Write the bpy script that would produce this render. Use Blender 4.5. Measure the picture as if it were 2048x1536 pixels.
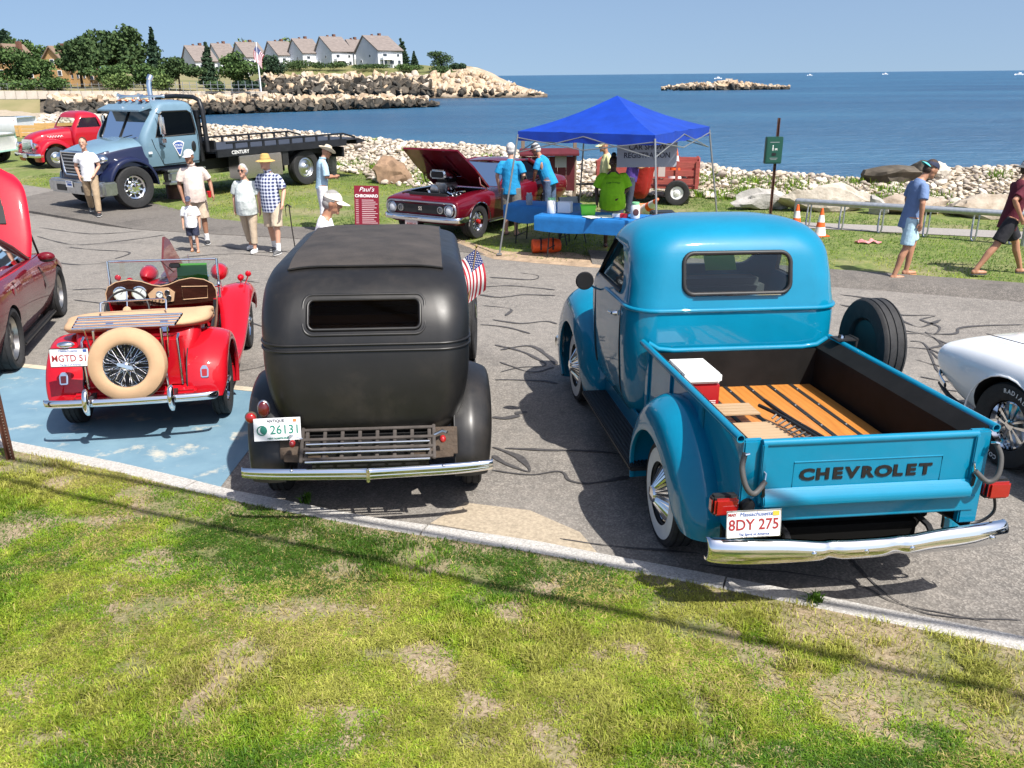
import bpy, bmesh, math, random
import numpy as np
from mathutils import Vector, Matrix
R = math.radians
rng = np.random.default_rng(7)
random.seed(7)
for o in list(bpy.data.objects): bpy.data.objects.remove(o)
SC = bpy.context.scene
COL = SC.collection
# ------------------------------------------------------------------ camera
FPX, CAMH, HOR, ROLL = 1700., 2.95, 150.7, .0102
PITCH = math.atan((768-HOR)*math.cos(ROLL)/FPX)
_fw = Vector((0, math.cos(PITCH), -math.sin(PITCH)))
_u0 = Vector((0, math.sin(PITCH), math.cos(PITCH)))
_r0 = Vector((1, 0, 0))
_rt = _r0*math.cos(ROLL)-_u0*math.sin(ROLL)
_up = _r0*math.sin(ROLL)+_u0*math.cos(ROLL)
cam = bpy.data.cameras.new('camera'); camo = bpy.data.objects.new('camera', cam); COL.objects.link(camo)
camo.matrix_world = Matrix(((_rt.x, _up.x, -_fw.x, 0), (_rt.y, _up.y, -_fw.y, 0), (_rt.z, _up.z, -_fw.z, CAMH), (0, 0, 0, 1)))
cam.sensor_width = 36; cam.lens = 36*FPX/2048; cam.clip_start = .1; cam.clip_end = 60000
SC.camera = camo
# ------------------------------------------------------------------ light
SUN = Vector((-.44, .50, -1.)).normalized()           # the way the light travels
EL = math.asin(-SUN.z); AZ = math.atan2(-SUN.x, -SUN.y)
wd = bpy.data.worlds.new('World'); SC.world = wd; wd.use_nodes = True
nt = wd.node_tree; nt.nodes.clear()
sky = nt.nodes.new('ShaderNodeTexSky'); sky.sky_type = 'NISHITA'; sky.sun_disc = False
sky.sun_elevation = EL; sky.sun_rotation = AZ; sky.altitude = 0; sky.air_density = 1.; sky.dust_density = 2.6; sky.ozone_density = 2.5
bg = nt.nodes.new('ShaderNodeBackground'); bg.inputs[1].default_value = .115
ow = nt.nodes.new('ShaderNodeOutputWorld')
tcw = nt.nodes.new('ShaderNodeTexCoord'); va = nt.nodes.new('ShaderNodeVectorMath'); va.operation = 'MULTIPLY_ADD'; va.inputs[1].default_value = (1, 1, .84); va.inputs[2].default_value = (0, 0, .16)
vq = nt.nodes.new('ShaderNodeVectorMath'); vq.operation = 'NORMALIZE'; nt.links.new(tcw.outputs['Generated'], va.inputs[0]); nt.links.new(va.outputs[0], vq.inputs[0]); nt.links.new(vq.outputs[0], sky.inputs[0])
nt.links.new(sky.outputs[0], bg.inputs[0]); nt.links.new(bg.outputs[0], ow.inputs[0])
sl = bpy.data.lights.new('sun', 'SUN'); sl.energy = 5.; sl.angle = R(.53); sl.color = (1, .955, .89)
so = bpy.data.objects.new('sun', sl); COL.objects.link(so)
so.rotation_euler = SUN.to_track_quat('-Z', 'Y').to_euler(); so.location = (20, -10, 40)
SC.view_settings.view_transform = 'Standard'; SC.view_settings.look = 'None'
SC.view_settings.exposure = .6; SC.view_settings.gamma = 1
SC.cycles.max_bounces = 8; SC.cycles.transparent_max_bounces = 16
SC.cycles.use_denoising = True
SC.cycles.caustics_reflective = False; SC.cycles.caustics_refractive = False
SC.cycles.sample_clamp_indirect = 6
# ------------------------------------------------------------------ pixel of the photograph -> point of the place
def ray(px, py): return _fw+_rt*((px-1024)/FPX)-_up*((py-768)/FPX)
def gp(px, py, z=-.126):
    r = ray(px, py); t = (z-CAMH)/r.z; return Vector((r.x*t, r.y*t, z))
def at(px, py, Y):
    r = ray(px, py); t = Y/r.y; return Vector((r.x*t, Y, CAMH+r.z*t))
# ------------------------------------------------------------------ materials
MATS = {}
def nodes_of(m): m.use_nodes = True; return m.node_tree.nodes, m.node_tree.links, m.node_tree.nodes['Principled BSDF']
def mat(name, col, rough=.5, metal=0., coat=0., var=.0, vscale=6., bump=0., bscale=40., col2=None, trans=0., ior=1.45, alpha=1., spec=.5, sub=0., vdetail=4., stretch=None, thr=None, sheen=0.):
    if name in MATS: return MATS[name]
    m = bpy.data.materials.new(name); N, L, b = nodes_of(m)
    c = (*col, 1.)
    b.inputs['Base Color'].default_value = c; b.inputs['Roughness'].default_value = rough
    b.inputs['Metallic'].default_value = metal; b.inputs['Coat Weight'].default_value = coat; b.inputs['Coat Roughness'].default_value = .04
    b.inputs['Transmission Weight'].default_value = trans; b.inputs['IOR'].default_value = ior; b.inputs['Alpha'].default_value = alpha
    b.inputs['Specular IOR Level'].default_value = spec; b.inputs['Sheen Weight'].default_value = sheen
    if var or col2 or bump:
        tc = N.new('ShaderNodeTexCoord'); src = tc.outputs['Object']
        if stretch:
            mp = N.new('ShaderNodeMapping'); mp.inputs['Scale'].default_value = stretch; L.new(src, mp.inputs[0]); src = mp.outputs[0]
    if var or col2:
        n = N.new('ShaderNodeTexNoise'); n.inputs['Scale'].default_value = vscale; n.inputs['Detail'].default_value = vdetail; n.inputs['Roughness'].default_value = .65
        L.new(src, n.inputs['Vector'])
        mx = N.new('ShaderNodeMix'); mx.data_type = 'RGBA'
        rp = N.new('ShaderNodeMapRange'); a, e = thr or (.32, .68); rp.inputs[1].default_value = a; rp.inputs[2].default_value = e
        L.new(n.outputs[0], rp.inputs[0]); L.new(rp.outputs[0], mx.inputs[0])
        c1 = tuple(max(0, v*(1-var)) for v in col); c2 = col2 or tuple(min(1, v*(1+var)) for v in col)
        mx.inputs[6].default_value = (*c1, 1); mx.inputs[7].default_value = (*c2, 1)
        L.new(mx.outputs[2], b.inputs['Base Color'])
    if bump:
        n2 = N.new('ShaderNodeTexNoise'); n2.inputs['Scale'].default_value = bscale; n2.inputs['Detail'].default_value = 3
        L.new(src, n2.inputs['Vector'])
        bp = N.new('ShaderNodeBump'); bp.inputs['Strength'].default_value = bump; bp.inputs['Distance'].default_value = .02
        L.new(n2.outputs[0], bp.inputs['Height']); L.new(bp.outputs[0], b.inputs['Normal']); L.new(bp.outputs[0], b.inputs['Coat Normal'])
    MATS[name] = m; return m
def paint(name, col, rough=.35, metal=.0, coat=1., var=.06): return mat(name, col, .5, metal, coat, var=var, vscale=3, bump=.1, bscale=3.5, spec=.12)
CHROME = mat('chrome', (.82, .83, .84), .07, 1.); DULLCHROME = mat('dull_metal', (.55, .56, .57), .3, 1., var=.15, vscale=9)
GALV = mat('galvanised_steel', (.42, .44, .46), .45, .7, var=.15, vscale=14)
RUBBER = mat('tyre_rubber', (.022, .022, .023), .75, var=.25, vscale=20, bump=.15, bscale=120)
BLACK = mat('black_paint', (.012, .012, .013), .4); SATIN = mat('satin_black', (.02, .02, .021), .5, var=.2, vscale=10)
WHITE = mat('white_paint', (.8, .8, .79), .35, coat=.6); WHITEWALL = mat('whitewall', (.72, .71, .67), .6, var=.08, vscale=9)
GLASS = mat('car_glass', (.75, .82, .8), .02, trans=1., ior=1.02, spec=.9)
DARKIN = mat('dark_interior', (.015, .014, .013), .8, var=.3)
REDLENS = mat('red_lens', (.32, .01, .008), .12, coat=1.); AMBER = mat('amber_lens', (.6, .13, .02), .2, coat=1.)
def tintglass(name, col, a):      # thin window pane: part mirror, part clear
    m = bpy.data.materials.new(name); m.use_nodes = True; N = m.node_tree.nodes; L = m.node_tree.links; N.clear()
    o = N.new('ShaderNodeOutputMaterial'); t = N.new('ShaderNodeBsdfTransparent'); t.inputs[0].default_value = (*col, 1)
    g = N.new('ShaderNodeBsdfGlossy'); g.inputs[0].default_value = (.9, .95, 1, 1); g.inputs[1].default_value = .02
    f = N.new('ShaderNodeLayerWeight'); f.inputs[0].default_value = a
    x = N.new('ShaderNodeMixShader'); L.new(f.outputs['Fresnel'], x.inputs[0]); L.new(t.outputs[0], x.inputs[1]); L.new(g.outputs[0], x.inputs[2]); L.new(x.outputs[0], o.inputs[0])
    return m
PANE = tintglass('window_pane', (.78, .84, .82), .35); SMOKE = tintglass('smoked_pane', (.2, .23, .22), .18); DIMPANE = tintglass('dim_pane', (.6, .56, .5), .1)
def noise(N, L, src, sc, det=2, rough=.5):
    n = N.new('ShaderNodeTexNoise'); n.inputs['Scale'].default_value = sc; n.inputs['Detail'].default_value = det; n.inputs['Roughness'].default_value = rough; L.new(src, n.inputs['Vector']); return n.outputs[0]
def ramp(N, L, src, stops):
    r = N.new('ShaderNodeValToRGB'); e = r.color_ramp.elements
    while len(e) < len(stops): e.new(.5)
    for k, (p, c) in zip(e, stops): k.position = p; k.color = (*c, 1) if len(c) == 3 else c
    L.new(src, r.inputs[0]); return r.outputs[0]
def mixc(N, L, f, a, bb, mode='MIX'):
    m = N.new('ShaderNodeMix'); m.data_type = 'RGBA'; m.blend_type = mode
    if isinstance(f, (int, float)): m.inputs[0].default_value = f
    else: L.new(f, m.inputs[0])
    for s, i in ((a, 6), (bb, 7)):
        if isinstance(s, tuple): m.inputs[i].default_value = (*s, 1)
        else: L.new(s, m.inputs[i])
    return m.outputs[2]
# ------------------------------------------------------------------ mesh helpers
def tag(o, label=None, cat=None, group=None, kind=None):
    if label: o['label'] = label
    if cat: o['category'] = cat
    if group: o['group'] = group
    if kind: o['kind'] = kind
    return o
def empty(name, loc=(0, 0, 0), rz=0., parent=None, mw=None):
    o = bpy.data.objects.new(name, None); COL.objects.link(o); o.empty_display_size = .1
    o.location = loc; o.rotation_euler = (0, 0, rz)
    if mw is not None: o.matrix_world = mw
    if parent: o.parent = parent
    return o
def link(name, me, parent=None, loc=None, rot=None):
    o = bpy.data.objects.new(name, me); COL.objects.link(o)
    if parent: o.parent = parent
    if loc is not None: o.location = loc
    if rot is not None: o.rotation_euler = rot
    return o
def mesh(name, V, F, m, smooth=35):
    me = bpy.data.meshes.new(name); me.from_pydata([tuple(v) for v in V], [], F)
    if not isinstance(m, (list, tuple)): m = [m]
    for x in m: me.materials.append(x)
    if smooth:
        me.polygons.foreach_set('use_smooth', [True]*len(me.polygons))
        if smooth < 180: me.set_sharp_from_angle(angle=R(smooth))
    me.update(); return me
def mk(name, V, F, m, parent=None, smooth=35, loc=None, rot=None):
    return link(name, mesh(name, V, F, m, smooth), parent, loc, rot)
def fix_normals(me):
    bm = bmesh.new(); bm.from_mesh(me); bmesh.ops.recalc_face_normals(bm, faces=bm.faces); bm.to_mesh(me); bm.free()
class B:                               # collects shapes into one mesh
    def __init__(s): s.V = []; s.F = []; s.mi = []; s.cur = 0
    def add(s, V, F):
        k = len(s.V); s.V += [tuple(v) for v in V]; s.F += [tuple(i+k for i in f) for f in F]; s.mi += [s.cur]*len(F); return s
    def box(s, c, d, rot=None, taper=1.):
        x, y, z = d[0]/2, d[1]/2, d[2]/2
        P = [Vector((sx*x*(taper if sz > 0 else 1), sy*y*(taper if sz > 0 else 1), sz*z)) for sz in (-1, 1) for sx, sy in ((-1, -1), (1, -1), (1, 1), (-1, 1))]
        if rot is not None:
            M_ = rot if isinstance(rot, Matrix) else Matrix.Rotation(rot[2], 3, 'Z') @ Matrix.Rotation(rot[1], 3, 'Y') @ Matrix.Rotation(rot[0], 3, 'X')
            P = [M_ @ p for p in P]
        c = Vector(c)
        return s.add([p+c for p in P], [(3, 2, 1, 0), (4, 5, 6, 7), (0, 1, 5, 4), (1, 2, 6, 5), (2, 3, 7, 6), (3, 0, 4, 7)])
    def tube(s, pts, r, n=8, closed=False, cap=True):
        V, F = tube_geo(pts, r, n, closed, cap); return s.add(V, F)
    def lathe(s, prof, n=24, axis='x', c=(0, 0, 0)):
        V, F = lathe_geo(prof, n, axis); return s.add([Vector(v)+Vector(c) for v in V], F)
    def ell(s, c, d, n=12, m=8, rot=None):
        V = []; F = []
        for i in range(m+1):
            a = math.pi*i/m
            for j in range(n):
                b_ = 2*math.pi*j/n; p = Vector((math.sin(a)*math.cos(b_)*d[0], math.sin(a)*math.sin(b_)*d[1], -math.cos(a)*d[2]))
                if rot is not None: p = rot @ p
                V.append(p+Vector(c))
        for i in range(m):
            for j in range(n): F.append((i*n+j, i*n+(j+1) % n, (i+1)*n+(j+1) % n, (i+1)*n+j))
        return s.add(V, F)
    def build(s, name, m, parent=None, smooth=35, loc=None, rot=None, bevel=0., segs=2):
        me = mesh(name, s.V, s.F, m, 0)
        if any(s.mi): me.polygons.foreach_set('material_index', s.mi)
        if bevel:
            bm = bmesh.new(); bm.from_mesh(me)
            bmesh.ops.bevel(bm, geom=[e for e in bm.edges if e.is_manifold and e.calc_face_angle(0) > .5], offset=bevel, segments=segs, affect='EDGES', clamp_overlap=True); bm.to_mesh(me); bm.free()
        if smooth:
            me.polygons.foreach_set('use_smooth', [True]*len(me.polygons))
            if smooth < 180: me.set_sharp_from_angle(angle=R(smooth))
        return link(name, me, parent, loc, rot)
def tube_geo(pts, r, n=8, closed=False, cap=True):
    P = [Vector(p) for p in pts]; k = len(P)
    rr = r if isinstance(r, (list, tuple, np.ndarray)) else [r]*k
    V = []; F = []; up = None
    for i in range(k):
        if closed: t = P[(i+1) % k]-P[i-1]
        else: t = P[min(i+1, k-1)]-P[max(i-1, 0)]
        if t.length < 1e-9: t = Vector((0, 0, 1))
        t.normalize()
        if up is None:
            up = Vector((0, 0, 1)) if abs(t.z) < .9 else Vector((1, 0, 0))
        a = up-t*up.dot(t)
        if a.length < 1e-6: a = t.orthogonal()
        a.normalize(); b = t.cross(a); up = a
        q = rr[i]; qa, qb = q if isinstance(q, (tuple, list)) else (q, q)
        for j in range(n):
            w = 2*math.pi*j/n; V.append(P[i]+a*math.cos(w)*qa+b*math.sin(w)*qb)
    m = k if closed else k-1
    for i in range(m):
        for j in range(n):
            i2 = (i+1) % k; F.append((i*n+j, i*n+(j+1) % n, i2*n+(j+1) % n, i2*n+j))
    if cap and not closed: F.append(tuple(range(n-1, -1, -1))); F.append(tuple((k-1)*n+j for j in range(n)))
    return V, F
def tube(name, pts, r, m, parent=None, n=8, closed=False, smooth=50, sm=0):
    if sm:
        k0 = len(pts); pts = crom(pts, sm, closed)
        if isinstance(r, list):
            A = np.array([q if isinstance(q, tuple) else (q, q) for q in r], float); u = np.linspace(0, k0-1, len(pts)); r = [(float(np.interp(v, range(k0), A[:, 0])), float(np.interp(v, range(k0), A[:, 1]))) for v in u]
    return B().tube(pts, r, n, closed).build(name, m, parent, smooth)
def crom(P, k, closed=False):          # Catmull-Rom
    P = [Vector(p) for p in P]; n = len(P); out = []
    for i in range(n if closed else n-1):
        if closed: a, b, c, d = P[i-1], P[i], P[(i+1) % n], P[(i+2) % n]
        else: a, b, c, d = P[max(i-1, 0)], P[i], P[i+1], P[min(i+2, n-1)]
        for j in range(k):
            t = j/k; out.append(.5*((2*b)+(c-a)*t+(2*a-5*b+4*c-d)*t*t+(3*b-a-3*c+d)*t**3))
    if not closed: out.append(P[-1])
    return out
def lathe_geo(prof, n=24, axis='x'):   # prof: (along axis, radius)
    V = []; F = []; k = len(prof)
    for a, r in prof:
        for j in range(n):
            w = 2*math.pi*j/n; c, s_ = math.cos(w)*r, math.sin(w)*r
            V.append({'x': (a, c, s_), 'y': (s_, a, c), 'z': (c, s_, a)}[axis])
    for i in range(k-1):
        for j in range(n): F.append((i*n+j, i*n+(j+1) % n, (i+1)*n+(j+1) % n, (i+1)*n+j))
    return V, F
def lathe(name, prof, m, parent=None, n=24, axis='x', loc=None, rot=None, smooth=35): return B().lathe(prof, n, axis).build(name, m, parent, smooth, loc, rot)
def box(name, c, d, m, parent=None, bevel=.0, rot=None, segs=2):
    o = B().box((0, 0, 0), d).build(name, m, parent, 35, c, rot, bevel, segs); return o
def crn(G, ku, kv, cu=False, cv=False):    # control grid -> dense grid
    A = [crom(row, kv, cv) for row in G]
    Bc = [crom([A[i][j] for i in range(len(A))], ku, cu) for j in range(len(A[0]))]
    return [[Bc[j][i] for j in range(len(Bc))] for i in range(len(Bc[0]))]
def grid_geo(G, cu=False, cv=False):
    n, m = len(G), len(G[0]); V = [p for row in G for p in row]; F = []
    for i in range(n if cu else n-1):
        for j in range(m if cv else m-1):
            F.append((i*m+j, i*m+(j+1) % m, ((i+1) % n)*m+(j+1) % m, ((i+1) % n)*m+j))
    return V, F
def patch(name, G, m, parent=None, ku=6, kv=6, cu=False, cv=False, thick=0., smooth=40, capu=False):
    D = crn(G, ku, kv, cu, cv) if (ku > 1 or kv > 1) else G
    V, F = grid_geo(D, cu, cv)
    if capu and cv:
        mm = len(D[0]); F.append(tuple(range(mm-1, -1, -1))); F.append(tuple((len(D)-1)*mm+j for j in range(mm)))
    o = mk(name, V, F, m, parent, smooth)
    fix_normals(o.data)
    if thick: solidify(o, thick)
    return o
def apply_mods(o):
    bpy.context.view_layer.update()
    dg = bpy.context.evaluated_depsgraph_get(); me = bpy.data.meshes.new_from_object(o.evaluated_get(dg))
    old = o.data; o.modifiers.clear(); o.data = me; me.name = old.name
    if old.users == 0: bpy.data.meshes.remove(old)
def solidify(o, t, off=-1):
    s = o.modifiers.new('s', 'SOLIDIFY'); s.thickness = t; s.offset = off; apply_mods(o)
    o.data.polygons.foreach_set('use_smooth', [True]*len(o.data.polygons)); o.data.set_sharp_from_angle(angle=R(40))
def cut(o, cutters, op='DIFFERENCE', sm=40):
    for c in cutters:
        if c.parent is None and o.parent is not None: c.parent = o.parent
        b = o.modifiers.new('b', 'BOOLEAN'); b.object = c; b.operation = op; b.solver = 'EXACT'; b.material_mode = 'TRANSFER'
    apply_mods(o)
    for c in cutters:
        d = c.data; bpy.data.objects.remove(c); bpy.data.meshes.remove(d)
    o.data.polygons.foreach_set('use_smooth', [True]*len(o.data.polygons)); o.data.set_sharp_from_angle(angle=R(sm))
def prism(outline, a0, a1, axis='y'):  # outline: 2D points; extruded along axis
    n = len(outline); V = []
    for a in (a0, a1):
        for p, q in outline: V.append({'y': (p, a, q), 'x': (a, p, q), 'z': (p, q, a)}[axis])
    F = [(i, (i+1) % n, n+(i+1) % n, n+i) for i in range(n)]+[tuple(range(n-1, -1, -1)), tuple(range(n, 2*n))]
    return V, F
def prism_obj(name, outline, a0, a1, m, parent=None, axis='y', bevel=0., smooth=35):
    b = B(); b.add(*prism(outline, a0, a1, axis)); o = b.build(name, m, parent, smooth)
    fix_normals(o.data)
    if bevel:
        bm = bmesh.new(); bm.from_mesh(o.data)
        bmesh.ops.bevel(bm, geom=[e for e in bm.edges if e.calc_face_angle(0) > .6], offset=bevel, segments=2, affect='EDGES', clamp_overlap=True); bm.to_mesh(o.data); bm.free()
        o.data.polygons.foreach_set('use_smooth', [True]*len(o.data.polygons)); o.data.set_sharp_from_angle(angle=R(smooth))
    return o
def rrect(x0, x1, z0, z1, r, k=5):
    out = []
    for cx, cz, a in ((x1-r, z1-r, 0), (x0+r, z1-r, 90), (x0+r, z0+r, 180), (x1-r, z0+r, 270)):
        for i in range(k+1):
            w = R(a+90*i/k); out.append((cx+r*math.cos(w), cz+r*math.sin(w)))
    return out
def ring(w, yb, yf, rb, rf, z, k=8, s=5, zf=None, wf=None):   # rounded plan outline, back at yb, front at yf
    zf = z if zf is None else zf; wf = w if wf is None else wf; P = []
    def corner(cx, cy, r, a0, wx):
        for i in range(k+1):
            a = R(a0+90*i/k); P.append((cx+wx*r*math.cos(a), cy+r*math.sin(a)))
    rb = min(rb, w*.98); rf = min(rf, wf*.98)
    rb_y = min(rb, (yf-yb)*.45); rf_y = min(rf, (yf-yb)*.45)
    def el(cx, cy, rx, ry, a0):
        for i in range(k+1):
            a = R(a0+90*i/k); P.append((cx+rx*math.cos(a), cy+ry*math.sin(a)))
    def st(p, q):
        for i in range(1, s): P.append((p[0]+(q[0]-p[0])*i/s, p[1]+(q[1]-p[1])*i/s))
    el(-w+rb, yb+rb_y, rb, rb_y, 180); st((-w+rb, yb), (w-rb, yb))
    el(w-rb, yb+rb_y, rb, rb_y, 270); st((w, yb+rb_y), (wf, yf-rf_y))
    el(wf-rf, yf-rf_y, rf, rf_y, 0); st((wf-rf, yf), (-wf+rf, yf))
    el(-wf+rf, yf-rf_y, rf, rf_y, 90); st((-wf, yf-rf_y), (-w, yb+rb_y))
    return [Vector((x, y, z+(zf-z)*(y-yb)/max(yf-yb, 1e-6))) for x, y in P]
def ringloft(name, rings, m, parent=None, ku=4, cap=True, capbot=False, smooth=60):
    G = [list(r) for r in rings]
    D = crn(G, ku, 1, False, True); V, F = grid_geo(D, False, True); mm = len(D[0])
    if cap: F.append(tuple((len(D)-1)*mm+j for j in range(mm)))
    if capbot: F.append(tuple(range(mm-1, -1, -1)))
    o = mk(name, V, F, m, parent, smooth); return o
def text(name, s, size, m, parent=None, loc=(0, 0, 0), rot=(R(90), 0, 0), ext=.002, off=0., sx=1., align='CENTER', shear=0., sp=1.):
    cu = bpy.data.curves.new(name, 'FONT'); cu.body = s; cu.size = size; cu.extrude = ext; cu.offset = off; cu.align_x = align; cu.align_y = 'CENTER'; cu.shear = shear; cu.space_character = sp
    cu.resolution_u = 3
    t = bpy.data.objects.new('t', cu); COL.objects.link(t); bpy.context.view_layer.update()
    me = bpy.data.meshes.new_from_object(t.evaluated_get(bpy.context.evaluated_depsgraph_get())); bpy.data.objects.remove(t); bpy.data.curves.remove(cu)
    me.materials.clear(); me.materials.append(m); me.name = name
    o = link(name, me, parent, loc, rot); o.scale = (sx, 1, 1); return o
def arch_fender(name, yc, zc, tab, m, parent, side, x_in, thick=.02, kv=5):
    """tab rows: (angle deg from forward over the top to the rear, R crown, R lip, x crown, x shoulder, x lip)"""
    G = []
    for th, Rc, Rl, xc, xs, xl in tab:
        a = R(th); d = (math.cos(a), math.sin(a))
        P = lambda x, r: Vector((side*x, yc+d[0]*r, zc+d[1]*r))
        Rs = Rl+(Rc-Rl)*.62
        G.append([P(x_in, Rc*.985), P((x_in*.45+xc*.55), Rc), P(xc, Rc*.985), P(xs, Rs), P(xl, Rl), P(xl-.03, Rl-.004)])
    tube('wing_welt', [g[0]+Vector((side*.004, 0, 0)) for g in G], .006, SATIN, parent, 6, sm=5)
    return patch(name, G, m, parent, 6, kv, thick=thick)
def tyre_prof(r, w, ri, groove=3):
    h = w/2; P = [(-h*.72, ri), (-h*.86, ri+.01), (-h, ri+(r-ri)*.45), (-h*.96, r*.955), (-h*.8, r*.992)]
    k = groove*2+1
    for i in range(groove):
        a = -h*.62+(i)*1.24*h/(groove-1 if groove > 1 else 1); P += [(a-.008, r), (a-.005, r-.008), (a+.005, r-.008), (a+.008, r)]
    P += [(h*.8, r*.992), (h*.96, r*.955), (h, ri+(r-ri)*.45), (h*.86, ri+.01), (h*.72, ri)]
    return P
def wheel(parent, loc, r, w, ri, side, style='steel', rimmat=None, white=None, rot=None, name='wheel'):
    e = empty(name, loc, 0, parent)
    if rot: e.rotation_euler = rot
    lathe('tyre', tyre_prof(r, w, ri), RUBBER, e, 40)
    s = side; h = w/2; rimmat = rimmat or CHROME
    lathe('rim', [(s*h*.62, ri+.004), (s*h*.7, ri-.012), (s*h*.45, ri-.025), (s*h*.05, ri-.05), (-s*h*.3, ri-.04), (-s*h*.7, ri)], rimmat, e, 40)
    if white: lathe('whitewall', [(s*h*1.015, ri+.012), (s*(h*1.03), ri+(r-ri)*.32), (s*(h*1.0), white)], WHITEWALL, e, 40)
    if style == 'cone':
        P = []; n = 32
        b = B()
        for i in range(n):
            a0, a1, am = 2*math.pi*i/n, 2*math.pi*(i+1)/n, 2*math.pi*(i+.5)/n
            p = lambda a, q, x: (x, math.cos(a)*q, math.sin(a)*q)
            x0, x1 = s*h*.62, s*(h*.62+.07)
            b.add([p(a0, ri*.93, x0), p(am, ri*.93, x0+s*.004), p(am, ri*.3, x1+s*.012), p(a0, ri*.3, x1), p(a1, ri*.93, x0), p(a1, ri*.3, x1)], [(0, 1, 2, 3), (1, 4, 5, 2)])
        b.build('hubcap', CHROME, e, 12)
        lathe('hub_cap_centre', [(s*(h*.62+.065), ri*.33), (s*(h*.62+.09), ri*.26), (s*(h*.62+.1), 0)], CHROME, e, 24)
    elif style == 'dish':
        lathe('hubcap', [(s*h*.55, ri*.96), (s*h*.6, ri*.8), (s*h*.35, ri*.7), (s*h*.5, ri*.45), (s*h*.85, ri*.3), (s*h*.95, 0)], rimmat, e, 32)
    elif style.startswith('spoke'):
        n = int(style[5:]); b = B()
        for i in range(n):
            a = 2*math.pi*i/n
            M_ = Matrix.Rotation(a, 3, 'X')
            for sp in ((-.05, .1), (.05, -.1)):
                V = [Vector((s*(h*.55), sp[0]*ri*2.2, ri*.18)), Vector((s*(h*.55), sp[0]*ri*.9, ri*.18)), Vector((s*h*.35, sp[1]*-1.5*ri, ri*.97)), Vector((s*h*.35, sp[1]*-3.2*ri, ri*.97))]
                W_ = [v-Vector((s*.025, 0, 0)) for v in V]
                b.add([M_ @ v for v in V+W_], [(0, 1, 2, 3), (7, 6, 5, 4), (0, 1, 5, 4), (1, 2, 6, 5), (2, 3, 7, 6), (3, 0, 4, 7)])
        o = b.build('spokes', rimmat, e, 20); fix_normals(o.data)
        lathe('hub', [(s*h*.2, ri*.24), (s*h*.6, ri*.22), (s*h*.66, ri*.1), (s*h*.66, 0)], rimmat, e, 20)
        lathe('brake_disc', [(-s*h*.1, ri*.78), (-s*h*.05, ri*.78), (-s*h*.05, 0)], DULLCHROME, e, 28)
    elif style == 'wire':
        b = B()
        for i in range(24):
            for k_, (q0, x0, da) in enumerate(((.2, h*.75, .42), (.2, h*.15, -.42))):
                a = 2*math.pi*(i+.5*k_)/24; a1 = a+da*(1 if i % 2 else -1)
                b.tube([(s*x0, math.cos(a)*ri*q0, math.sin(a)*ri*q0), (s*h*.4, math.cos(a1)*ri*.97, math.sin(a1)*ri*.97)], .0026, 4)
        sp = b.build('spokes', CHROME, e); tag(sp, kind='stuff')
        lathe('hub', [(-s*h*.2, ri*.2), (s*h*.75, ri*.2), (s*h*.95, ri*.16), (s*h*1.05, ri*.1), (s*h*1.05, 0)], CHROME, e, 20)
        B().box((s*h*1.08, 0, 0), (.012, ri*.7, ri*.14)).build('knock_off_nut', CHROME, e, bevel=.004)
        lathe('brake_drum', [(-s*h*.5, ri*.75), (-s*h*.1, ri*.75), (-s*h*.1, 0)], SATIN, e, 28)
    elif style == 'truck':
        b = B(); b.lathe([(s*h*.62, ri*.97), (s*h*.5, ri*.9), (s*h*.28, ri*.62), (s*h*.4, ri*.55), (s*h*.42, ri*.33), (s*h*.75, ri*.3), (s*h*.8, 0)], 40, 'x'); b.build('wheel_disc', rimmat, e, 30)
        b = B(); b.cur = 0
        for i in range(10):
            a = 2*math.pi*i/10; b.lathe([(s*(h*.4+.0), .055), (s*(h*.4+.006), .055), (s*(h*.4+.006), 0)], 12, 'x', (0, math.cos(a)*ri*.76, math.sin(a)*ri*.76))
        tag(b.build('hand_holes', BLACK, e), kind='stuff')
        b = B()
        for i in range(10):
            a = 2*math.pi*(i+.5)/10; b.lathe([(s*h*.35, .02), (s*(h*.4+.05), .018), (s*(h*.4+.055), 0)], 6, 'x', (0, math.cos(a)*ri*.46, math.sin(a)*ri*.46))
        tag(b.build('lug_nuts', CHROME, e), kind='stuff')
    return e
def copy_tree(o, parent=None):
    c = o.copy(); COL.objects.link(c); c.parent = parent
    for ch in list(o.children): copy_tree(ch, c)
    return c
# ------------------------------------------------------------------ lie of the land
SL, DMAX, DK0 = .035, 3.6, 4.4
def dkerb(x, y): return .37*x+.93*y-DK0
def road_z(x, y): return -SL*min(max(dkerb(x, y), 0.), DMAX)
def car_frame(x, y, a):              # frame of a car standing on the sloping parking strip
    up = Vector((SL*.37, SL*.93, 1)).normalized(); fw = Vector((-math.sin(a), math.cos(a), 0)); fw = (fw-up*fw.dot(up)).normalized(); rt = fw.cross(up)
    return Matrix(((rt.x, fw.x, up.x, x), (rt.y, fw.y, up.y, y), (rt.z, fw.z, up.z, -SL*dkerb(x, y)+.004), (0, 0, 0, 1)))
def flat_frame(x, y, a, z=-.12): return Matrix.Translation((x, y, z)) @ Matrix.Rotation(a, 4, 'Z')
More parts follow.
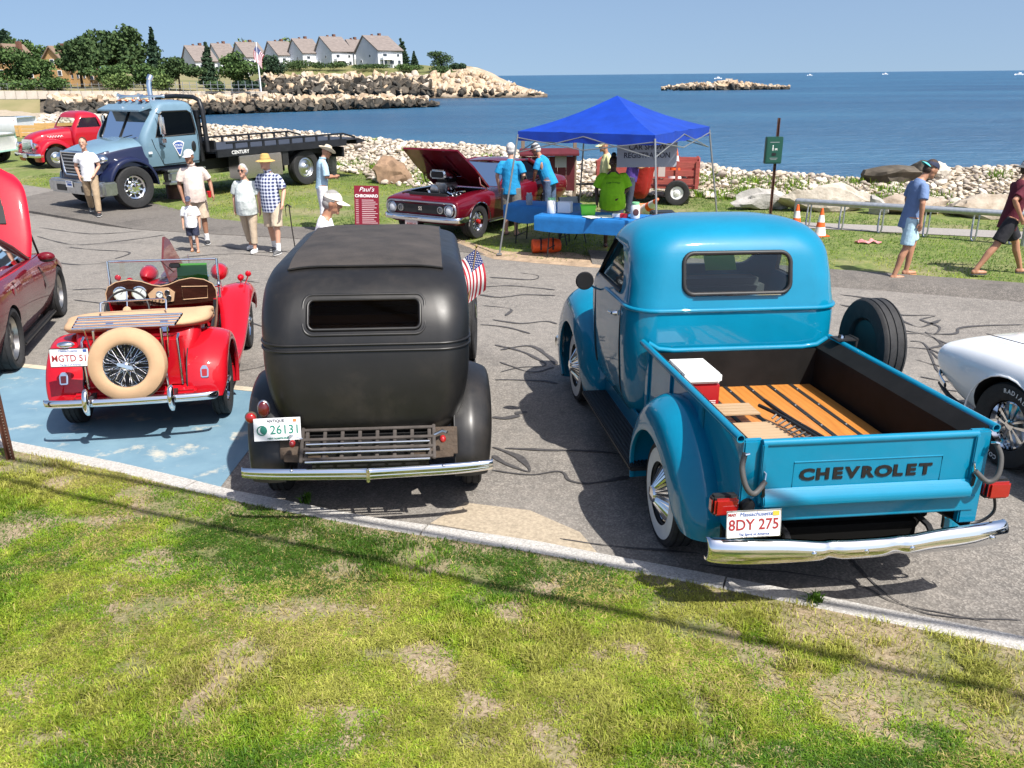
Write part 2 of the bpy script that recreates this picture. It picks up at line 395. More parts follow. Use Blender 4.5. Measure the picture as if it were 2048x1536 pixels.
# ================================================================== setting
def lerpc(P):
    xs = np.array([p[0] for p in P], float)
    cols = [np.array([p[i] for p in P], float) for i in range(1, len(P[0]))]
    return lambda x: (np.interp(x, xs, cols[0]) if len(cols) == 1 else tuple(np.interp(x, xs, c) for c in cols))
KERB = lerpc([(-40, 22.4), (-12, 10.02), (-4.43, 6.76), (-3.12, 6.23), (-1.96, 5.68), (-0.93, 5.28), (0.08, 4.98), (1.44, 4.45), (2.78, 3.89), (14, -0.49), (40, -11.0)])
EDGE = lerpc([(-60, 62), (-14.3, 26.5), (-9.9, 22.6), (-6.82, 19.78), (-4.81, 18.63), (-2.78, 18.19), (-1.21, 16.93), (-.33, 15.15), (1.76, 14.2), (4.87, 12.69), (7.24, 11.65), (20, 6), (45, -5)])
COB = lerpc([(-90, 98), (-30, 56), (-15.24, 43.4), (-9.72, 37.2), (-5.48, 29.9), (-3.89, 26.4), (-.98, 24.4), (1.46, 23.2), (3.78, 23.2), (6.72, 22.2), (9.22, 20.6), (10.34, 19.3), (11.81, 18.8), (20, 16.5), (45, 6)])
CREST = lerpc([(-90, 130, .5), (-40, 75, .5), (-22.87, 56.7, .5), (-17.65, 49.9, .5), (-11.2, 43.35, .5), (-6.87, 38, .5), (-4.33, 34.8, .5), (-.35, 31.8, .5), (1.64, 27.5, .34), (5.37, 26.5, .45), (6.7, 25.5, .21), (8.3, 25, .18), (10.5, 24, .06), (12.1, 24, .38), (14, 23.5, .5), (25, 21, .6), (45, 14, .6)])
LAWN = -.09; SEA = -3.5
class VN:                                # value noise on the plane
    def __init__(s, seed): s.t = np.random.default_rng(seed).random((256, 256))
    def one(s, x, y):
        xi = np.floor(x).astype(int); yi = np.floor(y).astype(int); fx = x-xi; fy = y-yi
        fx = fx*fx*(3-2*fx); fy = fy*fy*(3-2*fy); t = s.t; a = xi & 255; b = yi & 255; a1 = (xi+1) & 255; b1 = (yi+1) & 255
        return (t[a, b]*(1-fx)+t[a1, b]*fx)*(1-fy)+(t[a, b1]*(1-fx)+t[a1, b1]*fx)*fy
    def __call__(s, x, y, sc=1., o=3):
        x = np.asarray(x, float)*sc; y = np.asarray(y, float)*sc; v = 0; w = 0; k = 1.
        for i in range(o): v = v+k*s.one(x*2**i+17*i, y*2**i+31*i); w += k; k *= .5
        return v/w
vn = VN(1); vn2 = VN(2); vn3 = VN(3)
def bank_z(x, y):                        # the mown bank on this side of the kerb
    d = np.asarray(y)-KERB(x); t = np.clip(-d-.15, 0, 6)
    return .045+.05*t+.02*(vn(x, y, .9)-.5)*np.clip(t*2, 0, 1)
def ground_z(x, y):
    x = np.asarray(x, float); y = np.asarray(y, float)
    rz = -SL*np.clip(dkerb(x, y), 0, DMAX)
    c = COB(x); cy, cz = CREST(x); e = EDGE(x)
    t = np.clip((y-c)/np.maximum(cy-c, .5), 0, 1); t = t*t*(3-2*t)
    z = np.where(y < e, rz, np.minimum(LAWN, -.126+.05*(y-e)))
    z = z+t*(cz-LAWN)
    z = np.where(y > cy, cz-np.minimum((y-cy)*.3, 6), z)
    return np.where(y < KERB(x)-.1, bank_z(x, y), z)
ASPH = bpy.data.materials.new('asphalt'); N, L, b = nodes_of(ASPH)
tc = N.new('ShaderNodeTexCoord')
def asphalt(m, base, speck, patchc):
    N, L, b = nodes_of(m); tc = N.new('ShaderNodeTexCoord'); s = tc.outputs['Object']
    v = N.new('ShaderNodeTexVoronoi'); v.inputs['Scale'].default_value = 85; L.new(s, v.inputs['Vector'])
    sp = ramp(N, L, v.outputs['Color'], [(.25, tuple(k*.74 for k in base)), (.55, base), (.86, speck)])
    big = ramp(N, L, noise(N, L, s, .35, 5, .6), [(.38, (0, 0, 0)), (.66, (1, 1, 1))])
    c = mixc(N, L, big, sp, mixc(N, L, .55, sp, patchc))
    fine = ramp(N, L, noise(N, L, s, 9, 4, .7), [(.3, (.8, .8, .8)), (.7, (1.12, 1.1, 1.08))])
    stain = ramp(N, L, noise(N, L, s, .9, 7, .72), [(.30, (.68, .68, .69)), (.46, (1, 1, 1)), (.6, (1, 1, 1)), (.78, (1.12, 1.1, 1.06))])
    c = mixc(N, L, 1., mixc(N, L, 1., c, stain, 'MULTIPLY'), fine, 'MULTIPLY'); L.new(c, b.inputs['Base Color']); b.inputs['Roughness'].default_value = .85; b.inputs['Specular IOR Level'].default_value = .3
    bp = N.new('ShaderNodeBump'); bp.inputs['Strength'].default_value = .5; bp.inputs['Distance'].default_value = .006; L.new(v.outputs['Distance'], bp.inputs['Height']); L.new(bp.outputs[0], b.inputs['Normal'])
asphalt(ASPH, (.195, .18, .162), (.29, .27, .243), (.245, .227, .203))
ASPH2 = bpy.data.materials.new('sidewalk_asphalt'); asphalt(ASPH2, (.125, .114, .102), (.22, .2, .18), (.17, .155, .137))
SOIL = bpy.data.materials.new('dry_soil_and_turf'); N, L, b = nodes_of(SOIL); s = N.new('ShaderNodeTexCoord').outputs['Object']
so_ = ramp(N, L, noise(N, L, s, 38, 6, .75), [(.3, (.13, .095, .055)), (.5, (.28, .21, .135)), (.72, (.44, .36, .25))])
gr_ = ramp(N, L, noise(N, L, s, 60, 4, .7), [(.35, (.05, .075, .012)), (.65, (.16, .19, .04))])
L.new(mixc(N, L, ramp(N, L, noise(N, L, s, 1.9, 5, .65), [(.40, (.75, .75, .75)), (.58, (.05, .05, .05))]), so_, gr_), b.inputs['Base Color']); b.inputs['Roughness'].default_value = .95
bp = N.new('ShaderNodeBump'); bp.inputs['Strength'].default_value = .6; bp.inputs['Distance'].default_value = .015; L.new(noise(N, L, s, 55, 5, .7), bp.inputs['Height']); L.new(bp.outputs[0], b.inputs['Normal'])
LAWNM = bpy.data.materials.new('lawn_turf'); N, L, b = nodes_of(LAWNM); s = N.new('ShaderNodeTexCoord').outputs['Object']
so_ = ramp(N, L, noise(N, L, s, 14, 6, .75), [(.3, (.2, .15, .09)), (.6, (.32, .25, .16)), (.8, (.42, .35, .24))])
gr_ = ramp(N, L, noise(N, L, s, 7, 6, .7), [(.3, (.055, .09, .016)), (.55, (.13, .165, .035)), (.72, (.24, .23, .085))])
L.new(mixc(N, L, ramp(N, L, noise(N, L, s, .55, 5, .6), [(.5, (1, 1, 1)), (.7, (.35, .35, .35))]), so_, gr_), b.inputs['Base Color']); b.inputs['Roughness'].default_value = .95
GRANITE = mat('kerb_granite', (.34, .325, .3), .8, col2=(.5, .48, .45), vscale=70, bump=.5, bscale=90, thr=(.4, .6))
STONE = [mat('cobble_%d' % i, c, .85, var=.28, vscale=v, bump=.6, bscale=9) for i, (c, v) in enumerate([((.47, .4, .31), 3), ((.58, .52, .43), 4), ((.3, .255, .21), 5), ((.42, .36, .29), 3)])]
DARKROCK = [mat('weed_covered_rock_%d' % i, c, .8, var=.45, vscale=2.5, bump=.8, bscale=5) for i, c in enumerate([(.05, .042, .032), (.085, .07, .052), (.04, .037, .03)])]
PALEROCK = [mat('pale_granite_%d' % i, c, .85, var=.25, vscale=1.2, bump=.8, bscale=4) for i, c in enumerate([(.42, .31, .2), (.5, .4, .28), (.36, .27, .185), (.45, .38, .3)])]
# ---- one sheet of ground that reaches the shore
gx = np.concatenate([np.arange(-90, -20, 2.5), np.arange(-20, 20, .5), np.arange(20, 46, 2.5)]); gy = np.concatenate([np.arange(-14, 0, 1.), np.arange(0, 32, .5), np.arange(32, 150, 2.)])
X, Y = np.meshgrid(gx, gy, indexing='ij'); Zg = ground_z(X, Y)-.05-np.where((Y > EDGE(X)-.6) & (Y < COB(X)), .03, 0)
Zg = np.where(Y > COB(X), Zg+.04, Zg); nx, ny = X.shape
F = [(i*ny+j, (i+1)*ny+j, (i+1)*ny+j+1, i*ny+j+1) for i in range(nx-1) for j in range(ny-1)]
tag(mk('ground', np.stack([X, Y, Zg], -1).reshape(-1, 3), F, mat('beach_sand', (.36, .3, .22), .95, var=.2, vscale=2, bump=.5, bscale=12), smooth=180), 'sandy ground under the road, lawn and stone bank', 'ground', kind='structure')
def strip(name, xs, y0, y1, zf, n, m, label, cat, parent=None):
    G = []
    for x in xs:
        a, c = float(y0(x)), float(y1(x)); G.append([Vector((x, a+(c-a)*j/n, float(zf(x, a+(c-a)*j/n)))) for j in range(n+1)])
    V, F = grid_geo(G); F = [f[::-1] for f in F]
    o = mk(name, V, F, m, parent, 180)
    if label: tag(o, label, cat, kind='structure')
    return o
xs = np.concatenate([np.arange(-60, -16, 2.), np.arange(-16, 14, .4), np.arange(14, 42, 2.)])
road = strip('road', xs, lambda x: KERB(x)-.1, EDGE, lambda x, y: -SL*min(max(dkerb(x, y), 0), DMAX)+.004*0, 40, ASPH, 'worn grey asphalt road with dark tar seams', 'road')
strip('near_bank', np.arange(-14, 14, .35), lambda x: min(-8., KERB(x)-6), lambda x: KERB(x)-.13, lambda x, y: bank_z(x, y)-.004, 40, SOIL, 'dry sunlit grass bank in the foreground', 'lawn')
strip('lawn', xs, lambda x: EDGE(x)-.02, lambda x: COB(x)+.8, lambda x, y: float(ground_z(x, y))+.0, 14, LAWNM, 'patchy seaside lawn between road and stones', 'lawn')
strip('footpath', np.arange(4.6, 42, .6), lambda x: 18.0-(x-5.2)*.40, lambda x: 18.75-(x-5.2)*.36, lambda x, y: LAWN+.012, 3, mat('path_asphalt', (.27, .25, .23), .9, var=.15, vscale=30, bump=.3, bscale=90), 'grey paved footpath behind the bike rail', 'path')
# asphalt berm along the far side of the road, and the sidewalk on the left
def berm(x, t): return Vector((x, float(EDGE(x))-.02+t*1.05, -.126+.085*math.sin(min(t*1.9, 1)*math.pi/2)-.03*max(0, t-.7)))
G = [[berm(x, t) for t in (0, .08, .2, .4, .7, 1.)] for x in np.arange(1.4, 42, .5)]
V, F = grid_geo(G); tag(mk('asphalt_berm', V, [f[::-1] for f in F], ASPH2, smooth=60), 'low rolled asphalt berm between road and lawn', 'kerb', kind='structure')
side = [(40, 396), (150, 372), (215, 385), (290, 402), (430, 437), (580, 453), (760, 457), (905, 478), (995, 512), (900, 500), (700, 482), (430, 468), (270, 458), (205, 446), (75, 424), (-60, 405)]
P = [gp(x, y, -.07 if x < 240 else -.117) for x, y in side]
b_ = B(); n_ = len(P); b_.add(P+[p-Vector((0, 0, .09)) for p in P], [tuple(range(n_))[::-1]]+[(i, (i+1) % n_, n_+(i+1) % n_, n_+i) for i in range(n_)]); o = b_.build('sidewalk', ASPH2, None, 20); fix_normals(o.data); tag(o, 'raised asphalt sidewalk where the tow truck has pulled up', 'sidewalk', kind='structure')
strip('bare_dirt', np.arange(-1.25, 3.1, .12), lambda x: EDGE(x)-.10-.12*float(vn(x, 3., 1.7)), lambda x: EDGE(x)+.25+.75*float(vn2(x, 1., 1.1))*math.sin(math.pi*(x+1.25)/4.4), lambda x, y: float(ground_z(x, y))+.014-(.012 if y < EDGE(x)-.02 else 0), 8, mat('sandy_dirt', (.33, .24, .16), .95, var=.3, vscale=5, bump=.6, bscale=30), 'bare sandy dirt at the road edge by the tent', 'dirt')
# ---- kerb of granite stones
kerb = tag(empty('kerb', (0, 5, 0)), 'pale granite kerb curving along the parking strip', 'kerb', kind='structure')
kx = np.arange(-12, 14, .02); kyv = KERB(kx); arc = np.concatenate([[0], np.cumsum(np.hypot(np.diff(kx), np.diff(kyv)))])
s0 = .35
while s0 < arc[-1]-2:
    ln = 1.95+.12*rng.random(); pts = []
    for s in np.linspace(s0+.006, s0+ln-.006, 6):
        x = np.interp(s, arc, kx); y = np.interp(s, arc, kyv); pts.append(Vector((x, y, 0)))
    W = []
    for i, p in enumerate(pts):
        t = (pts[min(i+1, 5)]-pts[max(i-1, 0)]).normalized(); nrm = Vector((-t.y, t.x, 0)); z = .046+.005*rng.random()
        W.append([p+nrm*.0+Vector((0, 0, -.1)), p+Vector((0, 0, z-.012)), p-nrm*.012+Vector((0, 0, z)), p-nrm*.135+Vector((0, 0, z+.004)), p-nrm*.147+Vector((0, 0, z-.01)), p-nrm*.147+Vector((0, 0, -.1))])
    V, F = grid_geo(W); F += [tuple(range(6)), tuple(range(35, 29, -1))]
    o = mk('kerb_stone', [v-Vector((0, 5, 0)) for v in V], F, GRANITE, kerb, 30); fix_normals(o.data); s0 += ln
# ---- painted bay and stripe
def rsheet(name, pts, m, parent, dz, n=1):
    o = mk(name, [(x, y, road_z(x, y)+dz) for x, y in pts], [tuple(range(len(pts)))], m, parent, 0); fix_normals(o.data)
    if o.data.polygons[0].normal.z < 0: o.data.flip_normals()
    return o
BLUEP = bpy.data.materials.new('worn_blue_paint'); N, L, b = nodes_of(BLUEP); s = N.new('ShaderNodeTexCoord').outputs['Object']
wear = ramp(N, L, noise(N, L, s, 2.2, 8, .72), [(.565, (0, 0, 0)), (.66, (1, 1, 1))])
bl = ramp(N, L, noise(N, L, s, 3, 5, .6), [(.3, (.11, .205, .275)), (.7, (.16, .27, .34))])
L.new(mixc(N, L, wear, bl, (.42, .42, .37)), b.inputs['Base Color']); b.inputs['Roughness'].default_value = .75
bp = N.new('ShaderNodeBump'); bp.inputs['Strength'].default_value = .3; bp.inputs['Distance'].default_value = .005; L.new(noise(N, L, s, 80, 3), bp.inputs['Height']); L.new(bp.outputs[0], b.inputs['Normal'])
pl = lambda x0, x1, f: [(x, f(x)) for x in np.linspace(x0, x1, 8)]
topl = lambda x: 9.1-(x+5.79)*.295
G = [[Vector((x+(y-topl(x))*-.12 if False else x, y, road_z(x, y)+.004)) for y in np.linspace(topl(x), KERB(x), 9)] for x in np.linspace(-11, -2.25, 24)]
V, F = grid_geo(G); mk('painted_bay', V, F, BLUEP, road, 180); fix_normals(bpy.data.objects['painted_bay'].data)
CREAM = mat('worn_cream_paint', (.5, .44, .33), .8, col2=(.3, .27, .23), vscale=9, thr=(.5, .75))
for x0 in np.arange(-11, -2.4, 1.45): rsheet('stripe', pl(x0, min(x0+1.45, -2.25), lambda x: topl(x)+.008)+pl(x0, min(x0+1.45, -2.25), lambda x: topl(x)+.13)[::-1], CREAM, road, .004)
sand_pts = [(930, 1000), (1060, 1015), (1160, 1060), (1200, 1110), (1080, 1088), (960, 1062), (860, 1045)]
P = [gp(x, y, 0) for x, y in sand_pts]; rsheet('sand_drift', [(p.x, p.y) for p in P], mat('drifted_sand', (.36, .3, .22), .95, var=.25, vscale=40, bump=.3, bscale=200), road, .004)
# ---- tar seams
TAR = mat('tar', (.06, .056, .055), .7, var=.35, vscale=25)
SEAMS = [[(1000, 700), (1060, 692), (1100, 715), (1112, 730)], [(960, 575), (1020, 572), (1110, 580)], [(985, 835), (1010, 838), (1040, 832)], [(1030, 828), (1055, 825)], [(80, 520), (160, 530), (230, 522)], [(600, 480), (700, 495), (800, 490), (880, 500)], [(1690, 640), (1760, 655), (1840, 668), (1900, 690)], [(1830, 720), (1890, 735), (1960, 728)], [(1880, 800), (1930, 806)], [(480, 560), (520, 566)], [(960, 650), (1010, 655), (1060, 668)], [(990, 690), (1050, 705), (1090, 730), (1040, 735), (1000, 745)], [(980, 555), (1060, 560), (1075, 552), (1040, 546)], [(985, 640), (1040, 648), (1090, 643), (1115, 648)], [(1000, 725), (1060, 745), (1110, 735)], [(985, 895), (1040, 915), (1060, 945), (1010, 930), (985, 912)], [(1010, 897), (1100, 900), (1200, 905), (1260, 915)], [(985, 940), (1060, 950), (1120, 945), (1140, 962), (1180, 968), (1260, 955)], [(1120, 1078), (1210, 1092), (1300, 1100), (1400, 1108)], [(1680, 610), (1790, 630), (1870, 632), (1840, 640), (1880, 655), (1870, 670), (1850, 665), (1885, 690), (1860, 700), (1890, 730)], [(1800, 640), (1840, 655), (1880, 640)], [(1790, 668), (1860, 668), (1910, 668), (1930, 655), (2048, 650)], [(1812, 695), (1860, 700), (1890, 715), (1900, 735), (1880, 745), (1850, 690), (1820, 683)], [(1840, 755), (1900, 765), (1915, 760)], [(1880, 780), (1930, 785)], [(380, 585), (440, 590), (505, 598)], [(145, 580), (200, 578), (215, 583)], [(75, 473), (150, 490), (260, 480), (330, 470)], [(140, 495), (190, 500), (260, 505), (230, 518)], [(330, 505), (430, 492), (520, 505), (600, 500)], [(360, 515), (470, 508), (560, 515)], [(470, 745), (520, 735), (545, 725)], [(490, 640), (530, 655)], [(960, 590), (1000, 595), (1050, 590), (1110, 592)], [(965, 612), (1020, 618), (1010, 632)], [(1400, 1130), (1600, 1150), (1720, 1172), (1800, 1210), (1980, 1245)], [(1680, 1100), (1760, 1180), (1860, 1230), (2040, 1240)], [(990, 760), (1080, 762), (1115, 768)], [(80, 455), (180, 468), (290, 462)], [(1680, 590), (1760, 600)], [(150, 600), (250, 612), (330, 610)], [(120, 660), (190, 668)]]
for sm in SEAMS:
    pts = [gp(x, y, 0) for x, y in sm]
    for _ in range(2): pts = [gp(x, y, road_z(p.x, p.y)) for (x, y), p in zip(sm, pts)]
    C = crom(pts, 6); Lf = []; Rt = []
    for i, p in enumerate(C):
        t = (C[min(i+1, len(C)-1)]-C[max(i-1, 0)]); t.z = 0; t = t.normalized() if t.length > 0 else Vector((1, 0, 0)); nn = Vector((-t.y, t.x, 0)); w = (.004+.05*float(vn(p.x, p.y, 3.1))**2.2)*(.4 if i in (0, len(C)-1) else 1)*(.5 if dkerb(p.x, p.y) < 1.2 else 1)
        p = p+nn*.05*(float(vn2(p.x, p.y, 3.))-.5)
        for s_, l in ((1, Lf), (-1, Rt)):
            q = p+nn*w*s_; l.append(Vector((q.x, q.y, road_z(q.x, q.y)+.008)))
    V, F = grid_geo([Lf, Rt]); o = mk('tar_seam', V, F, TAR, road, 180); fix_normals(o.data)
    if o.data.polygons[0].normal.z < 0: o.data.flip_normals()
# ---- sea
SEAM = bpy.data.materials.new('sea_water'); N, L, b = nodes_of(SEAM); s = N.new('ShaderNodeTexCoord').outputs['Object']
mp = N.new('ShaderNodeMapping'); mp.inputs['Scale'].default_value = (.55, 1.5, 1); L.new(s, mp.inputs[0]); ms = mp.outputs[0]
cc = ramp(N, L, noise(N, L, ms, .013, 5, .6), [(.32, (.013, .06, .13)), (.55, (.022, .095, .18)), (.75, (.042, .14, .225))])
L.new(cc, b.inputs['Base Color']); b.inputs['Roughness'].default_value = .32; b.inputs['Specular IOR Level'].default_value = .4
h1 = noise(N, L, ms, .5, 6, .62); h2 = noise(N, L, ms, .08, 4, .6)
ad = N.new('ShaderNodeMath'); ad.operation = 'MULTIPLY_ADD'; L.new(h2, ad.inputs[0]); ad.inputs[1].default_value = 1.4; L.new(h1, ad.inputs[2])
bp = N.new('ShaderNodeBump'); bp.inputs['Strength'].default_value = 1.; bp.inputs['Distance'].default_value = 1.3; L.new(ad.outputs[0], bp.inputs['Height']); L.new(bp.outputs[0], b.inputs['Normal'])
r_ = np.array([18, 60, 150, 400, 1200, 5000, 30000]); V = []; F = []
for q in r_:
    for j in range(33): a = math.pi*(j/32); V.append((-math.cos(a)*q*1.2, math.sin(a)*q-(0 if q > 18 else 0), SEA))
for i in range(len(r_)-1):
    for j in range(32): F.append((i*33+j, (i+1)*33+j, (i+1)*33+j+1, i*33+j+1))
o = mk('sea', V, F, SEAM, None, 0); fix_normals(o.data)
if o.data.polygons[0].normal.z < 0: o.data.flip_normals()
tag(o, 'blue rippled sea reaching the horizon', 'sea', kind='structure')
# ---- stones
def rock_mesh(name, seed, m, n=16, dim=(1, .8, .6), sub=0, ang=28):
    g = np.random.default_rng(seed); bm = bmesh.new()
    for _ in range(n):
        v = g.normal(size=3); v /= np.abs(v).max()**.6*np.linalg.norm(v)**.4; v *= .5*(.85+.25*g.random()); bm.verts.new(tuple(v*np.array(dim)))
    bmesh.ops.convex_hull(bm, input=bm.verts)
    for v in [v for v in bm.verts if not v.link_faces]: bm.verts.remove(v)
    if sub: bmesh.ops.bevel(bm, geom=list(bm.edges), offset=.025, segments=1, affect='EDGES', clamp_overlap=True)
    me = bpy.data.meshes.new(name); bm.to_mesh(me); bm.free(); me.materials.append(m)
    me.polygons.foreach_set('use_smooth', [True]*len(me.polygons)); me.set_sharp_from_angle(angle=R(ang)); return me
def cobble_geo(seed, sub=2, npl=7, dep=.22, dim=None):
    g = np.random.default_rng(seed); bm = bmesh.new(); bmesh.ops.create_icosphere(bm, subdivisions=sub, radius=.5)
    d = np.array([1, .75+.2*g.random(), .42+.2*g.random()]); d = d if dim is None else np.array(dim); pl_ = [(g.normal(size=3), dep+.14*g.random()) for _ in range(npl)]; pl_ = [(n/np.linalg.norm(n), k) for n, k in pl_]
    V = []
    for v in bm.verts:
        p = np.array(v.co)
        for n, k in pl_:
            e = p@n-k
            if e > 0: p = p-n*e*.85
        V.append(p*d)
    F = [tuple(x.index for x in f.verts) for f in bm.faces]; bm.free(); return np.array(V), np.array(F)
CG = [cobble_geo(i) for i in range(8)]
CMESH = []
for i, (V, F) in enumerate(CG):
    for k in range(3):
        me = mesh('beach_stone', V, F.tolist(), STONE[(i+k) % 4], 50); CMESH.append(me)
def merged(name, items, ms, mi, smooth=True):   # items: list of (V array, F array (m,k) )
    nv = 0; AV = []; AF = []; AM = []
    for (V, F), m_ in zip(items, mi): AV.append(V); AF.append(F+nv); AM.append(np.full(len(F), m_)); nv += len(V)
    V = np.concatenate(AV); F = np.concatenate(AF); Mi = np.concatenate(AM); k = F.shape[1]
    me = bpy.data.meshes.new(name); me.vertices.add(len(V)); me.vertices.foreach_set('co', V.astype(np.float32).ravel())
    me.loops.add(F.size); me.loops.foreach_set('vertex_index', F.astype(np.int32).ravel()); me.polygons.add(len(F)); me.polygons.foreach_set('loop_start', np.arange(0, F.size, k, dtype=np.int32))
    for m in ms: me.materials.append(m)
    me.polygons.foreach_set('material_index', Mi.astype(np.int32)); me.update(calc_edges=True)
    if smooth: me.polygons.foreach_set('use_smooth', [True]*len(F))
    me.validate(); return link(name, me)
def euler_m(a, b_, c):
    ca, sa, cb, sb, cc_, sc_ = math.cos(a), math.sin(a), math.cos(b_), math.sin(b_), math.cos(c), math.sin(c)
    return np.array([[cc_*cb, cc_*sb*sa-sc_*ca, cc_*sb*ca+sc_*sa], [sc_*cb, sc_*sb*sa+cc_*ca, sc_*sb*ca-cc_*sa], [-sb, cb*sa, cb*ca]])
cand = []
for _ in range(60000):
    x = rng.uniform(-34, 16); yb = float(COB(x)); yc = float(CREST(x)[0]); y = rng.uniform(yb-.5, yc+1.0)
    if not (-.66*y-1 < x < .66*y+1): continue
    dist = math.hypot(x, y); t = (y-yb)/(yc-yb)
    if t < .12 and rng.random() < .55: continue
    if vn2(x, y, .35, 2) > .62 and t < .55 and rng.random() < .8: continue   # weedy gaps
    sz = (.15+.2*rng.random()**2.2)*(1.35 if rng.random() < .06 else 1)*max(1, dist/34)
    cand.append((x, y, sz, dist))
# thin by spacing
cell = {}; keep = []
for c in cand:
    x, y, sz, d = c; k = (int(x/.4), int(y/.4)); ok = True
    for i in (-1, 0, 1):
        for j in (-1, 0, 1):
            for q in cell.get((k[0]+i, k[1]+j), ()):
                if (q[0]-x)**2+(q[1]-y)**2 < (.36*(q[2]+sz))**2: ok = False; break
            if not ok: break
        if not ok: break
    if ok: cell.setdefault(k, []).append(c); keep.append(c)
keep.sort(key=lambda c: -c[2]/c[3]); print('cobbles', len(keep))
gz = lambda x, y: float(ground_z(x, y))
items = []; mi = []
for i, (x, y, sz, d) in enumerate(keep):
    a = (rng.uniform(-.4, .4), rng.uniform(-.4, .4), rng.uniform(0, 6.28)); z = gz(x, y)+sz*.12+.05*vn3(x, y, 2.)
    if i < 300:
        o = link('beach_stone', CMESH[i % len(CMESH)], None, (x, y, float(z)), a); o.scale = (sz,)*3
        tag(o, 'pale rounded beach stone on the cobble bank beside the sea', 'stone', 'loose stones of the cobble bank')
    else:
        V, F = CG[i % 8]; items.append(((V*sz) @ euler_m(*a).T+np.array([x, y, z]), F)); mi.append(i*7 % 4)
tag(merged('cobbles', items, STONE, mi), 'bank of pale beach cobbles between lawn and sea', 'stones', kind='stuff')
# ---- grass blades
def blades(name, pts, h, w, col, lean, m, label, seg=2):
    n = len(pts); g = rng; az = g.uniform(0, 2*math.pi, n); d = np.stack([np.cos(az), np.sin(az), np.zeros(n)], -1); p = np.stack([-np.sin(az), np.cos(az), np.zeros(n)], -1)
    h = h[:, None]; w = w[:, None]; lean = lean[:, None]; up = np.array([0, 0, 1.])
    b0 = pts; b1 = pts+up*h*.6+d*h*lean*.45; b2 = pts+up*h*(.95-.35*lean)+d*h*lean*1.15
    V = np.stack([b0-p*w*.5, b0+p*w*.5, b1+p*w*.42, b1-p*w*.42, b2], 1).reshape(-1, 3)
    i = np.arange(n)[:, None]*5
    me = bpy.data.meshes.new(name); me.vertices.add(n*5); me.vertices.foreach_set('co', V.astype(np.float32).ravel())
    li = np.concatenate([i+np.array([0, 1, 2, 3]), i+np.array([3, 2, 4])], 1).astype(np.int32)
    me.loops.add(n*7); me.loops.foreach_set('vertex_index', li.ravel()); me.polygons.add(n*2)
    ls = (np.arange(n)[:, None]*7+np.array([0, 4])).astype(np.int32); me.polygons.foreach_set('loop_start', ls.ravel()); me.update(calc_edges=True)
    ca = me.attributes.new('tint', 'FLOAT_COLOR', 'POINT'); ca.data.foreach_set('color', np.repeat(np.concatenate([col, np.ones((n, 1))], 1), 5, 0).astype(np.float32).ravel())
    me.polygons.foreach_set('use_smooth', [True]*(n*2)); me.materials.append(m); me.validate(); o = link(name, me); return tag(o, label, 'grass', kind='stuff')
BLADE = bpy.data.materials.new('grass_blade'); N, L, b = nodes_of(BLADE); at_ = N.new('ShaderNodeAttribute'); at_.attribute_name = 'tint'; L.new(at_.outputs[0], b.inputs['Base Color']); b.inputs['Roughness'].default_value = .55; b.inputs['Specular IOR Level'].default_value = .25
tr = N.new('ShaderNodeBsdfTranslucent'); L.new(at_.outputs[0], tr.inputs[0]); mx = N.new('ShaderNodeMixShader'); mx.inputs[0].default_value = .35
L.new(b.outputs[0], mx.inputs[1]); L.new(tr.outputs[0], mx.inputs[2]); L.new(mx.outputs[0], N['Material Output'].inputs[0])
def pal(n, t):           # t 0..1 : dark clover green -> yellow green -> straw
    P = np.array([[.04, .095, .01], [.085, .185, .012], [.2, .31, .02], [.29, .34, .035], [.42, .33, .14]]); k = np.clip(t, 0, .9999)*4; i = k.astype(int); f = (k-i)[:, None]
    return (P[i]*(1-f)+P[i+1]*f)*rng.uniform(.6, 1.35, (n, 1))
n = 1500000; y = rng.uniform(2.1, 8.2, n); x = rng.uniform(-1, 1, n)*(y*.64+.5)
ok = y < KERB(x)-.16; x = x[ok]; y = y[ok]
den = vn(x, y, 1.5, 4); den2 = vn2(x, y, 4.6, 3); edge_ = np.clip((KERB(x)-y-.15)*3, 0, 1)
rightdry = np.clip((x+.5)*.035, 0, .075)
q = np.clip((den*.42+den2*.58-.325-rightdry)*5.2, 0.09, .95)*.9*(.35+.65*edge_)
ok = rng.random(len(x)) < q; x = x[ok]; y = y[ok]; print('blades', len(x))
n = len(x); patchy = vn3(x, y, .8, 3); z = bank_z(x, y)-.006
clump = vn(x*1+3, y*1-5, 9., 2)
t = np.clip(.48+(patchy-.52)*2.8+(clump-.5)*.7+rng.normal(0, .1, n), 0, 1); dry = rng.random(n) < .06+.3*(vn(x+9, y+4, 1.6) > .6); t = np.where(dry, .88+.12*rng.random(n), np.minimum(t, .82))
tall = (vn2(x+3, y-7, 1.3, 2) > .62)
h = rng.uniform(.009, .03, n)*(1+.9*tall)*(.45+1.1*clump); lean = np.clip(rng.normal(1.0, .35, n)-.4*tall, .15, 1.7); lean = np.where(dry & ~tall, 1.75, lean); t = np.maximum(t, .1)
blades('bank_grass', np.stack([x, y, z], -1), h, rng.uniform(.003, .0058, n), pal(n, t)*(.62+.66*vn2(x-2, y+8, 13., 2)+.28*(vn3(x+5, y, 2.4, 2)-.3))[:, None], lean, BLADE, 'short yellow green grass on the foreground bank')
n = 260000; x = rng.uniform(-16, 15, n); y = rng.uniform(11, 30, n); ok = (y > EDGE(x)+1.0*(x > 1.4)+.05) & (y < COB(x)+.6) & (np.abs(x) < .66*y+.5); x = x[ok]; y = y[ok]
ok = (~((x > 4.6) & (y > 17.95-(x-5.2)*.40) & (y < 18.8-(x-5.2)*.36))) & (rng.random(len(x)) < np.clip((vn(x, y, .7, 3)-.3)*4, .08, 1)); x = x[ok]; y = y[ok]
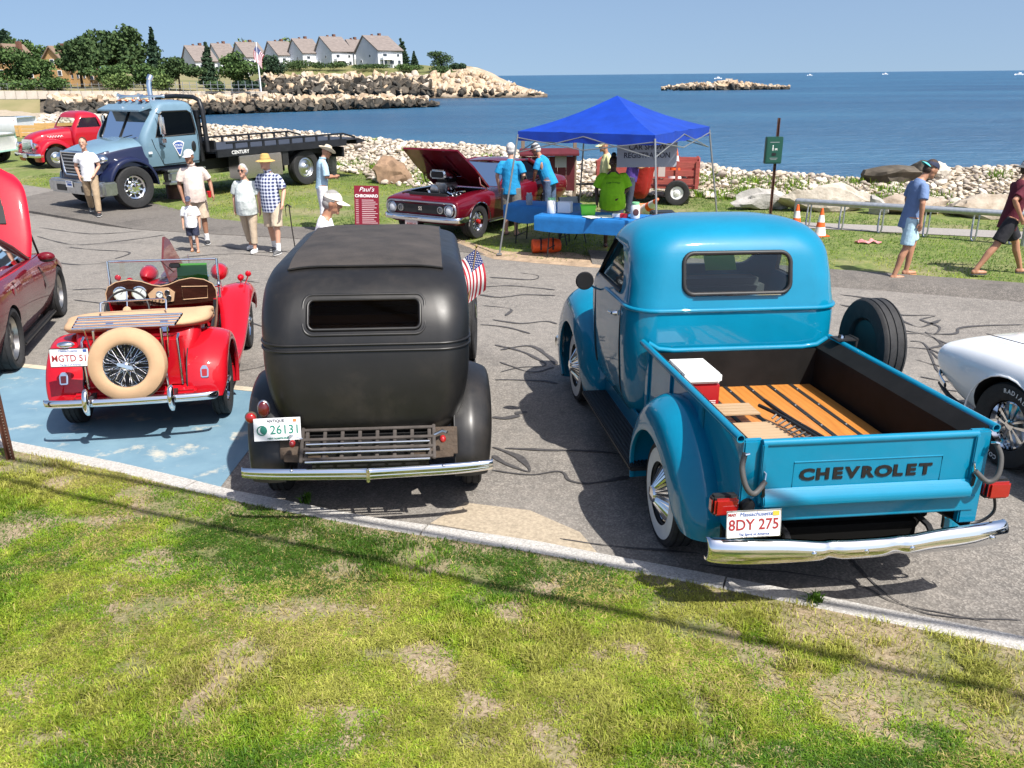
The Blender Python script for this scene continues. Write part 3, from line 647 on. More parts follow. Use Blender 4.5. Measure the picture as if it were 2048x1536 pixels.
n = len(x); t = np.clip(.45+(vn3(x, y, .5, 3)-.5)*2+rng.normal(0, .12, n), 0, .86); z = ground_z(x, y)
blades('lawn_grass', np.stack([x, y, z], -1), rng.uniform(.018, .05, n), rng.uniform(.006, .013, n), pal(n, t), rng.uniform(.4, 1.3, n), BLADE, 'short grass of the seaside lawn')
# taller weeds in the stones
x = []; y = []
for _ in range(150):
    cx = rng.uniform(-8, 14); cy = float(COB(cx))+rng.uniform(-.7, 2.2) if rng.random() < .75 else rng.uniform(float(COB(cx)), float(CREST(cx)[0]))
    if cx < 4.6 and rng.random() < .6: continue
    k = int(rng.uniform(50, 150)); x += list(rng.normal(cx, .22, k)); y += list(rng.normal(cy, .18, k))
x = np.array(x); y = np.array(y); n = len(x); t = np.clip(rng.normal(.36, .16, n), 0, .9)
blades('shore_weeds', np.stack([x, y, ground_z(x, y)], -1), rng.uniform(.07, .26, n), rng.uniform(.01, .025, n), pal(n, t), rng.uniform(.15, .7, n), BLADE, 'loose green weeds growing among the shore stones')
# ================================================================== blue pickup
def slice_ring(rings, z, sub=6):
    D = crn([list(r) for r in rings], sub, 1, False, True)
    for a, c in zip(D, D[1:]):
        if a[0].z <= z <= c[0].z: t = (z-a[0].z)/max(c[0].z-a[0].z, 1e-6); return [p.lerp(q, t) for p, q in zip(a, c)]
    return D[-1]
def plate(parent, name, c, rot, base, w=.305, h=.152):
    e = B().box((0, 0, 0), (w, .004, h)).build(name, base, parent, 35, c, rot, .0); return e
PLATEW = mat('plate_white', (.72, .73, .74), .35, coat=.4, var=.04); INKRED = mat('ink_red', (.3, .03, .03), .5); INKGREEN = mat('ink_green', (.02, .18, .13), .5); INKBLUE = mat('ink_blue', (.04, .09, .3), .5); STICKER = mat('orange_sticker', (.7, .18, .05), .5); YSTICK = mat('yellow_sticker', (.6, .42, .05), .5)
def ptext(pl, s, size, m, x=0, z=0, **k): return text('lettering', s, size, m, pl, (x, -.0035, z), ext=.001, **k)
def pickup():
    BLUE = paint('turquoise_paint', (.0, .188, .32), .32, 0., 1.)
    t = empty('pickup_truck', mw=car_frame(1.803, 5.136, .117)); tag(t, 'turquoise blue vintage pickup with open wooden bed and whitewall tyres', 'pickup truck', 'classic cars on show')
    for s, y, n in ((-1, 0, 'wheel'), (1, 0, 'wheel'), (-1, 2.943, 'wheel'), (1, 2.943, 'wheel')):
        wheel(t, (s*.76, y, .355), .355, .165, .20, s, 'cone', CHROME, .305)
    # cab
    RG = [ring(.70, 1.10, 2.42, .24, .15, .44), ring(.78, 1.04, 2.45, .24, .15, .60), ring(.815, .99, 2.46, .22, .15, .95), ring(.82, .98, 2.46, .22, .15, 1.3), ring(.805, 1.0, 2.36, .22, .2, 1.45), ring(.79, 1.03, 2.20, .24, .25, 1.62), ring(.765, 1.075, 2.08, .27, .3, 1.78), ring(.70, 1.16, 1.99, .31, .32, 1.89), ring(.58, 1.29, 1.9, .32, .28, 1.95), ring(.37, 1.45, 1.8, .25, .15, 1.978), ring(.1, 1.58, 1.68, .05, .05, 1.985)]
    cabo = ringloft('cab', RG, BLUE, t, 4); solidify(cabo, .035)
    def cutter(outline, a0, a1, axis):
        o = prism_obj('c', outline, a0, a1, BLACK, None, axis); o.parent = t; return o
    sideO = [(1.40, 1.42), (1.36, 1.50), (1.42, 1.68), (1.52, 1.76), (1.85, 1.78), (1.98, 1.72), (2.16, 1.43)]
    cut(cabo, [cutter(rrect(-.43, .39, 1.47, 1.765, .075), .8, 1.4, 'y'), cutter(sideO, -1.2, 1.2, 'x'), cutter(rrect(-.6, .6, 1.46, 1.78, .09), 1.85, 2.9, 'y')])
    # rear window: gasket, bright strip, pane
    def on_back(x, z):
        import bisect
        r = slice_ring(RG, z); best = min((p for p in r if p.y < 1.5), key=lambda p: abs(p.x-x)); return best.y
    out = rrect(-.43, .39, 1.47, 1.765, .075, 6)
    tube('window_seal', [(x, on_back(x, z)-.004, z) for x, z in out], .017, SATIN, t, 8, True)
    tube('window_trim', [(x, on_back(x, 1.47)-.024, 1.462) for x in np.linspace(-.35, .31, 9)], .006, CHROME, t, 6)
    V = [(x, on_back(x, z)+.012, z) for x, z in out]; mk('rear_window', V, [tuple(range(len(V)))], PANE, t, 0)
    for s in (-1, 1):
        mk('side_window', [(s*(.795-.13*(z-1.42)/.36), y, z) for y, z in sideO], [tuple(range(len(sideO)))], PANE, t, 0)
        tube('window_frame', [(s*(.813-.135*(z-1.42)/.36), y, z) for y, z in sideO], .009, SATIN, t, 6, True)
    mk('windscreen', [(-.6, 2.34, 1.46), (.6, 2.34, 1.46), (.55, 2.1, 1.78), (-.55, 2.1, 1.78)], [(0, 1, 2, 3)], PANE, t, 0)
    # belt moulding round the back and sides
    for z, r in ((1.352, .017),):
        rr = slice_ring(RG, z); P = [p for p in rr]; k = len(P)
        P = [P[i] for i in range(k) if P[i].y < 1.9]
        P.sort(key=lambda p: (math.atan2(p.y-1.6, p.x)+math.pi*.5+2*math.pi) % (2*math.pi) if False else -math.atan2(p.x, -(p.y-2.2)))
        tube('belt_moulding', [p+Vector((p.x*.004, -.004, 0)) for p in P], r, BLUE, t, 10)
    for s in (-1, 1):
        tube('door_gap', [(s*.69, 1.34, .47), (s*.785, 1.335, .62), (s*.819, 1.33, .95), (s*.819, 1.33, 1.28), (s*.795, 1.335, 1.42)], .005, BLACK, t, 6, sm=5)
        tube('door_gap', [(s*.69, 2.22, .47), (s*.785, 2.23, .62), (s*.819, 2.23, .95), (s*.819, 2.23, 1.3)], .005, BLACK, t, 6, sm=5)
        h = empty('door_handle', (s*.83, 1.42, 1.245), 0, t); B().lathe([(0, .022), (s*.02, .018), (s*.035, .012)], 12).build('lock_boss', CHROME, h)
        tube('grip', [(s*.035, 0, 0), (s*.045, .05, -.004), (s*.04, .13, -.012)], [.012, .011, .007], CHROME, h, 8)
    # mirror on the driver's side
    mi = empty('side_mirror', (-.98, 1.95, 1.40), 0, t); lathe('mirror_head', [(-.012, .0), (-.012, .07), (.0, .078), (.03, .06), (.045, 0)], BLACK, mi, 24, 'y'); tube('mirror_arm', [(0, .03, 0), (.08, .05, -.06), (.16, .1, -.1)], .008, CHROME, mi, 6, sm=4)
    # bonnet and front
    G = []
    for y, w, zt, zs in ((2.40, .78, 1.40, 1.0), (2.7, .66, 1.37, .98), (3.1, .52, 1.30, .95), (3.45, .42, 1.22, .9), (3.62, .34, 1.08, .85), (3.66, .3, .8, .75)):
        G.append([Vector((x*w, y-(.0 if abs(x) < .5 else .04), zs+(zt-zs)*zz)) for x, zz in ((-1, -.6), (-1, .25), (-.8, .72), (-.42, .95), (0, 1.), (.42, .95), (.8, .72), (1, .25), (1, -.6))])
    patch('bonnet', G, BLUE, t, 5, 4, thick=.015)
    tabF = [(-28, .66, .46, .80, .88, .90), (0, .74, .47, .80, .90, .92), (30, .80, .46, .78, .90, .925), (62, .80, .45, .74, .89, .93), (90, .74, .45, .72, .88, .925), (120, .72, .45, .72, .87, .92), (150, .78, .47, .74, .86, .91), (172, .80, .52, .76, .85, .90), (190, .78, .60, .78, .84, .87)]
    tabR = [(-12, .535, .50, .87, .905, .915), (15, .56, .47, .84, .91, .93), (45, .62, .44, .82, .91, .935), (75, .66, .43, .81, .91, .935), (105, .67, .43, .80, .91, .935), (132, .69, .44, .80, .905, .93), (152, .72, .46, .80, .90, .925), (168, .74, .50, .80, .885, .915), (178, .74, .57, .80, .86, .885)]
    for s in (-1, 1):
        arch_fender('front_wing', 2.943, .36, tabF, BLUE, t, s, .36)
        arch_fender('rear_wing', 0, .36, tabR, BLUE, t, s, .69)
        rb = box('running_board', (s*.82, 1.27, .35), (.235, 1.72, .035), mat('running_board_black', (.016, .016, .018), .55, var=.2), t, .008)
        bb = B()
        for k in range(7): bb.box((-.09+.03*k, 0, .021), (.014, 1.66, .008))
        tag(bb.build('tread_ribs', SATIN, rb), kind='stuff')
        box('valance', (s*.715, 1.25, .44), (.02, 1.75, .17), BLUE, t, .004)
        lathe('headlamp', [(3.72, .0), (3.74, .07), (3.71, .085), (3.6, .07), (3.5, .0)], CHROME, t, 20, 'y', (s*.62, 0, .83))
    # bed
    INB = mat('bed_black', (.008, .0076, .0073), .7, var=.35, vscale=5, spec=.25)
    bed = empty('cargo_bed', (0, 0, 0), 0, t)
    y0, y1 = -.945, .945
    for s in (-1, 1):
        sp = B(); sp.add(*prism([(s*.70, .50), (s*.70, 1.10), (s*.712, 1.118), (s*.705, 1.125), (s*.615, 1.055), (s*.612, .74), (s*.66, .50)], y0, y1, 'y'))
        ob = sp.build('bed_side', [BLUE, INB], bed, 25); fix_normals(ob.data)
        for p in ob.data.polygons:
            c = p.center; 
            if abs(c.x) < .69 and p.normal.x*s < .3 and c.z > .6: p.material_index = 1
        tu = B(); tu.tube([(s*.729, y0-.03, 1.122), (s*.729, y1+.03, 1.122)], .024, 14, cap=False); o2 = tu.build('top_rail', BLUE, ob, 60); solidify(o2, .006)
        for yy in (-.9, -.3, .35, .88): B().box((s*.706, yy, .8), (.018, .07, .56)).build('stake_pocket', BLUE, ob, bevel=.006) if yy not in (-.9,) else None
        po = B(); po.box((s*.652, y0-.008, .83), (.112, .05, .56)); po.build('rear_post', BLUE, bed, bevel=.008)
    hd = B(); hd.box((0, y1-.01, .89), (1.24, .02, .31)); hd.build('front_panel', INB, bed)
    tube('front_rail', [(-.70, y1, 1.125), (-.62, y1, 1.075), (-.5, y1, 1.06), (.5, y1, 1.06), (.62, y1, 1.075), (.70, y1, 1.125)], .02, BLUE, bed, 10)
    WOOD = mat('varnished_plank', (.40, .14, .025), .4, coat=.3, col2=(.58, .24, .05), vscale=3, stretch=(14, .6, 3), vdetail=6)
    fz = .765; n = 7; pw = 1.22/n
    STR = mat('bed_strip', (.02, .02, .021), .45, var=.2); BOLT = mat('bolt_steel', (.6, .6, .6), .3, 1.)
    for i in range(n):
        x = -.61+pw*(i+.5); box('plank', (x, 0, fz-.012+.0015*(i % 3)), (pw-.03, 1.87, .024), WOOD, bed, .003)
        if i:
            st = box('metal_strip', (-.61+pw*i, 0, fz+.002), (.034, 1.87, .008), STR, bed, .002)
            bb = B()
            for yy in (-.75, -.35, .05, .45, .8): bb.ell((0, yy, .006), (.009, .009, .005), 8, 4)
            tag(bb.build('bolts', BOLT, st), kind='stuff')
    box('bed_floor_frame', (0, 0, .70), (1.2, 1.86, .06), mat('underbody_black', (.006, .006, .006), .9, spec=.1), bed); box('chassis', (0, 1.1, .46), (.8, 4.0, .16), mat('underbody_black', (.006, .006, .006), .9, spec=.1), t); box('axle', (0, 0, .36), (1.4, .1, .1), SATIN, t, .02); box('front_axle', (0, 2.94, .34), (1.4, .08, .08), SATIN, t); box('inner_guard', (0, 3.0, .65), (.9, 1.1, .35), SATIN, t); box('cab_floor', (0, 1.8, .52), (1.36, 1.2, .06), SATIN, t)
    # interior
    box('bench_seat', (0, 1.42, .9), (1.3, .5, .22), DARKIN, t, .05); box('seat_back', (0, 1.22, 1.15), (1.3, .14, .5), DARKIN, t, .05, (R(-8), 0, 0)); box('dashboard', (0, 2.22, 1.22), (1.36, .3, .28), mat('dash_grey', (.09, .1, .1), .4), t, .06)
    tube('steering_wheel', [(-.34+.19*math.cos(a), 1.93+.1*math.sin(a), 1.34+.16*math.sin(a)) for a in np.linspace(0, 2*math.pi, 21)[:-1]], .012, SATIN, t, 6, True)
    box('rear_view_mirror', (0, 2.1, 1.68), (.2, .02, .05), BLACK, t, .008)
    # tailgate
    tg = empty('tailgate', (0, -.985, 0), 0, t)
    box('gate_panel', (0, .0, .92), (1.225, .03, .36), BLUE, tg, .006)
    tube('top_roll', [(-.613, -.004, 1.10), (.613, -.004, 1.10)], .022, BLUE, tg, 12)
    prism_obj('bottom_roll', [(-.02, .735), (-.058, .745), (-.066, .775), (-.058, .80), (-.018, .845)], -.6, .6, BLUE, tg, 'x', .006)
    for s in (-1, 1):
        box('side_flange', (s*.605, -.018, .93), (.026, .03, .34), BLUE, tg, .005); tube('latch', [(s*.60, -.03, .80), (s*.60, -.05, .815), (s*.605, -.05, .86), (s*.605, -.03, .87)], .009, BLACK, tg, 6)
    fr = B(); fr.tube([(-.43, -.0155, .835), (.42, -.0155, .835), (.42, -.0155, .985), (-.43, -.0155, .985)], .004, 6, True); fr.build('pressed_frame', BLUE, tg)
    # maker's name, one raised letter each
    word = 'CHEVROLET'; LT = mat('letter_black', (.012, .011, .012), .4)
    xs_ = [-.352, -.262, -.178, -.094, -.008, .086, .168, .245, .328]; ww = [1.42, 1.25, 1.3, 1.3, 1.3, 1.42, 1.3, 1.3, 1.32]
    for ch, x, w_ in zip(word, xs_, ww): text('letter', ch, .088, LT, tg, (x, -.017, .908), ext=.003, off=.004, sx=w_*.98)
    for s in (-1, 1):
        tube('gate_chain_cover', [(s*.712, -.02, 1.055), (s*.735, -.055, .98), (s*.715, -.085, .885), (s*.665, -.08, .845), (s*.60, -.055, .90)], .015, mat('grey_hose', (.07, .068, .066), .6), tg, 10, sm=6)
        tube('hook', [(s*.69, -.02, 1.05), (s*.70, -.045, 1.06), (s*.72, -.045, 1.055)], .006, CHROME, tg, 6); tube('hook', [(s*.605, -.02, .95), (s*.595, -.045, .94), (s*.60, -.05, .90)], .005, CHROME, tg, 6)
    box('rear_sill', (0, -.96, .68), (1.36, .05, .105), BLUE, t, .01); box('rear_crossmember', (0, -.80, .58), (1.0, .1, .1), mat('underbody_black', (.006, .006, .006), .9, spec=.1), t, .01)
    for s, z in ((-1, .745), (1, .76)):
        tl = empty('tail_lamp', (s*.79, -.985, z), 0, t); box('lamp_housing', (0, .02, 0), (.145, .06, .115), SATIN, tl, .012); box('red_lens', (0, -.02, 0), (.132, .03, .1), REDLENS, tl, .012); box('side_lens', (-.074*1, .015, 0), (.006, .04, .07), REDLENS, tl, .002)
        tube('lamp_bracket', [(s*.79-s*.06, -.95, z-.02), (s*.70, -.93, z-.03)], .012, SATIN, t, 6)
    lathe('fuel_cap', [(-1.005, 0), (-1.005, .035), (-.995, .042), (-.97, .042)], BLACK, t, 20, 'y', (-.665, 0, .735))
    pl_ = plate(t, 'number_plate', (-.65, -1.06, .665), (R(-8), 0, 0), PLATEW); tube('plate_frame', [(-.15, -.003, -.074), (.15, -.003, -.074), (.15, -.003, .074), (-.15, -.003, .074)], .003, CHROME, pl_, 6, True)
    ptext(pl_, '8DY 275', .085, INKRED, 0, -.006, sx=.92, off=.001); ptext(pl_, 'Massachusetts', .032, INKBLUE, .01, .054, shear=.2); ptext(pl_, 'MAY', .022, INKRED, -.122, .054, off=.001); ptext(pl_, 'The Spirit of America', .02, INKBLUE, 0, -.058, shear=.2); box('sticker', (.122, -.004, .054), (.036, .002, .024), YSTICK, pl_)
    # rear bumper
    G = []
    for x, hh, zc, yy in ((-.875, .045, .488, -.99), (-.86, .056, .487, -1.02), (-.7, .06, .483, -1.05), (-.45, .056, .476, -1.06), (-.26, .046, .472, -1.07), (-.19, .041, .475, -1.06), (-.1, .045, .471, -1.072), (.1, .045, .473, -1.072), (.2, .041, .478, -1.06), (.28, .046, .477, -1.07), (.45, .053, .485, -1.06), (.7, .056, .495, -1.05), (.865, .05, .502, -1.02), (.885, .038, .503, -.99)):
        G.append([Vector((x, yy+q, zc+hh*1.28*p)) for p, q in ((1, .03), (.93, .006), (.55, -.014), (0, -.022), (-.55, -.016), (-.93, .004), (-1, .03))])
    bu = patch('rear_bumper', G, CHROME, t, 5, 4, thick=.006)
    for x in (-.3, 0, .27, .76): B().ell((x, -1.092+(.02 if x > .7 else .0), .474+(.022 if x > .7 else 0)), (.016, .008, .016), 10, 6).build('bumper_bolt', CHROME, bu)
    for s in (-1, 1): tube('bumper_bracket', [(s*.42, -.85, .56), (s*.42, -.98, .55), (s*.42, -1.06, .49)], .018, SATIN, t, 6)
    tube('wiring', [(.8, -.97, .7), (.82, -.96, .6), (.74, -.94, .53), (.6, -.9, .55), (.5, -.85, .6)], .009, BLACK, t, 6, sm=6)
    # spare on its bracket
    sw = wheel(t, (1.0, .84, 1.09), .352, .18, .2, 1, 'dish', BLACK, None, name='spare_wheel')
    lathe('spare_backing', [(-.07, .2), (-.05, .19), (-.045, 0)], BLACK, sw, 28)
    br = B(); br.box((.76, .80, 1.155), (.17, .12, .014)); br.box((.83, .80, 1.12), (.02, .12, .1)); br.tube([(.72, .80, 1.1), (.72, .80, 1.185)], .012, 8); br.build('spare_bracket', SATIN, t, bevel=.003)
    lathe('bracket_nut', [(1.160, .022), (1.178, .018), (1.184, 0)], CHROME, t, 8, 'z', (.74, .80, 0))
    tube('front_bumper', [(-.92, 3.62, .42), (-.86, 3.74, .42), (-.5, 3.86, .42), (.5, 3.86, .42), (.86, 3.74, .42), (.92, 3.62, .42)], [(.055, .012)]*6, CHROME, t, 10)
    M_ = t.matrix_world
    # things lying in the bed
    c = empty('cool_box', mw=M_ @ Matrix.Translation((-.455, .60, fz+.005))); tag(c, 'red cool box with white lid in the pickup bed', 'cool box')
    box('tub', (0, 0, .10), (.27, .38, .2), mat('cooler_red', (.36, .012, .016), .4, var=.1), c, .02); box('lid', (0, 0, .235), (.285, .395, .075), mat('cooler_white', (.78, .78, .76), .45), c, .018)
    bb = B()
    for k in range(3): bb.box((.06, -.192, .05+.012*k), (.09, .003, .004))
    tag(bb.build('printed_lines', WHITE, c), kind='stuff')
    ch = empty('folded_lounge_chair', mw=M_ @ Matrix.Translation((-.30, -.17, fz+.01))); tag(ch, 'folded beige slatted chair lying in the pickup bed', 'folding chair')
    SLAT = mat('beige_slat', (.33, .22, .125), .7, col2=(.42, .3, .18), vscale=4, stretch=(1, 14, 4))
    for k in range(9): box('slat', (-.02, -.25+.058*k, .055-.004*k+.0015*(k % 2)), (.46, .054, .012), SLAT, ch, .003, (R(4), 0, 0))
    for k in range(4): box('slat', (-.04, .29+.055*k, .075), (.38, .05, .012), SLAT, ch, .003)
    for off_ in (0, .035): tube('chair_frame', [(.2+off_, .42, .08+off_), (.28+off_, .2, .07), (.36+off_, -.1, .05), (.40+off_, -.32, .04), (.36+off_, -.4, .04), (.1, -.41, .035), (-.2, -.41, .03)], .013, BLACK, ch, 8, sm=5)
    bb = B()
    for k in range(9): bb.tube([(.2, -.24+.055*k, .065), (.30-.008*k, -.22+.055*k, .085)], .007, 5)
    tag(bb.build('clips', BLACK, ch), kind='stuff')
    sc_ = box('show_card', (0, 0, 0), (.28, .004, .2), mat('card_green', (.06, .28, .02), .6), None); sc_.matrix_world = M_ @ Matrix.Translation((.26, 2.16, 1.52)) @ Matrix.Rotation(R(-35), 4, 'X'); tag(sc_, 'green show card behind the pickup windscreen', 'card', 'green show cards')
    return t
pickup()
# ================================================================== black sedan
from mathutils.bvhtree import BVHTree
def drape(o, xs, ys, dz):
    bv = BVHTree.FromPolygons([v.co for v in o.data.vertices], [p.vertices for p in o.data.polygons]); G = []
    for y in ys:
        row = []
        for x in xs:
            h = bv.ray_cast(Vector((x, y, 5)), Vector((0, 0, -1))); row.append(Vector((x, y, (h[0].z if h[0] else 1.)+dz)))
        G.append(row)
    return G
def us_flag(parent, w, h, sag=.06, rows=13, cols=20, name='cloth'):
    FR = mat('flag_red', (.42, .02, .035), .7); FW = mat('flag_white', (.75, .75, .74), .7); FB = mat('flag_blue', (.02, .035, .16), .7)
    V = []; F = []; mi = []
    for i in range(rows+1):
        for j in range(cols+1):
            u = j/cols; v = i/rows; V.append((u*w, .035*math.sin(u*7+v*1.5)*u+.0, -v*h-sag*u*u*(1+.3*math.sin(v*3))))
    for i in range(rows):
        for j in range(cols):
            F.append((i*(cols+1)+j, i*(cols+1)+j+1, (i+1)*(cols+1)+j+1, (i+1)*(cols+1)+j)); mi.append(2 if (i < 7 and j < cols*.4) else (0 if i % 2 == 0 else 1))
    me = mesh(name, V, F, [FR, FW, FB], 180); me.polygons.foreach_set('material_index', mi); o = link(name, me, parent)
    b = B()
    for r in range(9):
        for c in range(6 if r % 2 == 0 else 5):
            u = (.035+c*.066+(.033 if r % 2 else 0)); v = (.035+r*.056)
            y = .035*math.sin(u*7+v*1.5)*u; z = -v*h-sag*u*u*(1+.3*math.sin(v*3)); b.ell((u*w, y, z), (.011*w*1.2, .003, .011*w*1.2), 6, 4)
    tag(b.build('stars', FW, o), kind='stuff'); return o
def sedan():
    BLK = bpy.data.materials.new('aged_black_paint'); N, L, b = nodes_of(BLK); s = N.new('ShaderNodeTexCoord').outputs['Object']
    c = ramp(N, L, noise(N, L, s, 2.2, 7, .7), [(.3, (.007, .0066, .0065)), (.52, (.011, .0102, .0095)), (.7, (.024, .0205, .0175))]); L.new(c, b.inputs['Base Color'])
    rr = N.new('ShaderNodeMapRange'); rr.inputs[3].default_value = .26; rr.inputs[4].default_value = .55; L.new(noise(N, L, s, 5, 6, .7), rr.inputs[0]); L.new(rr.outputs[0], b.inputs['Roughness'])
    ROOF = mat('roof_fabric', (.03, .026, .023), .75, col2=(.06, .05, .043), vscale=4, bump=.3, bscale=160, vdetail=8)
    RUST = mat('rusty_brown', (.05, .036, .026), .75, col2=(.1, .07, .048), vscale=7, bump=.3)
    t = empty('vintage_sedan', mw=car_frame(-1.046, 5.968, .09)); tag(t, 'matt black antique sedan with chrome luggage rack and small flag', 'sedan', 'classic cars on show')
    RG = [ring(.52, -.48, 2.2, .2, .1, .56), ring(.60, -.62, 2.2, .2, .1, .70), ring(.665, -.645, 2.2, .21, .1, .88), ring(.695, -.64, 2.15, .21, .1, 1.08), ring(.70, -.615, 2.1, .21, .1, 1.27), ring(.705, -.56, 2.0, .22, .1, 1.43), ring(.70, -.46, 1.92, .25, .15, 1.57), ring(.68, -.35, 1.86, .28, .2, 1.655), ring(.63, -.22, 1.78, .31, .25, 1.718), ring(.5, -.02, 1.65, .32, .25, 1.76), ring(.3, .3, 1.4, .25, .2, 1.785), ring(.1, .6, 1.0, .08, .08, 1.79)]
    bd = ringloft('body', RG, BLK, t, 4); solidify(bd, .03)
    G = drape(bd, np.linspace(-.53, .53, 15), np.linspace(-.2, 1.66, 22), .006)
    win = rrect(-.385, .38, 1.365, 1.565, .05, 5)
    def C(o_, a0, a1, ax):
        o = prism_obj('c', o_, a0, a1, BLACK, None, ax); o.parent = t; return o
    cut(bd, [C(win, -1, 0, 'y'), C(rrect(.25, .85, 1.32, 1.58, .05), -1, 1, 'x'), C(rrect(1.0, 1.65, 1.32, 1.58, .05), -1, 1, 'x'), C(rrect(-.55, .55, 1.32, 1.6, .04), 1.5, 2.5, 'y')])
    V, F = grid_geo(G); ri = mk('roof_insert', V, F, ROOF, t, 60); fix_normals(ri.data); solidify(ri, .012, 1)
    edge = G[0]+[r[-1] for r in G[1:]]+G[-1][::-1][1:]+[r[0] for r in G[::-1][1:-1]]
    tube('roof_bead', [p+Vector((0, 0, .006)) for p in edge], .008, BLK, t, 6, True)
    yb = lambda z: min(p.y for p in slice_ring(RG, z))
    o_ = rrect(-.405, .40, 1.345, 1.585, .06, 5); tube('window_frame', [(x, yb(z)-.003+.012*(abs(x)/.4)**4, z) for x, z in o_], .011, BLK, t, 8, True)
    o2 = rrect(-.375, .37, 1.375, 1.555, .04, 5); tube('inner_frame', [(x, yb(z)+.02, z) for x, z in o2], .012, BLK, t, 8, True)
    mk('rear_window', [(x, yb(z)+.03, z) for x, z in win], [tuple(range(len(win)))], DIMPANE, t, 0)
    for s in (-1, 1):
        for y0, y1 in ((.25, .85), (1.0, 1.65)): mk('side_window', [(s*.675, y, z) for y, z in rrect(y0, y1, 1.32, 1.58, .05)], [tuple(range(24))], SMOKE, t, 0)
    mk('windscreen', [(-.55, 1.9, 1.32), (.55, 1.9, 1.32), (.55, 1.85, 1.6), (-.55, 1.85, 1.6)], [(0, 1, 2, 3)], SMOKE, t, 0)
    for z in (1.243, 1.283):
        P = [p for p in slice_ring(RG, z) if p.y < 1.7]; P.sort(key=lambda p: math.atan2(p.x, -(p.y-2.2))); tube('belt_moulding', [p+Vector((p.x*.004, -.003, 0)) for p in P], .0095, BLK, t, 8)
    box('rear_seat', (0, .25, .98), (1.2, .2, .62), mat('brown_cloth', (.3, .16, .085), .9), t, .06); box('front_seat', (0, 1.1, .92), (1.2, .16, .6), mat('brown_cloth', (.06, .03, .02), .9), t, .05); box('floor_pan', (0, .9, .6), (1.1, 2.4, .05), SATIN, t)
    box('parcel_shelf', (0, -.25, 1.25), (1.1, .4, .03), mat('tan_cloth', (.35, .22, .12), .9), t)
    tabR = [(-15, .50, .44, .74, .83, .845), (15, .52, .43, .74, .83, .85), (45, .56, .43, .73, .835, .855), (75, .585, .43, .73, .84, .86), (100, .59, .43, .73, .84, .86), (125, .615, .44, .73, .84, .86), (150, .66, .45, .73, .835, .855), (170, .68, .49, .73, .82, .84), (183, .68, .58, .73, .80, .815)]
    tabF = [(-20, .5, .45, .74, .84, .85), (15, .54, .45, .74, .85, .86), (50, .57, .45, .74, .85, .86), (90, .57, .45, .73, .85, .86), (125, .62, .46, .73, .84, .86), (155, .8, .62, .74, .83, .85), (170, 1.0, .9, .76, .83, .84)]
    for s in (-1, 1):
        arch_fender('rear_wing', 0, .37, tabR, BLK, t, s, .58); arch_fender('front_wing', 2.85, .37, tabF, BLK, t, s, .45)
        wheel(t, (s*.715, 0, .365), .365, .15, .22, s, 'dish', SATIN); wheel(t, (s*.715, 2.85, .365), .365, .15, .22, s, 'dish', SATIN)
        box('running_board', (s*.75, 1.4, .4), (.22, 1.7, .03), SATIN, t, .006); box('valance', (s*.64, 1.4, .48), (.02, 1.9, .16), BLK, t)
        hl = empty('headlamp', (s*.56, 3.05, .93), 0, t); lathe('bucket', [(.1, .0), (.1, .11), (.08, .12), (-.02, .1), (-.12, .04), (-.14, 0)], CHROME, hl, 20, 'y')
        sm_ = wheel(t, (s*.80, 1.95, .76), .34, .14, .2, s, 'dish', SATIN, name='side_mounted_spare'); sm_.rotation_euler = (0, 0, R(-6)*s)
        tube('spare_band', [(s*.80+s*.08*math.cos(a), 1.95, .76+.355*math.sin(a)) for a in np.linspace(.2, 2.9, 9)], .006, CHROME, t, 6)
        box('rear_apron', (s*.50, -.66, .60), (.2, .02, .19), RUST, t, .004, (R(-18), 0, 0)); box('bumper_arm', (s*.42, -.74, .53), (.3, .03, .05), RUST, t, .005, (R(-10), 0, R(8)*s))
        tube('belt_trim', [(s*.712, y, 1.265) for y in (.2, 1., 1.7)], .006, BLK, t, 6)
        tube('door_gap', [(s*.662, .9, .66), (s*.693, .93, .9), (s*.704, .94, 1.1), (s*.712, .94, 1.3)], .005, BLACK, t, 6)
    G = []
    for y, w, zt in ((2.15, .62, 1.24), (2.5, .52, 1.2), (2.9, .42, 1.14), (3.25, .34, 1.08), (3.28, .3, .9)): G.append([Vector((x*w, y, .55+(zt-.55)*q)) for x, q in ((-1, 0), (-1, .6), (-.75, .9), (0, 1), (.75, .9), (1, .6), (1, 0))])
    patch('bonnet', G, BLK, t, 4, 4, thick=.015)
    box('chassis', (0, 1.3, .48), (.8, 3.9, .14), SATIN, t); tube('rear_axle', [(-.68, 0, .36), (.68, 0, .36)], .05, SATIN, t); box('fuel_tank', (0, -.52, .55), (.9, .26, .18), SATIN, t, .04)
    # lamps and plate on the left wing
    for x, y, z, rx, rz, m_, n_ in ((-.685, -.66, .865, .038, .056, mat('dark_red_lens', (.09, .008, .008), .15, coat=1.), 'tail_lamp'), (-.775, -.655, .805, .036, .036, REDLENS, 'reflector')):
        e = empty(n_, (x, y, z), 0, t); B().ell((0, .01, 0), (rx*1.18, .03, rz*1.12), 20, 10).build('bezel', DULLCHROME if n_ == 'tail_lamp' else RUST, e); B().ell((0, -.008, 0), (rx, .026, rz), 20, 10).build('lens', m_, e)
    tube('lamp_bracket', [(-.70, -.62, .80), (-.66, -.58, .72), (-.58, -.5, .66)], .012, SATIN, t, 6)
    p = plate(t, 'number_plate', (-.60, -.70, .735), (R(-12), 0, R(3)), PLATEW, .305, .152)
    ptext(p, '26131', .083, INKGREEN, .05, -.006, sx=.95, off=.0008); ptext(p, 'ANTIQUE', .026, mat('ink_dark', (.05, .05, .07), .5), -.01, .056, off=.0006); ptext(p, 'NEW HAMPSHIRE', .017, INKGREEN, 0, -.062, off=.0005)
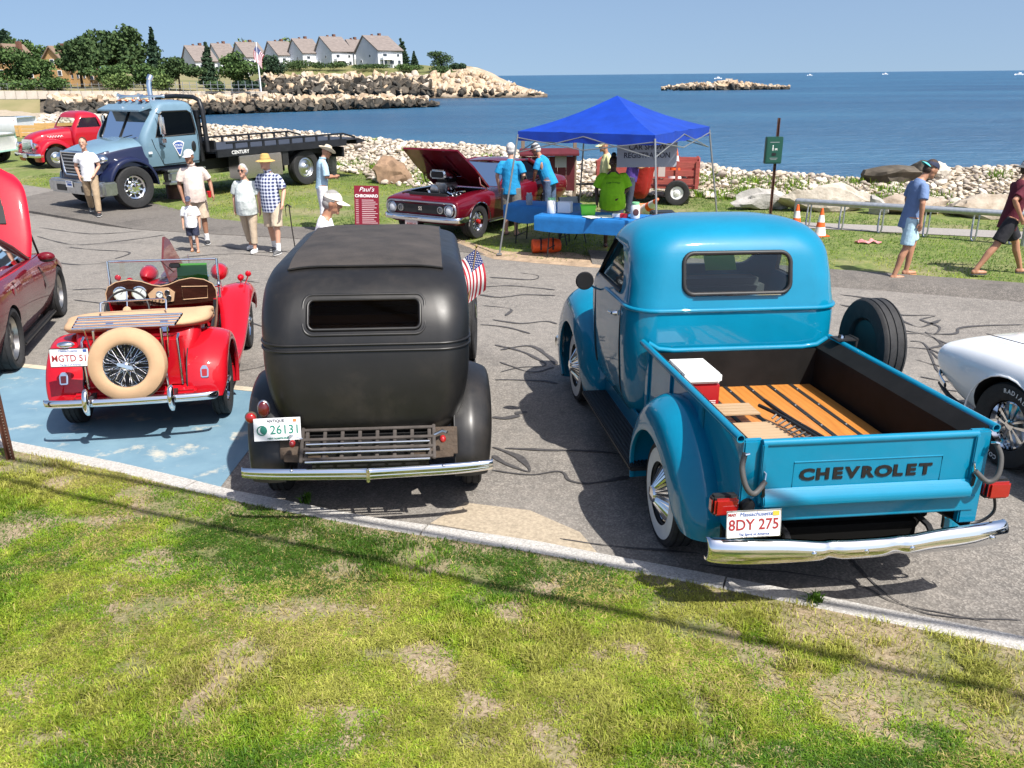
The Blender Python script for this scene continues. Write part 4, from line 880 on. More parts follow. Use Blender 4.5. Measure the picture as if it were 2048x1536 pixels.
    box('sticker', (.115, -.004, .056), (.022, .002, .018), STICKER, p); lathe('seal', [(-.004, .034), (-.003, .034), (-.003, .026)], INKGREEN, p, 24, 'y', (-.1, -.002, -.006)); B().ell((-.093, -.003, -.004), (.02, .0015, .026), 12, 6).build('profile_emblem', INKGREEN, p)
    # luggage rack
    rk = empty('luggage_rack', (0, -.74, .628), 0, t); rk.rotation_euler = (R(38), 0, 0)
    IRON = mat('old_iron', (.055, .047, .042), .55, .6, var=.35, vscale=8)
    for yy in (-.11, -.035, .04, .115): box('rail', (0, yy, 0), (.88, .022, .014), IRON, rk, .003)
    for k in range(8): box('cross_bar', (-.41+.117*k, 0, -.008), (.024, .25, .012), IRON, rk, .003)
    for s in (-1, 1): box('end_bar', (s*.44, 0, 0), (.022, .27, .018), IRON, rk, .004)
    for yy in (-.14, -.07, -.005): tube('chrome_slat', [(-.41, yy, .017), (.41, yy, .017)], .0085, CHROME, rk, 8)
    for s in (-1, 1):
        tube('rack_link', [(s*.44, .05, 0), (s*.5, .07, .02), (s*.53, .05, .03)], .011, DULLCHROME, rk, 6); B().ell((s*.50, .0, .03), (.022, .03, .022), 12, 8).build('red_reflector', REDLENS, rk)
    # bumper
    G = []
    for x, z, yy, hh in ((-.83, .475, -.79, .03), (-.815, .475, -.83, .036), (-.6, .472, -.865, .04), (-.3, .468, -.88, .04), (-.03, .464, -.888, .04), (0, .462, -.894, .042), (.03, .464, -.888, .04), (.3, .468, -.88, .04), (.6, .472, -.865, .04), (.815, .475, -.83, .036), (.83, .475, -.79, .03)):
        G.append([Vector((x, yy+q, z+hh*p_)) for p_, q in ((1, .012), (.8, 0), (.35, -.006), (0, -.004), (-.35, -.006), (-.8, 0), (-1, .012))])
    bu = patch('rear_bumper', G, CHROME, t, 4, 4, thick=.006); box('bumper_clamp', (0, -.905, .463), (.022, .016, .1), CHROME, bu, .006)
    for s in (-1, 1): B().ell((s*.5, -.872, .505), (.013, .013, .01), 10, 6).build('bumper_bolt', CHROME, bu)
    fl = empty('flag', mw=t.matrix_world @ Matrix.Translation((.765, 1.2, 1.17))); tag(fl, 'small American flag on a stick clipped to the black sedan', 'flag')
    tube('stick', [(0, 0, 0), (.045, .0, .26), (.075, .0, .46)], .0055, mat('stick_wood', (.3, .2, .1), .6), fl, 6); B().ell((.077, 0, .47), (.009, .009, .015), 8, 6).build('gilt_tip', mat('gilt', (.6, .4, .1), .3, 1.), fl)
    f = us_flag(fl, .34, .23, .16); f.location = (.072, 0, .45); f.rotation_euler = (0, R(52), R(0)); 
    return t
sedan()
# ================================================================== red roadster
def roadster():
    RED = paint('roadster_red', (.42, .004, .012), .3); TAN = mat('tan_canvas', (.48, .31, .18), .8, var=.08, vscale=5, bump=.15, bscale=200)
    WALNUT = mat('walnut', (.035, .011, .007), .25, coat=.8, var=.4, vscale=5, stretch=(1, 6, 6)); LEATH = mat('brown_leather', (.1, .05, .028), .6, var=.2)
    t = empty('roadster', mw=car_frame(-3.376, 7.451, .192)); tag(t, 'red open roadster with wire wheels and tan covered spare', 'roadster', 'classic cars on show')
    for s in (-1, 1):
        wheel(t, (s*.635, 0, .33), .33, .14, .205, s, 'wire'); wheel(t, (s*.62, 2.388, .33), .33, .14, .205, s, 'wire')
    # tub
    def hull(w, yb, yf, z, r=.12): return ring(w, yb, yf, r, .1, z)
    tub = ringloft('body_tub', [hull(.40, -.36, 1.35, .36), hull(.46, -.38, 1.35, .46), hull(.50, -.36, 1.35, .62), hull(.52, -.30, 1.35, .78), hull(.53, -.22, 1.35, .9)], RED, t, 4, cap=False); solidify(tub, .03)
    c = prism_obj('c', [(.12, 1.2), (.2, .78), (.35, .66), (.75, .66), (.92, .8), (.98, 1.2)], -1, 1, BLACK, None, 'x'); c.parent = t; cut(tub, [c])
    for s in (-1, 1):
        tube('door_rim', [(s*.53, .12, .90), (s*.527, .2, .78), (s*.52, .35, .665), (s*.52, .75, .665), (s*.525, .92, .80), (s*.525, 1.0, .92)], .013, LEATH, t, 6, sm=4)
        box('door_handle', (s*.535, .55, .62), (.02, .09, .018), CHROME, t, .005)
    box('cockpit_floor', (0, .5, .40), (.92, 1.6, .03), DARKIN, t); box('seat_back', (0, -.02, .72), (.92, .16, .5), LEATH, t, .05, (R(-12), 0, 0)); box('seat', (0, .28, .54), (.92, .5, .14), LEATH, t, .04)
    # scuttle and bonnet
    G = []
    for y, w, zt, zb in ((1.12, .53, 1.02, .42), (1.35, .50, 1.0, .42), (1.8, .40, .98, .42), (2.25, .30, .955, .44), (2.32, .28, .94, .45)): G.append([Vector((x*w, y, zb+(zt-zb)*q)) for x, q in ((-1, 0), (-1.02, .45), (-.98, .75), (-.7, .93), (0, 1), (.7, .93), (.98, .75), (1.02, .45), (1, 0))])
    patch('scuttle', [G[0], G[1]], RED, t, 4, 4, thick=.012)
    half = [[p for p in row[4:]] for row in G[1:]]; patch('bonnet_side', [r_[2:] for r_ in half], RED, t, 4, 4, thick=.008)
    patch('bonnet_top', [row[:5] for row in G[1:]], RED, t, 4, 4, thick=.008)
    box('engine', (.05, 1.85, .70), (.3, .7, .36), mat('engine_grey', (.09, .1, .09), .5, .4, var=.3), t, .04)
    lid = B(); lid.add(*prism([(1.40, 1.0), (2.28, .98), (2.2, 1.36), (2.05, 1.42), (1.5, 1.22)], -.012, .012, 'x')); lo = lid.build('raised_bonnet', [mat('bonnet_inside', (.13, .02, .012), .35, coat=.5), BLACK], t, 30); fix_normals(lo.data); lo.rotation_euler = (0, R(-20), 0); lo.location = (.36, 0, .06)
    # dashboard
    out = [(-.53, .88), (-.53, .99), (-.5, 1.055), (-.42, 1.10), (-.3, 1.12), (-.18, 1.10), (-.08, 1.06), (0, 1.045), (.08, 1.06), (.18, 1.10), (.3, 1.12), (.42, 1.10), (.5, 1.055), (.53, .99), (.53, .88), (.3, .855), (0, .84), (-.3, .855)]
    da = prism_obj('dashboard', out, .985, 1.02, WALNUT, t, 'y'); tube('dash_bead', [(x, .985, z) for x, z in out[:15]], .005, TAN, t, 6)
    cp = prism_obj('instrument_panel', [(-.11, .90), (-.13, .97), (-.06, 1.03), (.07, 1.03), (.13, .98), (.11, .89), (0, .875)], .968, .984, TAN, da, 'y')
    DIAL = mat('dial_face', (.62, .66, .64), .4)
    for x, z, r_ in ((-.38, .985, .075), (-.205, .985, .075), (-.015, .965, .036), (.06, .985, .026), (.07, .93, .026)):
        g = empty('gauge', (x, .975, z), 0, da); lathe('bezel', [(-.012, r_), (-.02, r_), (-.022, r_*.88), (-.012, r_*.86)], CHROME, g, 24, 'y'); lathe('dial', [(-.013, r_*.88), (-.015, 0)], DIAL if r_ > .03 else SATIN, g, 24, 'y'); box('needle', (r_*.2, -.017, r_*.25), (.003, .002, r_*.8), BLACK, g, 0, (0, R(38), 0))
    tube('glovebox_trim', [(.2, .982, .90), (.44, .982, .91), (.45, .982, 1.03), (.2, .982, 1.035)], .005, TAN, da, 6, True)
    for k in range(6): lathe('knob', [(-.02, .0), (-.02, .009), (0, .009)], BLACK, da, 10, 'y', (-.09+.035*k, .968, .915+.012*(k % 2)))
    st = empty('steering_wheel', (-.29, .74, .86), 0, t); st.rotation_euler = (R(66), 0, 0)
    tube('rim', [(.205*math.cos(a), .205*math.sin(a), 0) for a in np.linspace(0, 2*math.pi, 29)[:-1]], .011, SATIN, st, 8, True)
    for a in (90, 210, 330): tube('spoke', [(0, 0, 0), (.2*math.cos(R(a)), .2*math.sin(R(a)), 0)], .006, CHROME, st, 6)
    lathe('boss', [(-.05, .03), (.015, .04), (.03, .03), (.035, 0)], TAN, st, 16, 'z')
    # windscreen
    ws = empty('windscreen', (0, 1.2, .985), 0, t); ws.rotation_euler = (R(-6), 0, 0)
    tube('screen_frame', [(-.52, 0, 0), (.52, 0, 0), (.52, 0, .285), (-.52, 0, .285)], .011, CHROME, ws, 8, True); mk('glass', [(-.515, 0, .005), (.515, 0, .005), (.515, 0, .28), (-.515, 0, .28)], [(0, 1, 2, 3)], PANE, ws, 0)
    for s in (-1, 1): tube('screen_post', [(s*.53, 0, -.12), (s*.535, 0, .29)], .012, CHROME, ws, 8); B().ell((s*.535, -.02, .02), (.02, .025, .03), 10, 8).build('wing_nut', CHROME, ws)
    tube('wiper', [(-.02, -.015, .28), (.1, -.02, .16)], .004, BLACK, ws, 5); box('rear_view_mirror', (.12, -.04, .23), (.11, .02, .05), BLACK, ws, .01)
    B().ell((-.41, -.05, .05), (.06, .02, .045), 16, 10).build('round_mirror', SATIN, ws)
    # furled hood under its cover
    G = []
    for x, y0, z0, ry, rz in ((-.615, .0, .91, .03, .02), (-.59, -.03, .92, .17, .06), (-.4, -.06, .94, .24, .07), (0, -.05, .95, .27, .07), (.4, -.03, .95, .26, .07), (.585, .04, .955, .2, .065), (.615, .08, .96, .03, .02)):
        G.append([Vector((x+.006*math.sin(9*a+x*8), y0+ry*math.cos(a), z0+rz*math.sin(a)*(1+.06*math.sin(5*a+x*11)))) for a in np.linspace(0, 2*math.pi, 13)[:-1]])
    patch('hood_cover', G, TAN, t, 5, 3, False, True)
    for x in (-.2, .25): box('strap', (x, -.29, .94), (.06, .03, .11), mat('blue_strap', (.12, .2, .4), .7), t, .006)
    # tank and panels
    box('fuel_tank', (0, -.42, .66), (.82, .16, .46), RED, t, .03); box('tail_apron', (0, -.48, .42), (1.0, .22, .06), RED, t, .02, (R(14), 0, 0))
    for s in (-1, 1):
        tube('tank_strap', [(s*.385, -.505, .46), (s*.385, -.51, .88), (s*.385, -.44, .9)], .011, CHROME, t, 8); tube('spare_post', [(s*.27, -.53, .46), (s*.27, -.56, .7), (s*.27, -.55, .98)], .012, CHROME, t, 8)
        tube('rack_stay', [(s*.30, -.54, .72), (s*.33, -.58, 1.0)], .007, CHROME, t, 6)
    rk = empty('luggage_rack', (0, -.50, 1.0), 0, t)
    tube('rack_frame', [(-.44, -.03, .0), (.38, -.03, .0), (.44, .05, .075), (-.40, .05, .075)], .011, CHROME, rk, 8, True)
    for k in range(3): tube('rack_bar', [(-.43+.01*k, -.01+.02*k, .019*(k+1)), (.395+.015*k, -.01+.02*k, .019*(k+1))], .008, CHROME, rk, 8)
    tube('hood_stick', [(-.3, .36, .05), (-.3, .4, .12), (-.27, .41, .13), (.22, .41, .14), (.25, .4, .13), (.25, .36, .05)], .008, CHROME, rk, 6)
    # wings
    tabR = [(-20, .46, .42, .64, .735, .745), (10, .48, .40, .63, .74, .755), (45, .50, .39, .62, .74, .76), (80, .505, .385, .61, .74, .76), (110, .51, .385, .61, .74, .76), (140, .53, .39, .61, .735, .755), (160, .54, .41, .61, .73, .75), (172, .54, .46, .61, .715, .735), (179, .535, .51, .61, .69, .71)]
    for s in (-1, 1):
        arch_fender('rear_wing', 0, .33, tabR, RED, t, s, .42)
        G = []
        for y, zc, zi, zo, xi, xo in ((.50, .36, .36, .34, .50, .73), (.85, .37, .37, .35, .50, .73), (1.2, .43, .44, .40, .49, .735), (1.55, .55, .57, .50, .46, .74), (1.9, .69, .70, .62, .41, .745), (2.2, .765, .76, .69, .38, .75), (2.45, .775, .74, .70, .37, .75), (2.7, .72, .66, .63, .37, .745), (2.88, .58, .52, .5, .38, .73), (2.95, .45, .42, .4, .40, .71)):
            G.append([Vector((s*x, y, z)) for x, z in ((xi, zi-.02), (xi+.06, zi+.012), ((xi+xo)/2, zc), (xo-.06, zc-.008), (xo, zo), (xo+.004, zo-.05))])
        patch('front_wing', G, RED, t, 5, 4, thick=.014)
        box('running_board', (s*.615, .68, .355), (.22, .5, .03), RED, t, .008)
        bb = B()
        for k in range(4): bb.box((s*(.55+.04*k), .68, .375), (.01, .46, .008))
        tag(bb.build('tread_strip', RUBBER, t), kind='stuff')
        hl = empty('headlamp', (s*.39, 2.28, .93), 0, t); lathe('shell', [(.11, 0), (.11, .09), (.09, .1), (.0, .088), (-.08, .05), (-.11, 0)], RED, hl, 24, 'y'); lathe('rim', [(.1, .1), (.12, .1), (.12, .085)], CHROME, hl, 24, 'y'); tube('stalk', [(0, 0, -.08), (0, 0, -.2)], .02, CHROME, hl)
        sl_ = empty('side_lamp', (s*.62, 2.4, .845), 0, t); B().ell((0, 0, 0), (.04, .06, .04), 14, 10).build('shell', RED, sl_); tube('stem', [(0, 0, -.03), (0, 0, -.08)], .014, CHROME, sl_); B().ell((s*.1, -.1, .06), (.035, .02, .035), 14, 8).build('round_mirror', RED, sl_); tube('mirror_stem', [(s*.1, -.1, .04), (s*.05, -.05, -.07)], .008, CHROME, sl_, 6)
        tl = empty('tail_lamp', (s*.575, -.475, .545), 0, t); tl.rotation_euler = (R(-18), 0, 0); prism_obj('chrome_bezel', [(-.032, -.045), (.032, -.045), (.036, .03), (.018, .058), (0, .066), (-.018, .058), (-.036, .03)], -.035, .03, CHROME, tl, 'y', .006); prism_obj('red_lens', [(-.021, -.034), (.021, -.034), (.023, .03), (-.023, .03)], -.042, -.03, REDLENS, tl, 'y', .003)
    box('chassis', (0, 1.1, .34), (.7, 3.2, .1), SATIN, t); tube('rear_axle', [(-.6, 0, .33), (.6, 0, .33)], .04, SATIN, t)
    prism_obj('radiator_shell', [(-.24, .45), (.24, .45), (.27, .9), (.2, .98), (-.2, .98), (-.27, .9)], 2.3, 2.42, CHROME, t, 'y', .02)
    # covered spare
    sp = empty('spare_wheel', (0, -.675, .71), 0, t); sp.rotation_euler = (R(-8), 0, 0)
    lathe('tyre_cover', [(-.075, .182), (-.082, .19), (-.09, .215), (-.086, .262), (-.062, .302), (-.02, .318), (.03, .312), (.07, .29), (.08, .2)], TAN, sp, 48, 'y')
    lathe('rim', [(-.075, .186), (-.082, .18), (-.06, .168), (-.03, .16), (.05, .16)], CHROME, sp, 40, 'y'); lathe('dark_well', [(.055, .17), (.06, 0)], BLACK, sp, 24, 'y')
    b = B()
    for i in range(24):
        for k in (0, 1):
            a = 2*math.pi*(i+.5*k)/24; a1 = a+(.5 if i % 2 else -.5); b.tube([(math.cos(a)*.04, -.085 if k else -.02, math.sin(a)*.04), (math.cos(a1)*.165, -.05, math.sin(a1)*.165)], .0024, 4)
    tag(b.build('spokes', CHROME, sp), kind='stuff'); lathe('hub', [(.0, .045), (-.085, .042), (-.1, .034), (-.11, .02), (-.112, 0)], CHROME, sp, 20, 'y'); box('knock_off_nut', (0, -.113, 0), (.13, .014, .03), CHROME, sp, .006, (0, R(20), 0))
    # bumper and plate
    P = [(-.70, -.68, .415), (-.66, -.735, .415), (-.45, -.765, .415), (0, -.778, .415), (.45, -.765, .415), (.66, -.735, .415), (.70, -.68, .415)]
    bu = tube('rear_bumper', P, [(.02, .012), (.032, .017), (.034, .02), (.034, .02), (.034, .02), (.032, .017), (.02, .012)], CHROME, t, 12, sm=6) if False else patch('rear_bumper', [[Vector((x, y-.02*math.cos(a), z+.034*math.sin(a)*(1 if abs(x) < .68 else .6))) for a in np.linspace(0, 2*math.pi, 13)[:-1]] for x, y, z in P], CHROME, t, 6, 2, False, True, capu=True)
    for s in (-1, 1):
        patch('overrider', [[Vector((s*.335+.028*k_*math.cos(a), yy-.03+.03*k_*math.sin(a), zz)) for a in np.linspace(0, 2*math.pi, 11)[:-1]] for zz, yy, k_ in ((.32, -.765, .55), (.36, -.785, .95), (.42, -.795, 1.05), (.48, -.79, 1.), (.525, -.77, .85), (.545, -.755, .35))], CHROME, t, 4, 2, False, True, capu=True)
        box('bumper_iron', (s*.33, -.62, .41), (.04, .28, .05), SATIN, t)
    p = plate(t, 'number_plate', (-.44, -.70, .80), (R(-8), 0, R(-4)), PLATEW); tube('plate_frame', [(-.152, -.002, -.076), (.152, -.002, -.076), (.152, -.002, .076), (-.152, -.002, .076)], .004, SATIN, p, 6, True)
    ptext(p, 'MGTD 51', .078, INKRED, 0.0, -.008, sx=.88, off=.0006); ptext(p, 'Massachusetts', .026, INKBLUE, -.01, .056, shear=.2); ptext(p, 'The Spirit of America', .019, INKBLUE, 0, -.06, shear=.2); box('sticker', (.125, -.004, .056), (.03, .002, .022), INKBLUE, p)
    B().ell((-.46, -.68, .905), (.07, .035, .028), 16, 10).build('plate_lamp', CHROME, t)
    tube('bonnet_stay', [(.15, 1.9, .9), (.13, 1.95, 1.2)], .005, CHROME, t, 5)
    sc_ = box('show_card', (0, 0, 0), (.3, .004, .2), mat('card_green', (.06, .28, .02), .6), None); sc_.matrix_world = t.matrix_world @ Matrix.Translation((.27, 1.27, 1.12)) @ Matrix.Rotation(R(-12), 4, 'X'); tag(sc_, 'green show card behind the roadster windscreen', 'card', 'green show cards')
    return t
roadster()
# ================================================================== other show cars
def carbody(t, name, ST, m, arches, wheel_r, ku=5, kv=4, extra=()):
    """ST rows: (y, z bottom, z top, w bottom, w mid, z mid, w shoulder, z shoulder, w top, crown)"""
    G = []
    for y, zb, zt, wb, wm, zm, ws, zs, wt, cr in ST:
        h = [(wb*.75, zb), (wb, zb+.03), (wm, zm), (ws, zs), (wt, zt), (wt*.5, zt+cr*.8)]
        G.append([Vector((x, y, z)) for x, z in h]+[Vector((0, y, zt+cr))]+[Vector((-x, y, z)) for x, z in h[::-1]]+[Vector((0, y, zb))])
    o = patch(name, G, m, t, ku, kv, False, True, capu=True, smooth=50)
    cs = []
    for y in arches:
        for s in (-1, 1):
            c = lathe('c', [(s*.48, 0), (s*.48, wheel_r), (s*1.3, wheel_r), (s*1.3, 0)], BLACK, t, 36, 'x', (0, y, wheel_r*.90)); fix_normals(c.data); cs.append(c)
    cut(o, cs+list(extra), sm=45); return o
def greenhouse(t, m, base, top, glass, roofm=None, pillar=.03, mid=None):
    """base/top: ((y front, w, z), (y rear, w, z))"""
    (yf, wf, zf), (yr, wr, zr) = base; (uf, vf, tf), (ur, vr, tr) = top
    P = {(s, k): Vector(v) for s in (-1, 1) for k, v in (('bf', (s*wf, yf, zf)), ('br', (s*wr, yr, zr)), ('tf', (s*vf, uf, tf)), ('tr', (s*vr, ur, tr)))}
    mk('windscreen', [P[-1, 'bf'], P[1, 'bf'], P[1, 'tf'], P[-1, 'tf']], [(0, 1, 2, 3)], glass, t, 0); mk('rear_window', [P[1, 'br'], P[-1, 'br'], P[-1, 'tr'], P[1, 'tr']], [(0, 1, 2, 3)], glass, t, 0)
    for s in (-1, 1):
        k = mid if mid is not None else .45
        b = P[s, 'bf'].lerp(P[s, 'br'], k); u = P[s, 'tf'].lerp(P[s, 'tr'], k)
        mk('side_window', [P[s, 'bf'], b, u, P[s, 'tf']], [(0, 1, 2, 3)], glass, t, 0); mk('quarter_window', [b, P[s, 'br'], P[s, 'tr'], u], [(0, 1, 2, 3)], glass, t, 0)
        tube('front_pillar', [P[s, 'bf'], P[s, 'bf'].lerp(P[s, 'tf'], .5)+Vector((s*.02, 0, .01)), P[s, 'tf']], pillar, m, t, 8); tube('rear_pillar', [P[s, 'br'], P[s, 'br'].lerp(P[s, 'tr'], .5)+Vector((s*.02, 0, .02)), P[s, 'tr']], pillar*1.9, m, t, 8); tube('door_pillar', [b, u], pillar*.6, SATIN, t, 6); tube('drip_rail', [P[s, 'tf'], P[s, 'tf'].lerp(P[s, 'tr'], .5)+Vector((s*.03, 0, .025)), P[s, 'tr']], pillar, m, t, 8)
    G = []
    for q in (0, .25, .5, .75, 1):
        a = P[-1, 'tf'].lerp(P[-1, 'tr'], q); c = P[1, 'tf'].lerp(P[1, 'tr'], q); d = math.sin(math.pi*q)*.05; G.append([a.lerp(c, w)+Vector(((.03*math.sin(math.pi*q))*(2*w-1), 0, d*.6+.045*math.sin(math.pi*w))) for w in (0, .15, .5, .85, 1)])
    patch('roof', G, roofm or m, t, 4, 4, thick=.03)
def mustang():
    RED = paint('candy_red', (.13, .002, .008), .28); HOOD = paint('candy_red_sunlit', (.62, .004, .02), .35)  # bonnet gets a brighter red: sunlight on it is put into the colour
    t = empty('sports_coupe', mw=car_frame(-6.33, 8.72, .292)); tag(t, 'dark red modern coupe with bonnet raised at the left edge', 'car', 'classic cars on show')
    ST = [(-.98, .35, .92, .55, .72, .6, .68, .85, .55, .02), (-.85, .22, .98, .72, .86, .62, .80, .9, .66, .03), (-.4, .2, 1.0, .80, .92, .62, .87, .92, .68, .03), (.4, .18, .98, .80, .92, .56, .87, .9, .70, .02), (1.2, .17, .95, .80, .90, .56, .86, .86, .72, .02), (2.0, .18, .92, .80, .91, .56, .87, .82, .74, .0), (2.6, .2, .88, .80, .92, .58, .86, .80, .70, .0), (3.1, .22, .80, .74, .87, .55, .82, .72, .62, .02), (3.45, .3, .68, .6, .75, .5, .70, .62, .5, .02)]
    carbody(t, 'body', ST, RED, (0, 2.62), .375)
    for s in (-1, 1):
        for y in (0, 2.62): wheel(t, (s*.79, y, .345), .345, .25, .25, s, 'spoke5', mat('alloy_grey', (.36, .35, .33), .28, .9))
        mi = empty('side_mirror', (s*1.0, 1.62, .98), 0, t); B().ell((0, 0, 0), (.1, .06, .06), 14, 10).build('mirror_shell', RED, mi); B().ell((0, .0, -.035), (.085, .05, .035), 12, 8).build('mirror_base', BLACK, mi)
        lathe('fuel_flap' if s > 0 else 'door_handle', [(0, .05), (s*.008, .05), (s*.012, .0)], RED, t, 20, 'x', (s*.905, .28, .80))
        box('side_skirt', (s*.86, 1.3, .17), (.08, 1.75, .06), BLACK, t, .02); tube('door_gap', [(s*.83, .42, .3), (s*.915, .4, .6), (s*.88, .38, .9)], .006, BLACK, t, 6); tube('door_gap', [(s*.83, 1.75, .3), (s*.915, 1.75, .6), (s*.872, 1.72, .84)], .006, BLACK, t, 6)
        lathe('exhaust_tip', [(-.9, .05), (-1.02, .05), (-1.02, .04), (-.9, .04)], CHROME, t, 16, 'y', (s*.62, 0, .3)); prism_obj('tail_lamp_cluster', [(s*.4, .66), (s*.72, .66), (s*.72, .82), (s*.4, .82)], -1.0, -.9, REDLENS, t, 'y')
    greenhouse(t, RED, ((1.8, .74, .93), (-.35, .66, 1.0)), ((1.0, .58, 1.34), (.35, .56, 1.36)), SMOKE, None, .03, .62)
    box('seats', (0, .75, .78), (1.2, .2, .5), DARKIN, t, .06); box('dash', (0, 1.6, .88), (1.3, .35, .12), DARKIN, t, .04)
    h = empty('raised_bonnet', (0, 1.98, .94), 0, t); h.rotation_euler = (R(58), 0, 0)
    G = []
    for y, w, z in ((.0, .74, 0), (.3, .76, .03), (.8, .72, .05), (1.15, .66, .03), (1.32, .55, -.03)): G.append([Vector((x*w, y-(.12 if abs(x) > .9 else 0)*(y > 1), z+q)) for x, q in ((-1, -.05), (-.92, 0), (-.5, .035), (0, .03), (.5, .035), (.92, 0), (1, -.05))])
    patch('bonnet_panel', G, HOOD, h, 5, 4, thick=.03)
    for s in (-1, 1): prism_obj('bonnet_vent', [(s*.2, .42), (s*.5, .42), (s*.44, .82), (s*.24, .82)], .066, .085, BLACK, h, 'z', .008); tube('gas_strut', [(s*.72, 2.55, .86), (s*.70, 2.3, 1.25)], .014, BLACK, t, 6)
    box('engine', (0, 2.6, .72), (1.0, .9, .2), mat('engine_bay', (.02, .02, .02), .5), t, .03); box('floor_pan', (0, 1.2, .22), (1.2, 3.2, .06), SATIN, t)
def white_coupe():
    W = paint('gloss_white', (.84, .85, .86), .3, var=.02)
    t = empty('hardtop_coupe', mw=car_frame(5.43, 3.62, .2)); tag(t, 'white hardtop coupe with raised white tyre lettering at right edge', 'car', 'classic cars on show')
    ST = [(-1.3, .35, .85, .6, .85, .6, .8, .8, .6, .02), (-.9, .25, .95, .78, .95, .6, .9, .86, .68, .02), (0, .24, .98, .82, .97, .62, .92, .88, .70, .02), (1.2, .22, .95, .82, .95, .6, .9, .85, .74, .02), (2.2, .24, .96, .82, .96, .62, .91, .85, .74, .03), (2.92, .26, .95, .84, .96, .64, .90, .86, .70, .04), (3.45, .34, .90, .82, .93, .62, .87, .83, .66, .04), (3.76, .44, .85, .80, .88, .64, .83, .79, .6, .03), (3.87, .5, .82, .78, .85, .66, .80, .77, .58, .02)]
    carbody(t, 'body', ST, W, (0, 2.92), .40)
    for s in (-1, 1):
        for y in (0, 2.92):
            w_ = wheel(t, (s*.80, y, .355), .355, .22, .205, s, 'spoke5', CHROME)
            for q, wd_ in (((58, 'RADIAL G/T'), (242, 'COBRA')) if s < 0 else ()):
                for i, ch in enumerate(wd_):
                    if ch == ' ': continue
                    a = R(q-8.5*(i-len(wd_)/2)); x_ = text('tyre_letter', ch, .05, WHITE, w_, ext=.001, off=.001)
                    x_.matrix_local = Matrix.Translation((-.113, -math.cos(a)*.285, math.sin(a)*.285)) @ Matrix.Rotation(R(-90), 4, 'Z') @ Matrix.Rotation(R(90), 4, 'X') @ Matrix.Rotation(a-R(90), 4, 'Z')
        tube('wheel_lip', [(s*.955, y0+.405*math.cos(a), .36+.405*math.sin(a)) for y0 in (2.92,) for a in np.linspace(0, math.pi, 15)], .008, W, t, 6)
        tube('front_bumper', [(s*.2, 3.90, .55), (s*.70, 3.88, .53), (s*.84, 3.82, .50), (s*.90, 3.66, .46)], [(.05, .02), (.05, .02), (.045, .016), (.03, .012)], CHROME, t, 12, sm=4)
        tube('valance_lip', [(s*.84, 3.80, .44), (s*.88, 3.62, .38), (s*.87, 3.42, .33)], .02, SATIN, t, 8, sm=4)
    greenhouse(t, W, ((2.1, .76, .97), (-.2, .70, .99)), ((1.45, .60, 1.36), (.4, .58, 1.36)), SMOKE, None, .035, .6)
    tube('bonnet_gap', [(-.70, 2.2, .985), (-.68, 2.9, .985), (-.62, 3.6, .93)], .004, SATIN, t, 5); box('bonnet_scoop', (0, 3.0, 1.0), (.5, .5, .05), W, t, .02); box('floor_pan', (0, 1.5, .28), (1.4, 4., .06), SATIN, t); box('seats', (0, 1.0, .75), (1.3, .2, .5), DARKIN, t, .06)
    b = B(); b.box((0, 3.87, .68), (1.4, .03, .16)); b.build('grille', BLACK, t)
